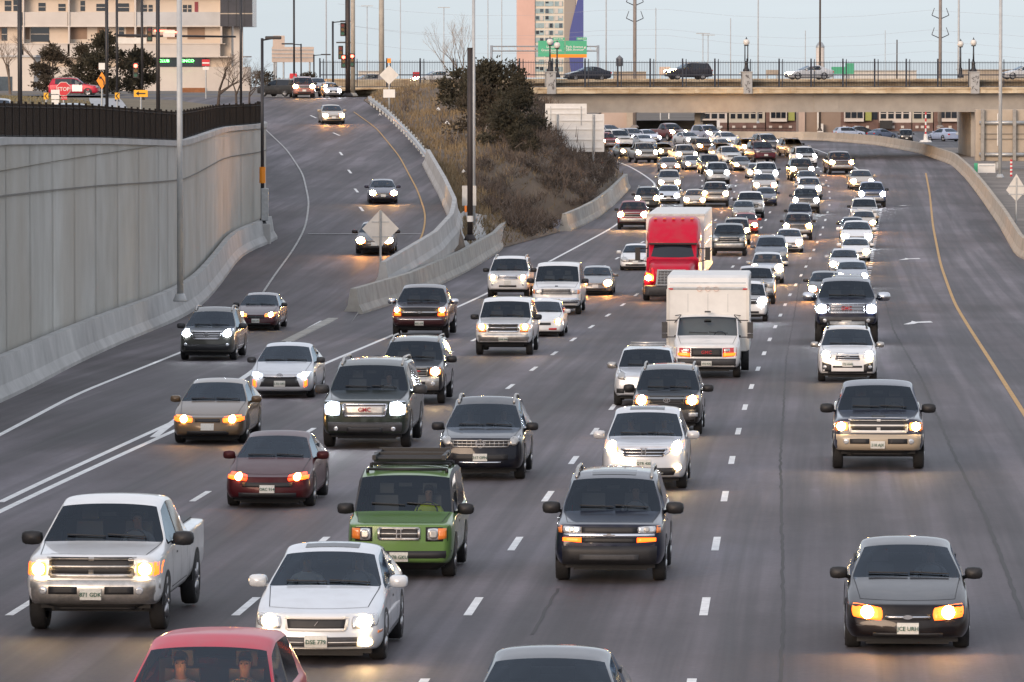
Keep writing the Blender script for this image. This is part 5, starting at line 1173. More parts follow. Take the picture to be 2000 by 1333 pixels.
# overhead wires
rr=random.Random(4); wy=[(10,42),(40,78),(8,40),(14,50)]
for i,(ya,yb) in enumerate(((12,20),(44,52),(36,74),(60,84))):
    a=at(660,ya-4+i*8,640); b=at(2200,yb+i*6,640); pts=[]
    for k in range(13):
        t=k/12; p=a.lerp(b,t); p.z-=1.3*math.sin(PI*((t*2.6)%1)); pts.append(p)
    w_=MB().path(pts,.014,4).build('overhead_wire',mat('wire_grey',(.30,.32,.36),.6)); tag(w_,['topmost sagging wire across the pale sky','second sagging wire across the pale sky','third sagging wire across the pale sky','lowest sagging wire across the pale sky'][i],'wire','overhead wires')
# ------------------------------------------------------------------ signs
def sgn(name,px,py,d,label,zb,cat='sign',group=None,pw=.05,post=True,m=None):
    c=at(px,py,d); o=empty(name,(c.x,d,zb),0,label,cat,group)
    if post: MB().tube((0,.05,0),(0,.05,c.z-zb),pw,pw,8).build('post',m or M['galv'],o)
    return o,c.z-zb,F/d
def poly(n,r,rot=0): return [(r*math.cos(2*PI*i/n+rot),r*math.sin(2*PI*i/n+rot)) for i in range(n)]
def plate_(o,name,pts,z,m,y=0,x=0,th=.02): 
    return MB().prism([(a+x,b+z) for a,b in pts],y-th,y).build(name,m,o)
def R4(w,h): return [(-w/2,-h/2),(w/2,-h/2),(w/2,h/2),(-w/2,h/2)]
d=285; o,z,s=sgn('stop_sign',124,174,d,'red octagonal STOP sign on the brown lawn',zup(d,-23))
plate_(o,'sign_rim',poly(8,14.6/s,PI/8),z,M['sign_white']); plate_(o,'sign_face',poly(8,13.6/s,PI/8),z,M['sign_red'],-.022); text('STOP','lettering',M['sign_white'],o,(0,-.05,z-.02),10.5/s,sx=.95)
plate_(o,'lower_plate',R4(12/s,7/s),z-18/s,M['sign_red'],0,1/s); text('ALL WAY','lettering',M['sign_white'],o,(1/s,-.03,z-18/s),3/s)
d=280; o,z,s=sgn('road_sign',108,188,d,'stack of white sign plates left of the STOP sign',zup(d,-23.5)); 
for i,dy in enumerate((0,10,20)): plate_(o,'sign_plate',R4((17-i)/s,8.5/s),z+(8-dy)/s,M['sign_white'])
d=290; o,z,s=sgn('warning_sign',199,158,d,'orange diamond sign with a black bent arrow under a white square plate',zup(d,-22))
plate_(o,'sign_face',[(0,-17/s),(10.5/s,0),(0,17/s),(-10.5/s,0)],z,M['sign_orange']); plate_(o,'top_plate',R4(12/s,13/s),z+28/s,M['sign_white'])
ar=MB(); ar.path([Vector((4/s,-.035,z-9/s)),Vector((4/s,-.035,z-2/s)),Vector((1/s,-.035,z+3/s)),Vector((-2.5/s,-.035,z+6/s))],1.1/s,6); ar.add([(-5.5/s,-.05,z+9/s),(-4.5/s,-.05,z+2.5/s),(.8/s,-.05,z+7.5/s)],[(0,1,2)]); ar.build('arrow',M['sign_black'],o)
d=300; o,z,s=sgn('warning_sign',275,183,d,'yellow oblong sign with a black arrow pointing left on the lawn',zup(d,-20.5))
plate_(o,'sign_face',R4(27/s,13.5/s),z,M['sign_yellow']); ar=MB().box((1.5/s,-.03,z),(15/s,.02,2.6/s)); ar.add([(-10/s,-.04,z),(-4/s,-.04,z+4.5/s),(-4/s,-.04,z-4.5/s)],[(0,1,2)]); ar.build('arrow',M['sign_black'],o)
for px,py,lb in ((90,188,'small yellow chevron sign left of the STOP sign'),(229,188,'small yellow chevron sign right of the orange diamond')):
    d=290; o,z,s=sgn('chevron_sign',px,py,d,lb,zup(d,-22),group='chevron signs'); plate_(o,'sign_face',R4(9/s,13/s),z,M['sign_yellow'])
    q=MB(); q.add([(2/s,-.03,z+6/s),(4/s,-.03,z+6/s),(-1/s,-.03,z),(4/s,-.03,z-6/s),(1.5/s,-.03,z-6/s),(-3.5/s,-.03,z)],[(0,1,2,5),(5,2,3,4)]); q.build('chevron',M['sign_black'],o)
d=420; o,z,s=sgn('no_entry_sign',402,123,d,'red and white no entry sign by the bare tree',UPZ); plate_(o,'sign_face',R4(15/s,13/s),z,M['sign_red']); plate_(o,'white_bar',R4(14/s,2.8/s),z-.5/s,M['sign_white'],-.022); plate_(o,'lower_plate',R4(12/s,6/s),z-11/s,M['sign_white'])
# backs of signs on the gore and ramp
d=gd(743,552,zr).y; o,z,s=sgn('warning_sign',743,447,d,'back of a big diamond sign on the gore in front of the ramp',zr(d)+.1,m=M['alu']); plate_(o,'sign_back',[(0,-37/s),(36/s,0),(0,37/s),(-36/s,0)],z,M['alu'],.03,th=.03)
MB().box((0,.0,z+13/s),(34/s,.05,1.8/s)).build('brace',M['galv'],o); MB().box((0,.0,z-16/s),(32/s,.05,1.8/s)).build('brace',M['galv'],o); MB().tube((0,-.06,-.1),(0,-.06,z+36/s),.045,.045,8).build('post_front',M['galv'],o)
d=430; zb=zhill(d,at(760,200,d).x) if at(760,200,d).x>hx0(d) else zr(d); o,z,s=sgn('warning_sign',760,147,d,'back of a pale diamond sign above a white plate on the hilltop',zb); plate_(o,'sign_back',[(0,-19/s),(19/s,0),(0,19/s),(-19/s,0)],z,M['alu']); plate_(o,'lower_plate',R4(23/s,16/s),z-36/s,M['sign_white']); plate_(o,'orange_plate',R4(7/s,9/s),z+28/s,M['sign_orange'])
# big blank sign left of the jam
d=392; zb=zm(d); o=empty('guide_sign',(at(1120,250,d).x,d,zb),0,'big blank back of a guide sign with an upper tab beside the hill','sign'); s=F/d; c=at(1120,250,d)
zz=lambda y: at(1120,y,d).z-zb
MB().prism([((1065-1120)/s,zz(297)),((1180-1120)/s,zz(297)),((1180-1120)/s,zz(223)),((1146-1120)/s,zz(223)),((1146-1120)/s,zz(203)),((1065-1120)/s,zz(203))],-.03,.03).build('sign_back',M['sign_white'],o)
for y in (212,222.5,236,253,273,289): MB().box(((1070 if y>222 else 1068)/s*0+((1068+(1176 if y>223 else 1142))/2-1120)/s,-.06,zz(y)),(((1176 if y>223 else 1142)-1068)/s,.06,2.2/s)).build('stiffener',M['sign_white'],o)
for px in (1088,1159): MB().tube(((px-1120)/s,-.13,-.2),((px-1120)/s,-.13,zz(224)),.085,.085,8).build('post',M['galv'],o)
for px in (1075,1135): MB().tube(((px-1120)/s,-.10,zz(245)),((px-1120)/s,-.10,zz(208)),.03,.03,6).build('tab_strut',M['galv'],o)
# big message board seen from behind at the right edge
d=452; zb=zm(d); o=empty('message_board',(at(1950,260,d).x,d,zb),0,'back of a large tan message board with steel beams at the right edge','message board'); s=F/d
zz=lambda y: at(1950,y,d).z-zb; xx=lambda px:(px-1950)/s
MB().box((xx(1965),.3,(zz(214)+zz(315))/2),((2025-1905)/s,1.0,zz(214)-zz(315))).build('board_housing',M['concrete_tan'],o,bevel=.04)
for y in (240,302): MB().tube((xx(1912),-.45,zz(y)),(xx(2025),-.45,zz(y)),.17,.17,12).build('walkway_tube',M['galv'],o,True)
for px in (1918,1980): MB().box((xx(px),-.55,(zz(214)+zz(314))/2),(.28,.35,zz(214)-zz(314))).build('steel_beam',mat('beam_grey',(.30,.29,.27),.7,var=.3,scale=2),o,bevel=.02)
for y in (262,272): MB().box((xx(1965),-.26,zz(y)),((2025-1920)/s,.06,.06)).build('panel_seam',mat('joint_dark',(.17,.165,.15),.9),o)
MB().tube((xx(1948),-.26,zz(285)),(xx(1948),-.26,zz(222)),.05,.05,6).build('cable_tray',M['sign_white'],o)
for px in (1950,2010): MB().tube((xx(px),.2,-.2),(xx(px),.2,zz(314)),.28,.28,12).build('support_leg',M['pole_grey'],o,True)
# signs and posts in the median
d=345; o,z,s=sgn('warning_sign',1985,372,d,'back of a pale diamond sign at the right edge beyond the barrier',zm(d)); plate_(o,'sign_back',[(0,-22/s),(20/s,0),(0,32/s),(-20/s,0)],z,M['alu']); MB().box((0,-.04,z+8/s),(30/s,.04,2/s)).build('brace',M['galv'],o); MB().box((0,-.04,z-8/s),(30/s,.04,2/s)).build('brace',M['galv'],o); MB().tube((0,-.06,-.1),(0,-.06,z+25/s),.045,.045,8).build('post_front',M['galv'],o)
d=440; o,z,s=sgn('road_sign',1927,329,d,'small white oblong sign backs below the message board',zm(d)); plate_(o,'sign_back',R4(34/s,18/s),z,M['sign_white']); MB().box((0,-.04,z+5/s),(30/s,.04,2/s)).build('brace',M['galv'],o)
d=441; o,z,s=sgn('road_sign',1906,328,d,'narrow green sign beside the pier',zm(d)); plate_(o,'sign_back',R4(7/s,18/s),z,M['sign_green'])
def striped(px,y0,y1,d,lb,base=False):
    t=at(px,y0,d); b=at(px,y1,d); o=empty('striped_post',(b.x,d,b.z),0,lb,'post','striped posts'); h=t.z-b.z; n=9
    for i in range(n): MB().tube((0,0,h*i/n),(0,0,h*(i+1)/n),.09,.09,8).build('stripe',M['sign_white'] if i%2 else M['sign_red'],o)
    if base: MB().lathe([(0,0),(.7,0),(.6,.2),(.25,.25),(.2,.9),(0,.9)],n=10).build('post_base',M['sign_white'],o)
striped(1808,218,278,600,'red and white striped post on a white base near the far cars',True)
striped(1975,312,345,425,'red and white striped post below the message board')
for px,y0,y1,d,lb in ((1290,212,250,700,'white arrow marker hanging under the bridge on the left'),(1402,212,246,700,'white arrow marker under the bridge right of the diamond')):
    t=at(px,y0,d); b=at(px,y1,d); o=empty('marker_post',(b.x,d,b.z-1),0,lb,'marker','marker posts'); MB().tube((0,0,0),(0,0,t.z-b.z+1),.06,.06,6).build('post',M['galv'],o); MB().prism([(-.6,.9),(0,.2),(.6,.9),(.25,.9),(.25,1.7),(-.25,1.7),(-.25,.9)],-.12,-.07).build('arrow_plate',M['sign_white'],o)
d=660; o,z,s=sgn('warning_sign',1368,226,d,'grey diamond sign back under the bridge',zm(d)); plate_(o,'sign_back',[(0,-12/s),(13/s,0),(0,12/s),(-13/s,0)],z,M['galv']); plate_(o,'lower_plate',R4(10/s,14/s),z-19/s,M['alu'])
d=690; o,z,s=sgn('road_sign',1635,250,d,'small white sign under the bridge right of the tan pier',zm(d)); plate_(o,'sign_back',R4(12/s,9/s),z,M['sign_white'])
# green gantry over the far street
d=800; g=empty('sign_gantry',(at(1100,100,d).x,d,3),0,'steel gantry with two green guide signs in front of the pink tower','sign gantry'); s=F/d; xx=lambda px:(px-1100)/s; zz=lambda y: at(1100,y,d).z-3
for y in (91,100): MB().tube((xx(960),.4,zz(y)),(xx(1170),.4,zz(y)),.1,.1,6).build('truss_chord',M['galv'],g)
tr=MB()
for i in range(20): tr.tube((xx(960)+i*.8,.4,zz(91)),(xx(960)+i*.8+.4,.4,zz(100)),.04,.04,4)
tr.build('truss_web',M['galv'],g)
for px in (960,1168): MB().tube((xx(px),.4,0),(xx(px),.4,zz(89)),.22,.2,10).build('gantry_leg',M['galv'],g,True)
def gsign(x0,y0,x1,y1,lines,m='sign_green'):
    b=MB().box(((xx(x0)+xx(x1))/2,0,(zz(y0)+zz(y1))/2),(xx(x1)-xx(x0),.08,zz(y0)-zz(y1))).build('sign_panel',M[m],g)
    for (t,px,py,sz) in lines: text(t,'lettering',M['sign_white'],b,(xx(px),-.06,zz(py)),sz/s)
gsign(1051,80,1103,111,[('Limon',1076,92,7),('Grand Junction',1077,98.5,6.5),('1/2 MILE',1079,103.5,4)]); gsign(1104,80,1146,106.5,[('Park Avenue',1122,92,6.5),('38th Avenue',1122,97.5,6.5)]); gsign(1126,73.5,1146,79,[('EXIT 213',1136,76.3,4)]); gsign(1080,73.5,1103,79,[('EXIT 214A',1091,76.3,4)])
MB().box(((xx(1076)+xx(1146))/2,-.05,(zz(106.5)+zz(113))/2),(xx(1146)-xx(1076),.08,zz(106.5)-zz(113))).build('orange_strip',M['sign_orange'],g)
sh=MB().prism([(xx(1074),zz(87)),(xx(1077.5),zz(90)),(xx(1081),zz(87)),(xx(1081),zz(80.5)),(xx(1074),zz(80.5))],-.1,-.05).build('route_shield',mat('shield_blue',(.05,.08,.3),.5),g); text('70','lettering',M['sign_white'],sh,(xx(1077.5),-.12,zz(85.2)),4/s)
ar=MB(); ar.path([Vector((xx(1139),-.07,zz(98))),Vector((xx(1143),-.07,zz(93)))],.6/s,5); ar.add([(xx(1144.3),-.09,zz(91.3)),(xx(1140),-.09,zz(92.5)),(xx(1143.2),-.09,zz(96))],[(0,1,2)]); ar.build('arrow',M['sign_white'],g)
# other far signs
def board(name,x0,y0,x1,y1,d,m,lb,cat='sign',zb=3.0,legs=2):
    o=empty(name,(at((x0+x1)/2,y1,d).x,d,zb),0,lb,cat); s=F/d; t=at(x0,y0,d).z-zb; b=at(x0,y1,d).z-zb; w=(x1-x0)/s
    MB().box((0,0,(t+b)/2),(w,.15,t-b)).build('sign_panel',m,o)
    for k in range(legs): MB().tube(((k/(max(1,legs-1))-.5)*w*.8,.2,0),((k/(max(1,legs-1))-.5)*w*.8,.2,b+.4),.12,.12,6).build('sign_leg',M['galv'],o)
    return o,w,t,b
pk=mat('sign_back_pinkish',(.66,.52,.42),.6,var=.1,scale=1)  # pinkish tone for the backs of distant signs
board('guide_sign',533,70,556,92,690,pk,'small pinkish sign back left of the junction lamps'); o,w,t,b=board('guide_sign',531,92,613,122,690,pk,'wide pinkish sign back with dark rails left of the junction')
for f_ in (.3,.55,.8): MB().box((0,-.1,lerp(b,t,f_)),(w,.06,.12)).build('sign_rail',M['galv'],o)
board('guide_sign',1288,131,1309,147,900,pk,'small orange tinted board seen through the bridge fence'); board('guide_sign',1624,131,1651,145,760,M['sign_green'],'low green sign seen through the bridge fence'); board('guide_sign',1651,124,1668,145,760,M['sign_green'],'taller green sign right of the low green one')
board('notice_board',566,144,580,156,470,M['sign_red'],'small red board behind the cars at the junction'); board('guide_sign',806,141,822,152,700,M['sign_red'],'small red board behind the white car on the bridge'); board('guide_sign',1496,137,1520,147,800,M['concrete_tan'],'low tan board seen through the fence right of the middle lamp')
# ------------------------------------------------------------------ buildings
def bld(name,label,px,d,zb,cat='building'):
    o=empty(name,(at(px,150,d).x,d,zb),0,label,cat); o['_d']=d; return o
def pbox(o,name,x0,y0,x1,y1,m,y=0,th=.3,parent=None):
    "a box given by its outline in the photo, standing th deep with its face y metres in front of the house front"
    d=o.location.y-y; a=at(x0,y0,d); b=at(x1,y1,d)
    c=Vector(((a.x+b.x)/2,d+th/2,(a.z+b.z)/2))-o.location
    return MB().box(c,(abs(b.x-a.x),th,abs(a.z-b.z))).build(name,m,parent or o)
cream=mat('cream_render',(.62,.54,.46),.85,var=.10,scale=.2); pale=mat('pale_panel',(.56,.52,.48),.8,var=.1,scale=.3); greyb=mat('grey_balcony_panel',(.47,.48,.49),.6,var=.15,scale=.4); recess=mat('brown_recess_shade',(.30,.21,.155),.9,var=.2,scale=.3); white_r=mat('white_render',(.60,.55,.50),.85,var=.1,scale=.3)
A=bld('apartment_building','pale pinkish apartment block with balconies behind the pines','150 0'.count('0') and 150,620,8.2)
pbox(A,'wall',-220,-70,452,178,cream,0,14)
for y0,y1 in ((24,51),(86,110)):
    for x0,x1,m in ((-220,42,pale),(46,132,pale),(136,262,pale),(266,430,greyb if y0<50 else pale)): pbox(A,'balcony',x0,y0,x1,y1,m,1.5,1.48)
for y0,y1 in ((-40,-8),(50.5,53),(85,86.5)): pbox(A,'slab_edge',-220,y0,440,y1,white_r,1.6,1.58)
for x0,x1,y0,y1 in ((9,22,2,22),(26,34,0,22),(75,89,6,22),(114,128,8,22),(157,166,2,22),(188,206,8,22),(230,252,7,23),(278,287,10,23),(290,298,10,23),(357,365,10,25),(367,374,10,25),(-60,-20,0,22),(3,14,55,80),(60,96,52,82),(232,242,52,70),(-60,-15,55,82)):
    w_=pbox(A,'window',x0,y0,x1,y1,M['dark_glass'],.06,.05)
    for yy in ((y0+y1)/2,): pbox(A,'glazing_bar',x0,yy-.5,x1,yy+.5,white_r,.12,.05,None).parent=w_
    f=w_.children[0]; 
for x0,x1 in ((0,14),(50,58),(133,170),(190,210),(246,284),(326,346),(366,400)): pbox(A,'balcony_recess',x0,53,x1,77,recess,.05,.04)  # flat brown panels, dark of the recesses put into their colour
for x0,x1 in ((44,47),(132.5,136),(262,266),(430,434)): pbox(A,'pier_strip',x0,-60,x1,86,white_r,1.7,1.69)
pbox(A,'door',380,4,387,26,mat('oxblood_door',(.25,.05,.07),.7),.06,.05)
pbox(A,'shop_front',300,112,402,131,M['dark_glass'],1.0,.98); pbox(A,'podium',-220,131,490,178,white_r,.9,.88); pbox(A,'podium_band',-220,110,490,112.5,white_r,1.9,1.88)
grn=emis('green_neon',(.10,1,.12),5)
for s_,x in (('CLUB',320),('CINCO',365)):
    a=at(x,119.5,620-1.2); text(s_,'neon_sign',grn,A,a-A.location,7.5/17.1,sx=1.15)
pbox(A,'brick_planter',352,172,400,181,mat('brick_planter',(.30,.13,.06),.9,var=.3,scale=2),1.4,.5)
B=bld('glass_block','dark glass block overhanging at the right end of the apartment house',462,612,18.0)
pbox(B,'glass_wall',430,-70,493,52,mat('smoked_glass',(.045,.04,.045),.12,var=.4,scale=.4),0,10)
for y in (-8,26): pbox(B,'floor_band',430,y,493,y+2,M['concrete_tan'],.06,.05)
for x in (445,461,477): pbox(B,'mullion',x,-70,x+1,52,M['black'],.06,.05)
pbox(B,'support_column',456,52,474,150,white_r,-3,1.2)
L_=bld('low_white_shop','long low white shop wall beyond the lawn',-20,560,8.2); pbox(L_,'wall',-160,112,66,178,white_r,0,8); pbox(L_,'shop_window',-30,150,24,178,M['house_glass'],.05,.04); pbox(L_,'wall_cap',-165,108,70,112,greyb,.2,8.3)
# tower beyond the bridge
H=bld('tower','tall tower with pink, glass and deep blue vertical bands behind the bridge',1075,1500,3)
pbox(H,'pink_slab',1009,-80,1044.5,152,mat('pink_render',(.60,.40,.34),.85,var=.1,scale=.15),.6,14); pbox(H,'core_wall',1044.5,-80,1139,152,mat('tower_core',(.62,.58,.50),.8),0,13)
for r in range(15):
    y=-70+r*14.2
    for c in range(3):
        x=1045.8+c*18.6; w_=pbox(H,'window',x,y+2,x+16.6,y+11.5,M['tower_glass'],.15,.1)
        rr=random.Random(r*7+c)
        for k in range(2):
            if rr.random()<.5: pbox(H,'blind',x+1+k*8,y+2.5,x+7+k*8,y+rr.choice((6,9,11)),rr.choice((M['house_glass'],M['dark_glass'],pale)),.25,.05,None).parent=w_
pbox(H,'grey_band',1102,-80,1124,152,mat('grey_render',(.30,.27,.24),.85),.3,.28)
d=1500; pts=[(1139,-80),(1134,-40),(1128,0),(1119,35),(1113,60),(1111,85),(1111.5,110),(1114,135),(1118,152)]
pl=[at(x,y,d)-H.location for x,y in pts]; e0=at(1139.5,152,d)-H.location; e1=at(1139.5,-80,d)-H.location
MB().prism([(p.x,p.z) for p in pl]+[(e0.x,e0.z),(e1.x,e1.z)],-1.2,-.35).build('blue_wave',mat('blue_panel',(.055,.075,.26),.6,var=.08,scale=.2),H)
# silo, water tower, low sheds
p=at(1602,84,1600); s=empty('silo',(p.x,1600,3),0,'plain white silo rising behind the tall brown pole','silo'); MB().tube((0,0,0),(0,0,p.z-4),1.25,1.25,20).build('silo_body',white_r,s,True); MB().lathe([(0,p.z-2.6),(.7,p.z-3),(1.3,p.z-4),(1.3,p.z-4.4)],n=20).build('silo_cap',M['galv'],s,True)
p=at(1210,108,1100); s=empty('water_tower',(p.x,1100,3),0,'small dark water tower beyond the bridge fence','water tower'); h=p.z-3
MB().lathe([(0,h),(.75,h-.7),(.72,h-.8),(.70,h-2.2),(0,h-2.3)],n=16).build('tank',mat('tank_grey',(.13,.14,.16),.7),s,True)
for a in range(4): MB().tube((.6*math.cos(a*PI/2+.7),.6*math.sin(a*PI/2+.7),0),(.5*math.cos(a*PI/2+.7),.5*math.sin(a*PI/2+.7),h-2.2),.07,.07,6).build('leg',M['pole_dark'],s)
for x0,x1,y0,d,m,lb in ((1200,1262,141,1000,M['concrete_tan'],'low tan shed far beyond the bridge'),(1660,1790,139,1100,M['alu'],'long grey shed far beyond the bridge'),(1880,2010,137,1000,M['concrete_tan'],'low tan shed far beyond the right end of the bridge'),(700,760,140,900,M['alu'],'low grey shed behind the left end of the bridge fence')):
    o=bld('shed',lb,(x0+x1)/2,d,3); pbox(o,'wall',x0,y0,x1,165,m,0,12); pbox(o,'roof',x0-1,y0-1.5,x1+1,y0,M['galv'],.5,13)
# overpass behind the bridge
o=bld('far_overpass','second low overpass in shadow behind the bridge',1320,650,2.6)
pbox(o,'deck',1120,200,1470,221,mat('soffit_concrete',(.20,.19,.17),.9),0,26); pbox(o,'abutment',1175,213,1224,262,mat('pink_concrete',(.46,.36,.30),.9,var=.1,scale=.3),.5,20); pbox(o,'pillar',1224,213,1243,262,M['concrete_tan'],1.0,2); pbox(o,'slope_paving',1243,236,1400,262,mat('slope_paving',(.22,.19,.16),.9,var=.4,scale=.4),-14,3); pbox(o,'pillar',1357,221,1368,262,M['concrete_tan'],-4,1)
o=bld('far_pier','tan and brown pier standing in front of the brick houses',1600,660,2.6)
pbox(o,'pink_column',1560,190,1572,268,mat('pink_concrete',(.46,.36,.30),.9),.4,6); pbox(o,'wall',1572,190,1642,268,mat('brown_wall',(.25,.19,.15),.9,var=.15,scale=.4),0,6); pbox(o,'drain_pipe',1596,200,1600,268,M['alu'],.5,.4); pbox(o,'cabinet',1598,242,1608,266,M['alu'],1.2,.6)
brick=mat('dark_red_brick',(.17,.105,.09),.9,var=.3,scale=1.2); lime=mat('lime_panel',(.30,.32,.09),.7); creamy=mat('yellow_cream_render',(.46,.43,.36),.85)
hs=((1372,1420,white_r,'white townhouse at the left under the bridge'),(1424,1494,creamy,'cream townhouse with brick base under the bridge'),(1496,1562,brick,'brick townhouse with a lime panel left of the tan pier'),(1640,1716,brick,'brick townhouse with a white bay right of the tan pier'),(1717,1780,white_r,'white townhouse with a dark balcony'),(1782,1822,creamy,'yellow cream townhouse behind the striped post'),(1824,1900,brick,'brick townhouse with a big white bay beside the bridge pier'))
for i,(x0,x1,m,lb) in enumerate(hs):
    o=bld('townhouse',lb,(x0+x1)/2,720,2.6); o['group']='townhouses beyond the freeway'
    pbox(o,'wall',x0,175,x1,275,m,0,10); pbox(o,'base_wall',x0,240,x1,276,brick,.25,.24)
    if m is brick:
        a=x0+(x1-x0)*.12; b=x0+(x1-x0)*.62; w_=pbox(o,'bay',a,190,b,238,white_r,1.1,1.08)
        for k in range(3):
            q=a+2+k*(b-a-3)/3; pbox(o,'window',q,211,q+(b-a)/3-2.5,231,M['dark_glass'],1.2,.06); pbox(o,'window',q,190,q+(b-a)/3-2.5,205,M['dark_glass'],1.2,.06)
        pbox(o,'lime_panel',b+3,190,b+15,236,lime,.6,.58); pbox(o,'window',b+16,212,x1-2,234,M['dark_glass'],.08,.06)
    else:
        n=max(2,int((x1-x0)/14))
        for k in range(n):
            q=x0+3+k*(x1-x0-4)/n
            for y0,y1 in ((190,206),(212,232)):
                w_=pbox(o,'window',q,y0,q+(x1-x0)/n-5,y1,M['dark_glass'],.08,.06); pbox(o,'window_bar',q,(y0+y1)/2-.6,q+(x1-x0)/n-5,(y0+y1)/2+.6,white_r,.14,.05,None).parent=w_
        if i==4: pbox(o,'balcony',x0+2,236,x0+26,252,M['black'],1.2,1.15)
    for k in range(3): pbox(o,'basement_window',x0+6+k*(x1-x0-8)/3,246,x0+12+k*(x1-x0-8)/3,251,white_r,.35,.08)
pbx=at(1430,262,640); ff=empty('metal_fence',(pbx.x,640,zm(640)),0,'low dark fence in front of the townhouses under the bridge','fence')
for i in range(6):
    mb=MB(); x=-6+i*2.2
    for k in range(14): mb.box((x+k*.157,0,.65),(.03,.03,1.3))
    mb.box((x+1.1,0,1.2),(2.2,.04,.05)); mb.build('picket_panel',M['fence_dark'],ff)
# street surface for the parked cars
strip('parking_street',560,715,6,lambda d:RB(d)+1.2,lambda d:RB(d)+60,zm,M['asphalt_far'],nx=4,dz=.055)
# ------------------------------------------------------------------ trees and scrub
def bare_tree(px,py,d,h,label,seed,spread=.45,zb=None,m='twig',depth=6,lean=0,r0=None,cat='tree',stems=1):
    rr=random.Random(seed); b=at(px,py,d); zb=b.z if zb is None else zb
    o=empty('bare_tree',(b.x,d,zb),0,label,cat); tr=MB(); tw=MB()
    def grow(p,dr,L,r,k):
        q=p+dr*L; (tr if k>depth-3 else tw).tube(p,q,r,r*.68,6 if k>depth-3 else 3,False)
        if k==0: return
        n=rr.choice((2,2,3)) if k>1 else 3
        for i in range(n):
            nd=(dr+Vector((rr.gauss(0,spread),rr.gauss(0,spread),rr.uniform(-.05,.35)))).normalized()
            grow(p.lerp(q,rr.uniform(.65,1)) if i else q,nd,L*rr.uniform(.62,.86),r*rr.uniform(.5,.68),k-1)
    for s_ in range(stems):
        d0=Vector((lean+rr.gauss(0,.25 if stems>1 else .05),rr.gauss(0,.2 if stems>1 else .03),1)).normalized(); grow(Vector((0,0,-.2)),d0,h*.27,(r0 or h*.024),depth)
    tr.build('trunk',M['bark'] if m!='twig_pale' else M['twig'],o,True); tw.build('crown',M[m],o); return o
M['twig_pale']=mat('pale_twig',(.30,.235,.185),.9,var=.3,scale=3)
def pine(px,py,d,h,r,label,seed,n=2600,zb=None,m='pine',shape='round',ytop=None):
    rr=random.Random(seed); b=at(px,py,d); zb=b.z if zb is None else zb
    if ytop: h=at(px,ytop,d).z-zb
    o=empty('pine_tree',(b.x,d,zb),0,label,'tree'); mb=MB(); tr=MB(); tr.tube((0,0,-.3),(0,0,h*.9),h*.03,h*.008,8)
    cl=[]
    for i in range(46):
        t=rr.random(); z=h*(.10+.88*t); rad=r*((1-t)**.55 if shape=='cone' else (math.sin(PI*min(1,.22+t*.80)))**.7)*rr.uniform(.45,1.05); a=rr.uniform(0,2*PI)
        c=Vector((rad*math.cos(a),rad*math.sin(a),z)); cl.append((c,r*rr.uniform(.20,.36))); tr.tube((0,0,max(0,z-rad*.35)),c,h*.009,h*.003,4,False)
    for i in range(n):
        c,cr=rr.choice(cl); v=Vector((rr.gauss(0,.5),rr.gauss(0,.5),rr.gauss(0,.36)))*cr; p=c+v
        dr=(v.normalized()+Vector((0,0,.5))+Vector((rr.gauss(0,.4),rr.gauss(0,.4),rr.gauss(0,.3)))).normalized() if v.length>0 else Vector((0,0,1))
        L=rr.uniform(.2,.42)*r*.36; s=dr.orthogonal().normalized()*L*.34; s.rotate(Matrix.Rotation(rr.uniform(0,6.3),3,dr))
        mb.add([p-s,p+s,p+dr*L],[(0,1,2)])
        s2=dr.cross(s); mb.add([p-s2,p+s2,p+dr*L*.9],[(0,1,2)])
    tr.build('trunk',M['bark'],o); mb.build('crown',M[m],o); return o
ZL=ZC-1.6
pine(103,187,485,4.4,1.75,'dark round pine left of the red car on the lawn',1,4200,ZL,'pine_brown')
pine(205,187,500,5.4,2.3,'tall dark pine behind the orange diamond sign',2,5200,ZL)
pine(274,185,505,4.0,1.9,'broad dark pine behind the glowing red signal lamp',3,5200,ZL)
pine(160,187,510,4.6,1.5,'brownish pine between the two dark pines',4,3200,ZL,'pine_brown')
bare_tree(95,188,520,7.6,'pale leafless tree in front of the apartment balconies',11,.5,ZL,'twig_pale')
bare_tree(20,188,520,6.4,'leafless tree at the far left edge of the lawn',12,.5,ZL,'twig_pale')
bare_tree(425,205,380,5.4,'big leafless tree with drooping branches right of the tall grey pole',13,.55,zup(380,-21),'twig',7,.1)
bare_tree(462,203,395,4.4,'leafless tree beside the street lamp at the wall end',14,.55,zup(395,-21),'twig',7,-.1)
bare_tree(487,195,420,3.6,'small leafless tree in front of the black turning car',15,.6,zup(420,-23),'twig',6)
bare_tree(900,195,455,6.6,'pale leafless tree rising behind the pines by the bridge',16,.33,zhill(455,-4),'twig_pale',6,0,.07,stems=4)
bare_tree(838,190,520,2.6,'small leafless sapling left of the pale tree by the bridge',17,.4,8.6,'twig_pale',5,-.3) if 0 else None
zh=lambda d,px:(zhill(d,at(px,190,d).x)-.1)
def hillpix(px,py):
    d=285
    while d<488:
        q=at(px,py,d)
        if q.x>hx0(d) and q.z<zhill(d,q.x): return d
        d+=1
    return 470
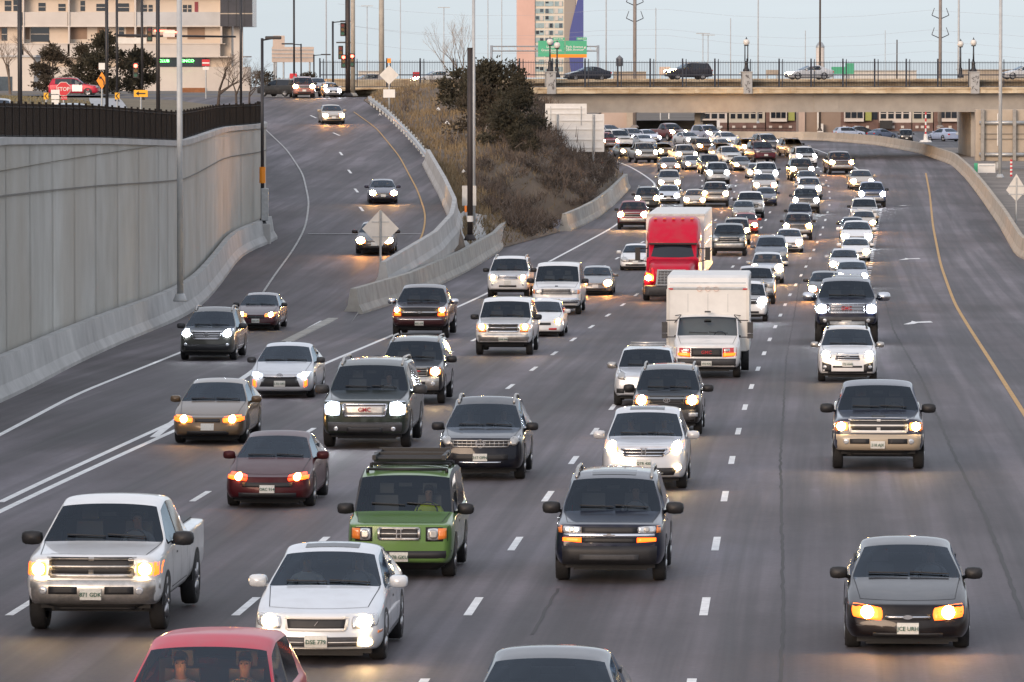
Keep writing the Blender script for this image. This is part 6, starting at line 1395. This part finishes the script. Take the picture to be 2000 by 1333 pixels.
for px,yb,r,yt,lb,sd,n,shp in ((902,215,2.0,136,'dark pine at the bridge end beside the pole pair',21,3400,'round'),(955,228,2.4,128,'largest dark pine on the hillside below the bridge',22,4600,'round'),(1004,222,1.5,116,'spiky pine in front of the foot of the pink tower',24,2600,'cone'),(1014,268,1.8,178,'dark pine leaning over the slope next to the abutment',23,3600,'round'),(938,258,1.9,168,'lower dark pine in front of the largest one',26,2800,'cone'),(985,285,1.9,205,'low spreading pine half way down the slope',27,2600,'cone')):
    d=hillpix(px,yb); pine(px,yb,d,3,r,lb,sd,int(n*.72),zh(d,px),'pine' if sd!=26 else 'pine_brown',shp,yt)
d_=hillpix(1022,300); pine(1022,300,d_,1.5,1.1,'low dark evergreen bush on the lower slope',25,1800,zh(d_,1022))
bare_tree(1070,330,405,3.2,'leafless dark sapling left of the sign posts',31,.4,zh(405,1070),'twig',5)
bare_tree(1092,335,400,3.6,'leafless dark sapling in front of the big blank sign',32,.4,zh(400,1090),'twig',5)
bare_tree(1040,320,420,2.6,'leafless brush clump above the slope',33,.5,zh(420,1040),'twig',5)
pine(515,158,560,1.9,1.6,'round bush left of the traffic at the junction',34,1100,8.6,'pine_brown'); pine(600,160,560,1.6,1.7,'low brown bush behind the cars at the junction',35,1100,8.6,'pine_brown')
# brush and dry grass on the hillside
rr=random.Random(5); sb=MB(); gb_=MB()
for i in range(1150):
    d=rr.uniform(318,484); a,b=hx0(d),HRX(d); t=rr.random()**.62
    if (t<.42 and rr.random()<.85) or (t<.62 and rr.random()<.35): continue
    x=a+(b-a)*min(.985 if d>432 else .93,t); z=zhill(d,x); R_=rr.uniform(.5,1.15)*(1 if t<.93 else .6); hh=R_*rr.uniform(.9,1.5)
    for k in range(46):
        an=rr.uniform(0,2*PI); el=rr.uniform(.25,1.5); dr=Vector((math.cos(an)*math.cos(el),math.sin(an)*math.cos(el),math.sin(el)*1.1)); st=Vector((x,d,z))+Vector((rr.gauss(0,R_*.4),rr.gauss(0,R_*.4),rr.uniform(-.05,hh*.45)))
        e=st+dr*rr.uniform(.3,.75)*hh; sd=dr.orthogonal().normalized(); sd.rotate(Matrix.Rotation(rr.uniform(0,6.3),3,dr)); w_=rr.uniform(.014,.042)
        sb.add([st-sd*w_,st+sd*w_,e],[(0,1,2)])
tag(sb.build('brush',M['scrub']),'tangle of leafless grey brown brush over the hillside',kind='stuff')
for i in range(26000):
    d=rr.uniform(285,486); a,b=hx0(d),HRX(d); t=rr.random()
    if rr.random()<t*.75: continue
    x=a+.3+(b-a-.4)*t; z=zhill(d,x); h=rr.uniform(.12,.42)*(1.3 if t<.5 else .8); an=rr.uniform(0,PI); w_=rr.uniform(.025,.06)
    gb_.add([(x-w_*math.cos(an),d-w_*math.sin(an),z-.03),(x+w_*math.cos(an),d+w_*math.sin(an),z-.03),(x+rr.gauss(0,.12),d+rr.gauss(0,.12),z+h)],[(0,1,2)])
tag(gb_.build('dry_grass',M['scrub_gold']),'golden dry grass on the hillside above the guardrail',kind='stuff')
g2=MB()
for i in range(16000):
    d=rr.uniform(205,455); w_=upr(d); x=w_-rr.uniform(9,34) if rr.random()<.8 else w_-rr.uniform(34,60); z=zup(d,x)
    h=rr.uniform(.06,.2); an=rr.uniform(0,PI); q=rr.uniform(.03,.07)
    g2.add([(x-q*math.cos(an),d-q*math.sin(an),z-.02),(x+q*math.cos(an),d+q*math.sin(an),z-.02),(x+rr.gauss(0,.06),d+rr.gauss(0,.06),z+h)],[(0,1,2)])
tag(g2.build('lawn_grass',mat('lawn_blades',(.20,.17,.095),.9,var=.45,scale=.5)),'thin dry lawn on the bank behind the wall',kind='stuff')
lt=M['sign_white']
for i,(px,py,sx) in enumerate(((884,216,.5),(856,240,.45),(873,258,.5),(951,275,.3),(742,231,.4),(905,300,.3))):
    d=interp([(200,455),(300,345)],py); x=at(px,py,d).x
    z=zhill(d,x) if x>hx0(d) else zr(d); rr=random.Random(i); mb=MB(); n=7
    vs=[(rr.uniform(.6,1)*sx*.5*math.cos(2*PI*k/n),rr.uniform(.6,1)*sx*.3*math.sin(2*PI*k/n),rr.uniform(.0,.16)) for k in range(n)]; mb.add(vs+[(0,0,.28)],[(k,(k+1)%n,n) for k in range(n)])
    o=mb.build('litter',lt,loc=(x,d,z+(.25 if x>hx0(d) else .02))); tag(o,['white plastic bag caught highest on the slope','white bag in the brush below the highest one','pale paper scrap beside the golden grass','tiny white scrap right of the pole pair','pale paper scrap lying on the ramp shoulder','small white scrap at the foot of the slope'][i],'litter','litter on the hillside')
# ------------------------------------------------------------------ lorry and box truck
def rsec(y,w,z0,z1,r,n=5,wt=None):
    "rounded rectangle section standing across the vehicle"
    wt=w if wt is None else wt; pts=[]
    for cx,cz,a0,ww in ((1,0,-PI/2,w),(1,1,0,wt),(-1,1,PI/2,wt),(-1,0,PI,w)):
        for i in range(n+1):
            a=a0+PI/2*i/n; pts.append((cx*(ww/2-r)+r*math.cos(a),y,(z1-r if cz else z0+r)+r*math.sin(a)))
    return pts
def loft(secs):
    mb=MB(); n=len(secs[0])
    for s in secs: mb.v+=s
    for k in range(len(secs)-1):
        for i in range(n): mb.f.append((k*n+i,k*n+(i+1)%n,(k+1)*n+(i+1)%n,(k+1)*n+i))
    mb.f.append(tuple(range(n-1,-1,-1))); mb.f.append(tuple(range((len(secs)-1)*n,len(secs)*n))); return mb
M['lorry_red']=paint((.50,.008,.035))
def big_wheels(P,k,ys,duals=()):
    kk=dict(k)
    for i,y in enumerate(ys):
        wide=.28 if i==0 else .5; wr=k['wr']; x0=k['W']/2-wide/2
        t=MB().lathe([(wr*.6,-wide/2+.02),(wr*.94,-wide/2),(wr,-wide/2+.04),(wr,wide/2-.04),(wr*.94,wide/2),(wr*.6,wide/2-.02)],n=24,axis='x').mesh('tyre',M['rubber'],True)
        rm=MB().lathe([(0,.08),(wr*.25,.08),(wr*.3,-.02),(wr*.58,-.06),(wr*.63,0)],n=18,axis='x').mesh('rim',M['rim'],True)
        for s in (1,-1):
            j=P.add('wheel',t,'rubber',(s*x0,y,wr),(0,0,0 if s>0 else PI)); P.add('rim',rm,'rim',(wide/2-.02,0,0),(0,0,0),j)
def semi():
    P=Proto(); k=dict(W=2.5,ax=1.25,rx=6,wr=.5,L=7,hwb=1.2,belt=2.0,cowl=(1.6,2.0),H=3.9); P.k=k
    hood=loft([rsec(0.02,1.5,.95,1.55,.12),rsec(.15,1.62,.85,1.70,.16),rsec(.8,1.86,.8,1.86,.2),rsec(1.65,2.1,.8,2.02,.2)])
    P.add('hood',hood.mesh('hood',M['black'],True),None)
    for s in (1,-1):
        f=loft([rsec(.22,.34,.55,1.15,.1),rsec(.6,.44,.75,1.42,.14),rsec(1.9,.44,.75,1.45,.14)]); f.v=[(x+s*.98,y,z) for x,y,z in f.v]; P.add('fender',f.mesh('fender',M['black'],True),None)
        l=MB(); q=[(s*.80,.13,.98),(s*1.14,.30,1.05),(s*1.10,.36,1.40),(s*.84,.20,1.30)]; l.add(q+[(x,y+.1,z) for x,y,z in q],[(0,1,2,3),(0,1,5,4),(1,2,6,5),(2,3,7,6),(3,0,4,7)])
        i=P.add('headlight',l.mesh('headlight',M['lens']),'orange_lens' if s<0 else 'lens')
        if s<0: P.add('bulb',MB().lathe([(0,-.04),(.10,-.02),(.13,.03)],c=(0,0,0),n=12).mesh('bulb',M['orange_bulb']),'orange_bulb',(s*1.0,.19,1.14),(PI/2,0,0),i)
    cab=loft([rsec(1.5,2.26,.85,2.06,.12),rsec(1.62,2.3,.85,2.12,.12,wt=2.16),rsec(2.0,2.34,.85,2.78,.12,wt=2.1),rsec(2.4,2.4,.85,3.02,.14,wt=2.24),rsec(4.3,2.42,.85,3.1,.14,wt=2.34)])
    P.add('cab',cab.mesh('cab',M['black'],True),None)
    fa=loft([rsec(1.93,2.02,2.70,2.82,.05),rsec(2.15,2.22,2.70,3.10,.16,wt=2.1),rsec(2.6,2.34,2.70,3.62,.26,wt=2.2),rsec(3.1,2.38,2.70,3.92,.30,wt=2.22),rsec(3.9,2.42,2.7,4.02,.30,wt=2.26),rsec(4.3,2.42,2.7,4.02,.3,wt=2.26)])
    P.add('roof_fairing',fa.mesh('roof_fairing',M['black'],True),None)
    w=MB()
    for r in range(5):
        for c in range(9):
            u=c/8*2-1; v=r/4; hw_=lerp(1.13,1.06,v); w.v.append((u*hw_,lerp(1.585,1.945,v)+.10*u*u-.06,lerp(2.08,2.68,v)))
    w.f=[(r*9+c,r*9+c+1,r*9+c+10,r*9+c+9) for r in range(4) for c in range(8)]; P.add('windscreen',w.mesh('windscreen',M['dark_glass'],True),'dark_glass')
    sv=MB().box((0,1.88,2.74),(2.1,.2,.07)); P.add('sun_visor',sv.mesh('sun_visor',M['black']),'black')
    for s in (1,-1):
        q=[(s*1.185,1.95,2.1),(s*1.215,2.75,2.1),(s*1.20,2.75,2.72),(s*1.17,2.2,2.72)]; P.add('side_window',MB().add(q,[(0,1,2,3)]).mesh('side_window',M['dark_glass']),'dark_glass')
    g=P.add('grille',loft([rsec(-.03,1.30,.80,1.50,.08,wt=1.16),rsec(.05,1.34,.78,1.54,.08,wt=1.2)]).mesh('grille',M['black'],True),'black')
    gb=MB()
    for i in range(8): gb.box((0,-.045,.90+.075*i),(lerp(1.2,1.08,i/7),.03,.026))
    for i in range(7): gb.box((-.45+.15*i,-.04,1.16),(.014,.02,.6))
    for s in (1,-1): gb.add([(s*.60,-.06,.80),(s*.68,-.06,.80),(s*.61,-.06,1.5),(s*.54,-.06,1.5)],[(0,1,2,3)])
    gb.box((0,-.05,1.52),(1.24,.04,.07)); gb.box((0,-.05,.81),(1.36,.04,.06)); P.add('grille_bar',gb.mesh('grille_bar',M['chrome']),'chrome',parent=g)
    P.add('front_bumper',loft([rsec(-.10,2.0,.30,.72,.08),rsec(.0,2.3,.28,.78,.1),rsec(.5,2.42,.28,.80,.1)]).mesh('front_bumper',M['darkgrey'],True),'darkgrey')
    for s in (1,-1):
        m=MB().box((s*1.52,1.75,2.25),(.22,.14,.62)); m.tube((s*1.45,1.8,1.95),(s*1.1,1.9,1.85),.025,.025,6); m.tube((s*1.45,1.8,2.5),(s*1.1,2.0,2.5),.025,.025,6); P.add('mirror',m.mesh('mirror',M['black']),'black')
    lm=MB()
    for x in (-.8,-.4,0,.4,.8): lm.box((x,3.02,3.94),(.14,.1,.05))
    P.add('marker_lamp',lm.mesh('marker_lamp',M['amber']),'amber')
    big_wheels(P,k,(1.25,5.8,7.0)); P.add('chassis',MB().box((0,4,.7),(1.0,7.2,.35)).mesh('chassis',M['black']),'black')
    tr=loft([rsec(5.0,2.56,1.15,4.08,.05,2),rsec(18.6,2.56,1.15,4.08,.05,2)]); i=P.add('trailer',tr.mesh('trailer',M['sign_white']),'sign_white')
    P.add('trailer_rail',MB().box((0,5.0,4.06),(2.62,.12,.1)).box((1.29,11.8,1.2),(.05,13.6,.14)).box((-1.29,11.8,1.2),(.05,13.6,.14)).mesh('trailer_rail',M['galv']),'galv',parent=i)
    P.add('side_stripe',MB().box((1.288,11.8,1.9),(.01,13,.10)).box((1.288,11.8,2.6),(.01,13,.10)).box((1.288,11.8,3.3),(.01,13,.10)).mesh('side_stripe',M['chrome']),'chrome',parent=i)
    for y in (15.5,16.8):
        for s in (1,-1): P.add('wheel',MB().lathe([(.3,-.25),(.5,-.24),(.5,.24),(.3,.25)],n=20,axis='x').mesh('tyre',M['rubber'],True),'rubber',(s*1.0,y,.5))
    return P
p=gd(1313,587); LR=spawn(semi(),'lorry',p,-math.atan(.062),(.50,.008,.035),'big red lorry with a tall rounded roof pulling a white trailer','lorry',TRAFFIC,1.02); LR.scale=(1.0,1.0,.89)
def boxx(P):
    k=P.k; cb=loft([rsec(1.78,2.40,.82,2.85,.07,3),rsec(1.80,2.44,.80,3.0,.08,3),rsec(1.95,2.46,.80,3.22,.08,3),rsec(2.2,2.46,.80,3.30,.08,3),rsec(6.4,2.46,.80,3.30,.08,3)])
    i=P.add('cargo_box',cb.mesh('cargo_box',M['sign_white'],False),'sign_white')
    P.add('front_cap',MB().add([(-1.14,1.79,2.72),(1.14,1.79,2.72),(1.14,1.775,2.88),(-1.14,1.775,2.88)],[(0,1,2,3)]).add([(-1.14,1.775,2.88),(1.14,1.775,2.88),(1.14,1.84,3.08),(-1.14,1.84,3.08)],[(0,1,2,3)]).mesh('front_cap',M['galv']),'galv',parent=i)
    P.add('corner_post',MB().box((-1.20,1.79,1.85),(.09,.08,2.0)).mesh('corner_post',M['alu']),'alu',parent=i); P.add('corner_post',MB().box((1.20,1.79,1.85),(.09,.08,2.0)).mesh('corner_post',M['alu']),'alu',parent=i)
    for x in (-.25,0,.25): P.add('marker_lamp',MB().lathe([(0,-.05),(.07,-.03),(.08,.02)],n=12).mesh('marker_lamp',M['amber']),'amber',(x,1.765,2.86),(PI/2,0,0))
    for x in (-1.12,1.12): P.add('corner_lamp',MB().box((x,1.77,2.86),(.14,.04,.05)).mesh('corner_lamp',M['red_lens']),'red_lens')
    P.add('roof_lamp',MB().box((0,1.5,2.12),(.18,.1,.05)).mesh('roof_lamp',M['darkgrey']),'darkgrey')
    sm=MB()
    for s in (1,-1):
        for y in (2.6,3.4,4.2,5.0,5.8): sm.box((s*1.232,y,2.0),(.006,.02,2.3))
        sm.box((s*1.232,4.2,3.22),(.01,4.2,.05)); sm.box((s*1.232,4.2,.86),(.01,4.2,.06))
    for x in (-.6,0,.6): sm.box((x,1.776,2.40),(.012,.006,.6))
    P.add('panel_seam',sm.mesh('panel_seam',M['galv']),'galv',parent=i)
    P.add('chassis',MB().box((0,3.8,.62),(1.0,5,.3)).mesh('chassis',M['black']),'black')
    for s in (1,-1):
        P.add('rear_tyre',MB().lathe([(.2,-.24),(.38,-.24),(.38,.24),(.2,.24)],n=20,axis='x').mesh('rear_tyre',M['rubber'],True),'rubber',(s*.95,4.7,.38))
        m=MB().box((s*1.28,1.15,1.62),(.17,.08,.36)).box((s*1.28,1.15,1.34),(.17,.08,.16)); m.tube((s*1.22,1.15,1.85),(s*.9,1.3,1.85),.018,.018,6); m.tube((s*1.22,1.15,1.3),(s*.95,1.2,1.3),.018,.018,6); P.add('tall_mirror',m.mesh('tall_mirror',M['darkgrey']),'darkgrey')
        P.add('windscreen_stay',MB().tube((s*.98,1.78,1.98),(s*.80,1.5,2.02),.014,.014,5).tube((s*1.0,1.78,1.75),(s*.8,1.5,2.0),.014,.014,5).mesh('windscreen_stay',M['darkgrey']),'darkgrey')
bt=dict(L=2.6,W=2.02,bp=1.95,cp=2.1,rh=(2.3,1.96),gb=(2.5,1.36),deck=(2.55,1.2),rx=4.7,H=2.04,hwb=.97,hwt=.86,beltf=1.04,nose=1.12,head=(1.62,1.95),cowl=(.98,1.36),belt=1.26,bow=.12)
design('box_truck','van','off',grille(.46,.72,1.0,0,None)+[('lamp_surround','red_lens',Q(.48,.70,.90,.74,1.02,1.0),dict(mir=1,off=.010)),('turn_signal','amber_on',Q(.50,.72,.86,.76,.85,.84),dict(mir=1,off=.024)),('front_bumper','darkgrey',rect(-.99,.36,.99,.66),dict(off=.05,nx=14,th=.12)),('grille_bar','darkgrey',[rect(-.46,.78,.46,.79),rect(-.46,.92,.46,.93)],dict(off=.026,nz=1,par='grille'))],Q(.52,.88,.70,.88,.99,.98),.5,bt,'black',.01,plateoff=.085,plate=(0,.50),plate_text='192 KXJ',extras=boxx,words=(('GMC',0,.86,.15,'red_badge'),))  # red surround carries the orange red lamp glow in its colour
BT=car(D('box_truck'),1381,737,132,(.74,.74,.73),'white box truck with three amber roof lamps and a black grille','truck',name='box_truck'); BT.scale.z*=.91
car(D('van_off'),1387,341,36,(.07,.045,.03),'dark brown van with unlit lamps in the middle of the jam','van',smin=.8)
# ------------------------------------------------------------------ people seen through the windscreens
def person_mesh(name,shirt,driver=True):
    V=[];E=[];Rr=[]
    def v(p,r,par=None):
        V.append(p); Rr.append(r); i=len(V)-1
        if par is not None: E.append((par,i))
        return i
    pel=v((0,0,0),(.16,.12)); wa=v((0,.03,.18),(.14,.10),pel); ch=v((0,.05,.38),(.17,.11),wa); sh=v((0,.05,.50),(.13,.08),ch); nk=v((0,.03,.58),(.055,.055),sh); jw=v((0,-.015,.665),(.062,.074),nk); hd=v((0,.0,.73),(.076,.096),jw); tp=v((0,.005,.79),(.07,.088),hd)
    for s in (1,-1):
        hip=v((s*.10,-.06,-.02),(.09,.085),pel); kn=v((s*.14,-.48,.05),(.065,.065),hip); ft=v((s*.14,-.68,-.34),(.045,.045),kn); v((s*.14,-.82,-.38),(.04,.03),ft)
        so=v((s*.19,.05,.47),(.06,.055),sh); el=v((s*.27,-.14,.26),(.045,.045),so)
        wr=v((s*.17,-.40,.36) if driver else (s*.12,-.34,.08),(.028,.025),el); hx,hy,hz=V[wr]; pm=v((hx-s*.01,hy-.07,hz+.02),(.036,.018),wr); px_,py_,pz=V[pm]
        for k in range(4):
            a=v((px_+(k-1.5)*.018,py_-.035,pz+.012),(.009,.009),pm); v((px_+(k-1.5)*.02,py_-.06-.008*(k in(1,2)),pz-.012),(.008,.008),a)
        t=v((px_-s*.035,py_-.01,pz+.02),(.010,.010),pm); v((px_-s*.045,py_-.035,pz+.03),(.008,.008),t)
    me=bpy.data.meshes.new(name); me.from_pydata(V,E,[]); o=bpy.data.objects.new(name,me); COL.objects.link(o)
    m=o.modifiers.new('skin','SKIN'); 
    for i,sv in enumerate(me.skin_vertices[0].data): sv.radius=Rr[i]; sv.use_root=(i==0)
    s_=o.modifiers.new('sub','SUBSURF'); s_.levels=1
    bpy.context.view_layer.update(); out=bpy.data.meshes.new_from_object(o.evaluated_get(bpy.context.evaluated_depsgraph_get())); bpy.data.objects.remove(o)
    out.materials.clear(); out.materials.append(M[shirt]); out.materials.append(M['skin']); out.materials.append(M['cabin'])
    for p in out.polygons:
        c=p.center; p.use_smooth=True
        if c.z>.56 or (c.y<-.33 and c.z>.1 and abs(c.x)>.05 and c.z>.2) or (not driver and c.y<-.33 and .03<c.z<.15 and abs(c.x)<.16 and c.y>-.46): p.material_index=1
        elif c.z<.10: p.material_index=2
    return out
PM={}
def person(rootobj,P,side,shirt,label,driver=True):
    k=P.k; key=(shirt,driver)
    if key not in PM: PM[key]=person_mesh('person',shirt,driver)
    rootobj_m=Matrix.LocRotScale(rootobj.location,rootobj.rotation_euler,rootobj.scale)
    sy=k['head'][0]+.42-k['ax']; loc=rootobj_m@Vector((side*.37,sy-.06,k['belt']-.40))
    o=bpy.data.objects.new('person',PM[key]); COL.objects.link(o); o.location=loc; o.rotation_euler=rootobj.rotation_euler; o.scale=rootobj.scale; tag(o,label,'person','people in the cars')
    h=MB().lathe([(0,.112),(.045,.104),(.078,.075),(.095,.03),(.095,-.02),(.084,-.07)],n=24)
    h.v=[(x*.93,y*1.12+.012,max(z,.035+.02*math.cos(x*14)) if y<-.035 else z) for x,y,z in h.v]
    h.build('hair',M['hair'],o,True,loc=(0,0,.77))
    MB().lathe([(0,-.03),(.018,-.01),(.012,.03)],n=6).build('nose',M['skin'],o,True,loc=(0,-.09,.715))
    for s in (1,-1): MB().lathe([(0,.012),(.012,0),(0,-.012)],n=8).build('eye',M['sign_black'],o,loc=(s*.032,-.083,.745))
    return o
def find(lab):
    for o in COL.objects:
        if o.get('label') and o['label'].startswith(lab): return o
for lab,dk,who in (('green boxy','element',[(1,'hivis','driver in a yellow green safety vest inside the green boxy car',True)]),
  ('silver white saloon','lexus',[(1,'shirt_grey','driver holding the wheel of the silver white saloon',True),(-1,'shirt_white','passenger in a pale top in the silver white saloon',False)]),
  ('black crossover','murano',[(1,'shirt_grey','driver of the black crossover with the mesh grille',True),(-1,'shirt_grey','passenger of the black crossover with the mesh grille',False)]),
  ('silver crossover with a letter','crv',[(1,'shirt_grey','driver of the silver crossover with a letter badge',True),(-1,'shirt_grey','passenger of the silver crossover with a letter badge',False)]),
  ('navy sport utility with amber','trailblazer',[(1,'shirt_grey','driver of the navy sport utility with amber lamps',True)]),
  ('black saloon alone','taurus',[(1,'shirt_grey','driver of the black saloon at the bottom right',True)]),
  ('white pickup with a crosshair','ram_white',[(1,'shirt_grey','driver of the white pickup with black mirrors',True)]),
  ('crimson','cross_warm',[(1,'shirt_grey','driver of the crimson car at the bottom edge',True),(-1,'shirt_white','passenger of the crimson car at the bottom edge',False)]),
  ('dark green sport','yukon',[(1,'shirt_grey','driver of the dark green sport utility',True)]),
  ('white box truck','box_truck',[(-1,'shirt_grey','person in the passenger seat of the white box truck',False)])):
    r=find(lab)
    for s,sh,l,dr in who: person(r,D(dk),s,sh,l,dr)
SKY_A,SKY_B=.61,2.1; TINT=(.99,1.0,1.09)
# ------------------------------------------------------------------ light
SUN_EL,SUN_AZ=R(11),R(205)     # low sun behind the camera, a little to the left, through thin cloud
w=bpy.data.worlds.new('World'); scene.world=w; w.use_nodes=True
N=w.node_tree.nodes; L=w.node_tree.links; bg=N['Background']
sky=N.new('ShaderNodeTexSky'); sky.sky_type='NISHITA'; sky.sun_disc=False; sky.sun_elevation=SUN_EL; sky.sun_rotation=SUN_AZ
sky.altitude=1600; sky.air_density=1.0; sky.dust_density=2.5; sky.ozone_density=1.2
hs=N.new('ShaderNodeHueSaturation'); hs.inputs['Saturation'].default_value=.42
ga=N.new('ShaderNodeGamma'); ga.inputs['Gamma'].default_value=.62
tc=N.new('ShaderNodeTexCoord'); sx=N.new('ShaderNodeSeparateXYZ'); L.new(tc.outputs['Generated'],sx.inputs[0])
# thin overcast: brighter overhead than at the horizon, with soft cloud bands
zr_=N.new('ShaderNodeMapRange'); zr_.inputs[1].default_value=0; zr_.inputs[2].default_value=1; zr_.inputs[3].default_value=SKY_A; zr_.inputs[4].default_value=SKY_B; L.new(sx.outputs['Z'],zr_.inputs[0])
mp=N.new('ShaderNodeMapping'); mp.inputs['Scale'].default_value=(1,1,14); L.new(tc.outputs['Generated'],mp.inputs['Vector'])
cl=N.new('ShaderNodeTexNoise'); cl.inputs['Scale'].default_value=3.5; cl.inputs['Detail'].default_value=5; L.new(mp.outputs['Vector'],cl.inputs['Vector'])
cm=N.new('ShaderNodeMapRange'); cm.inputs[1].default_value=.3; cm.inputs[2].default_value=.7; cm.inputs[3].default_value=.92; cm.inputs[4].default_value=1.08; L.new(cl.outputs['Fac'],cm.inputs[0])
mu=N.new('ShaderNodeMath'); mu.operation='MULTIPLY'; L.new(zr_.outputs[0],mu.inputs[0]); L.new(cm.outputs[0],mu.inputs[1])
tint=N.new('ShaderNodeVectorMath'); tint.operation='MULTIPLY'; tm=N.new('ShaderNodeMix'); tm.data_type='RGBA'; tm.inputs[6].default_value=(.93,.985,1.10,1); tm.inputs[7].default_value=(1.05,1.0,1.0,1); tz=N.new('ShaderNodeMapRange'); tz.inputs[2].default_value=.35; L.new(sx.outputs['Z'],tz.inputs[0]); L.new(tz.outputs[0],tm.inputs[0]); L.new(tm.outputs[2],tint.inputs[1])
sc=N.new('ShaderNodeVectorMath'); sc.operation='SCALE'
# the sky seen just above the horizon through the hazy air is the paler sky a little higher up
mxz=N.new('ShaderNodeMath'); mxz.operation='MAXIMUM'; mxz.inputs[1].default_value=.05; L.new(sx.outputs['Z'],mxz.inputs[0])
cb=N.new('ShaderNodeCombineXYZ'); L.new(sx.outputs['X'],cb.inputs['X']); L.new(sx.outputs['Y'],cb.inputs['Y']); L.new(mxz.outputs[0],cb.inputs['Z'])
L.new(cb.outputs[0],sky.inputs['Vector']); L.new(sky.outputs[0],ga.inputs[0]); L.new(ga.outputs[0],hs.inputs['Color']); L.new(hs.outputs[0],tint.inputs[0]); L.new(tint.outputs[0],sc.inputs[0]); L.new(mu.outputs[0],sc.inputs['Scale']); L.new(sc.outputs[0],bg.inputs[0]); bg.inputs[1].default_value=.15
sd=bpy.data.lights.new('sun','SUN'); sd.energy=1.0; sd.angle=R(25); sd.color=(1,.72,.50)
so=bpy.data.objects.new('sun',sd); COL.objects.link(so)
# sky sun_rotation turns clockwise from +y seen from above
dirv=Vector((math.sin(SUN_AZ)*math.cos(SUN_EL),math.cos(SUN_AZ)*math.cos(SUN_EL),math.sin(SUN_EL)))
so.rotation_euler=dirv.to_track_quat('Z','Y').to_euler()
vs=scene.view_settings; vs.view_transform='Standard'; vs.look='None'; vs.gamma=1; vs.exposure=1.4
try: vs.use_curve_mapping=False
except Exception: pass
scene.cycles.max_bounces=6; scene.cycles.transparent_max_bounces=10; scene.cycles.sample_clamp_indirect=3
scene.cycles.use_denoising=True
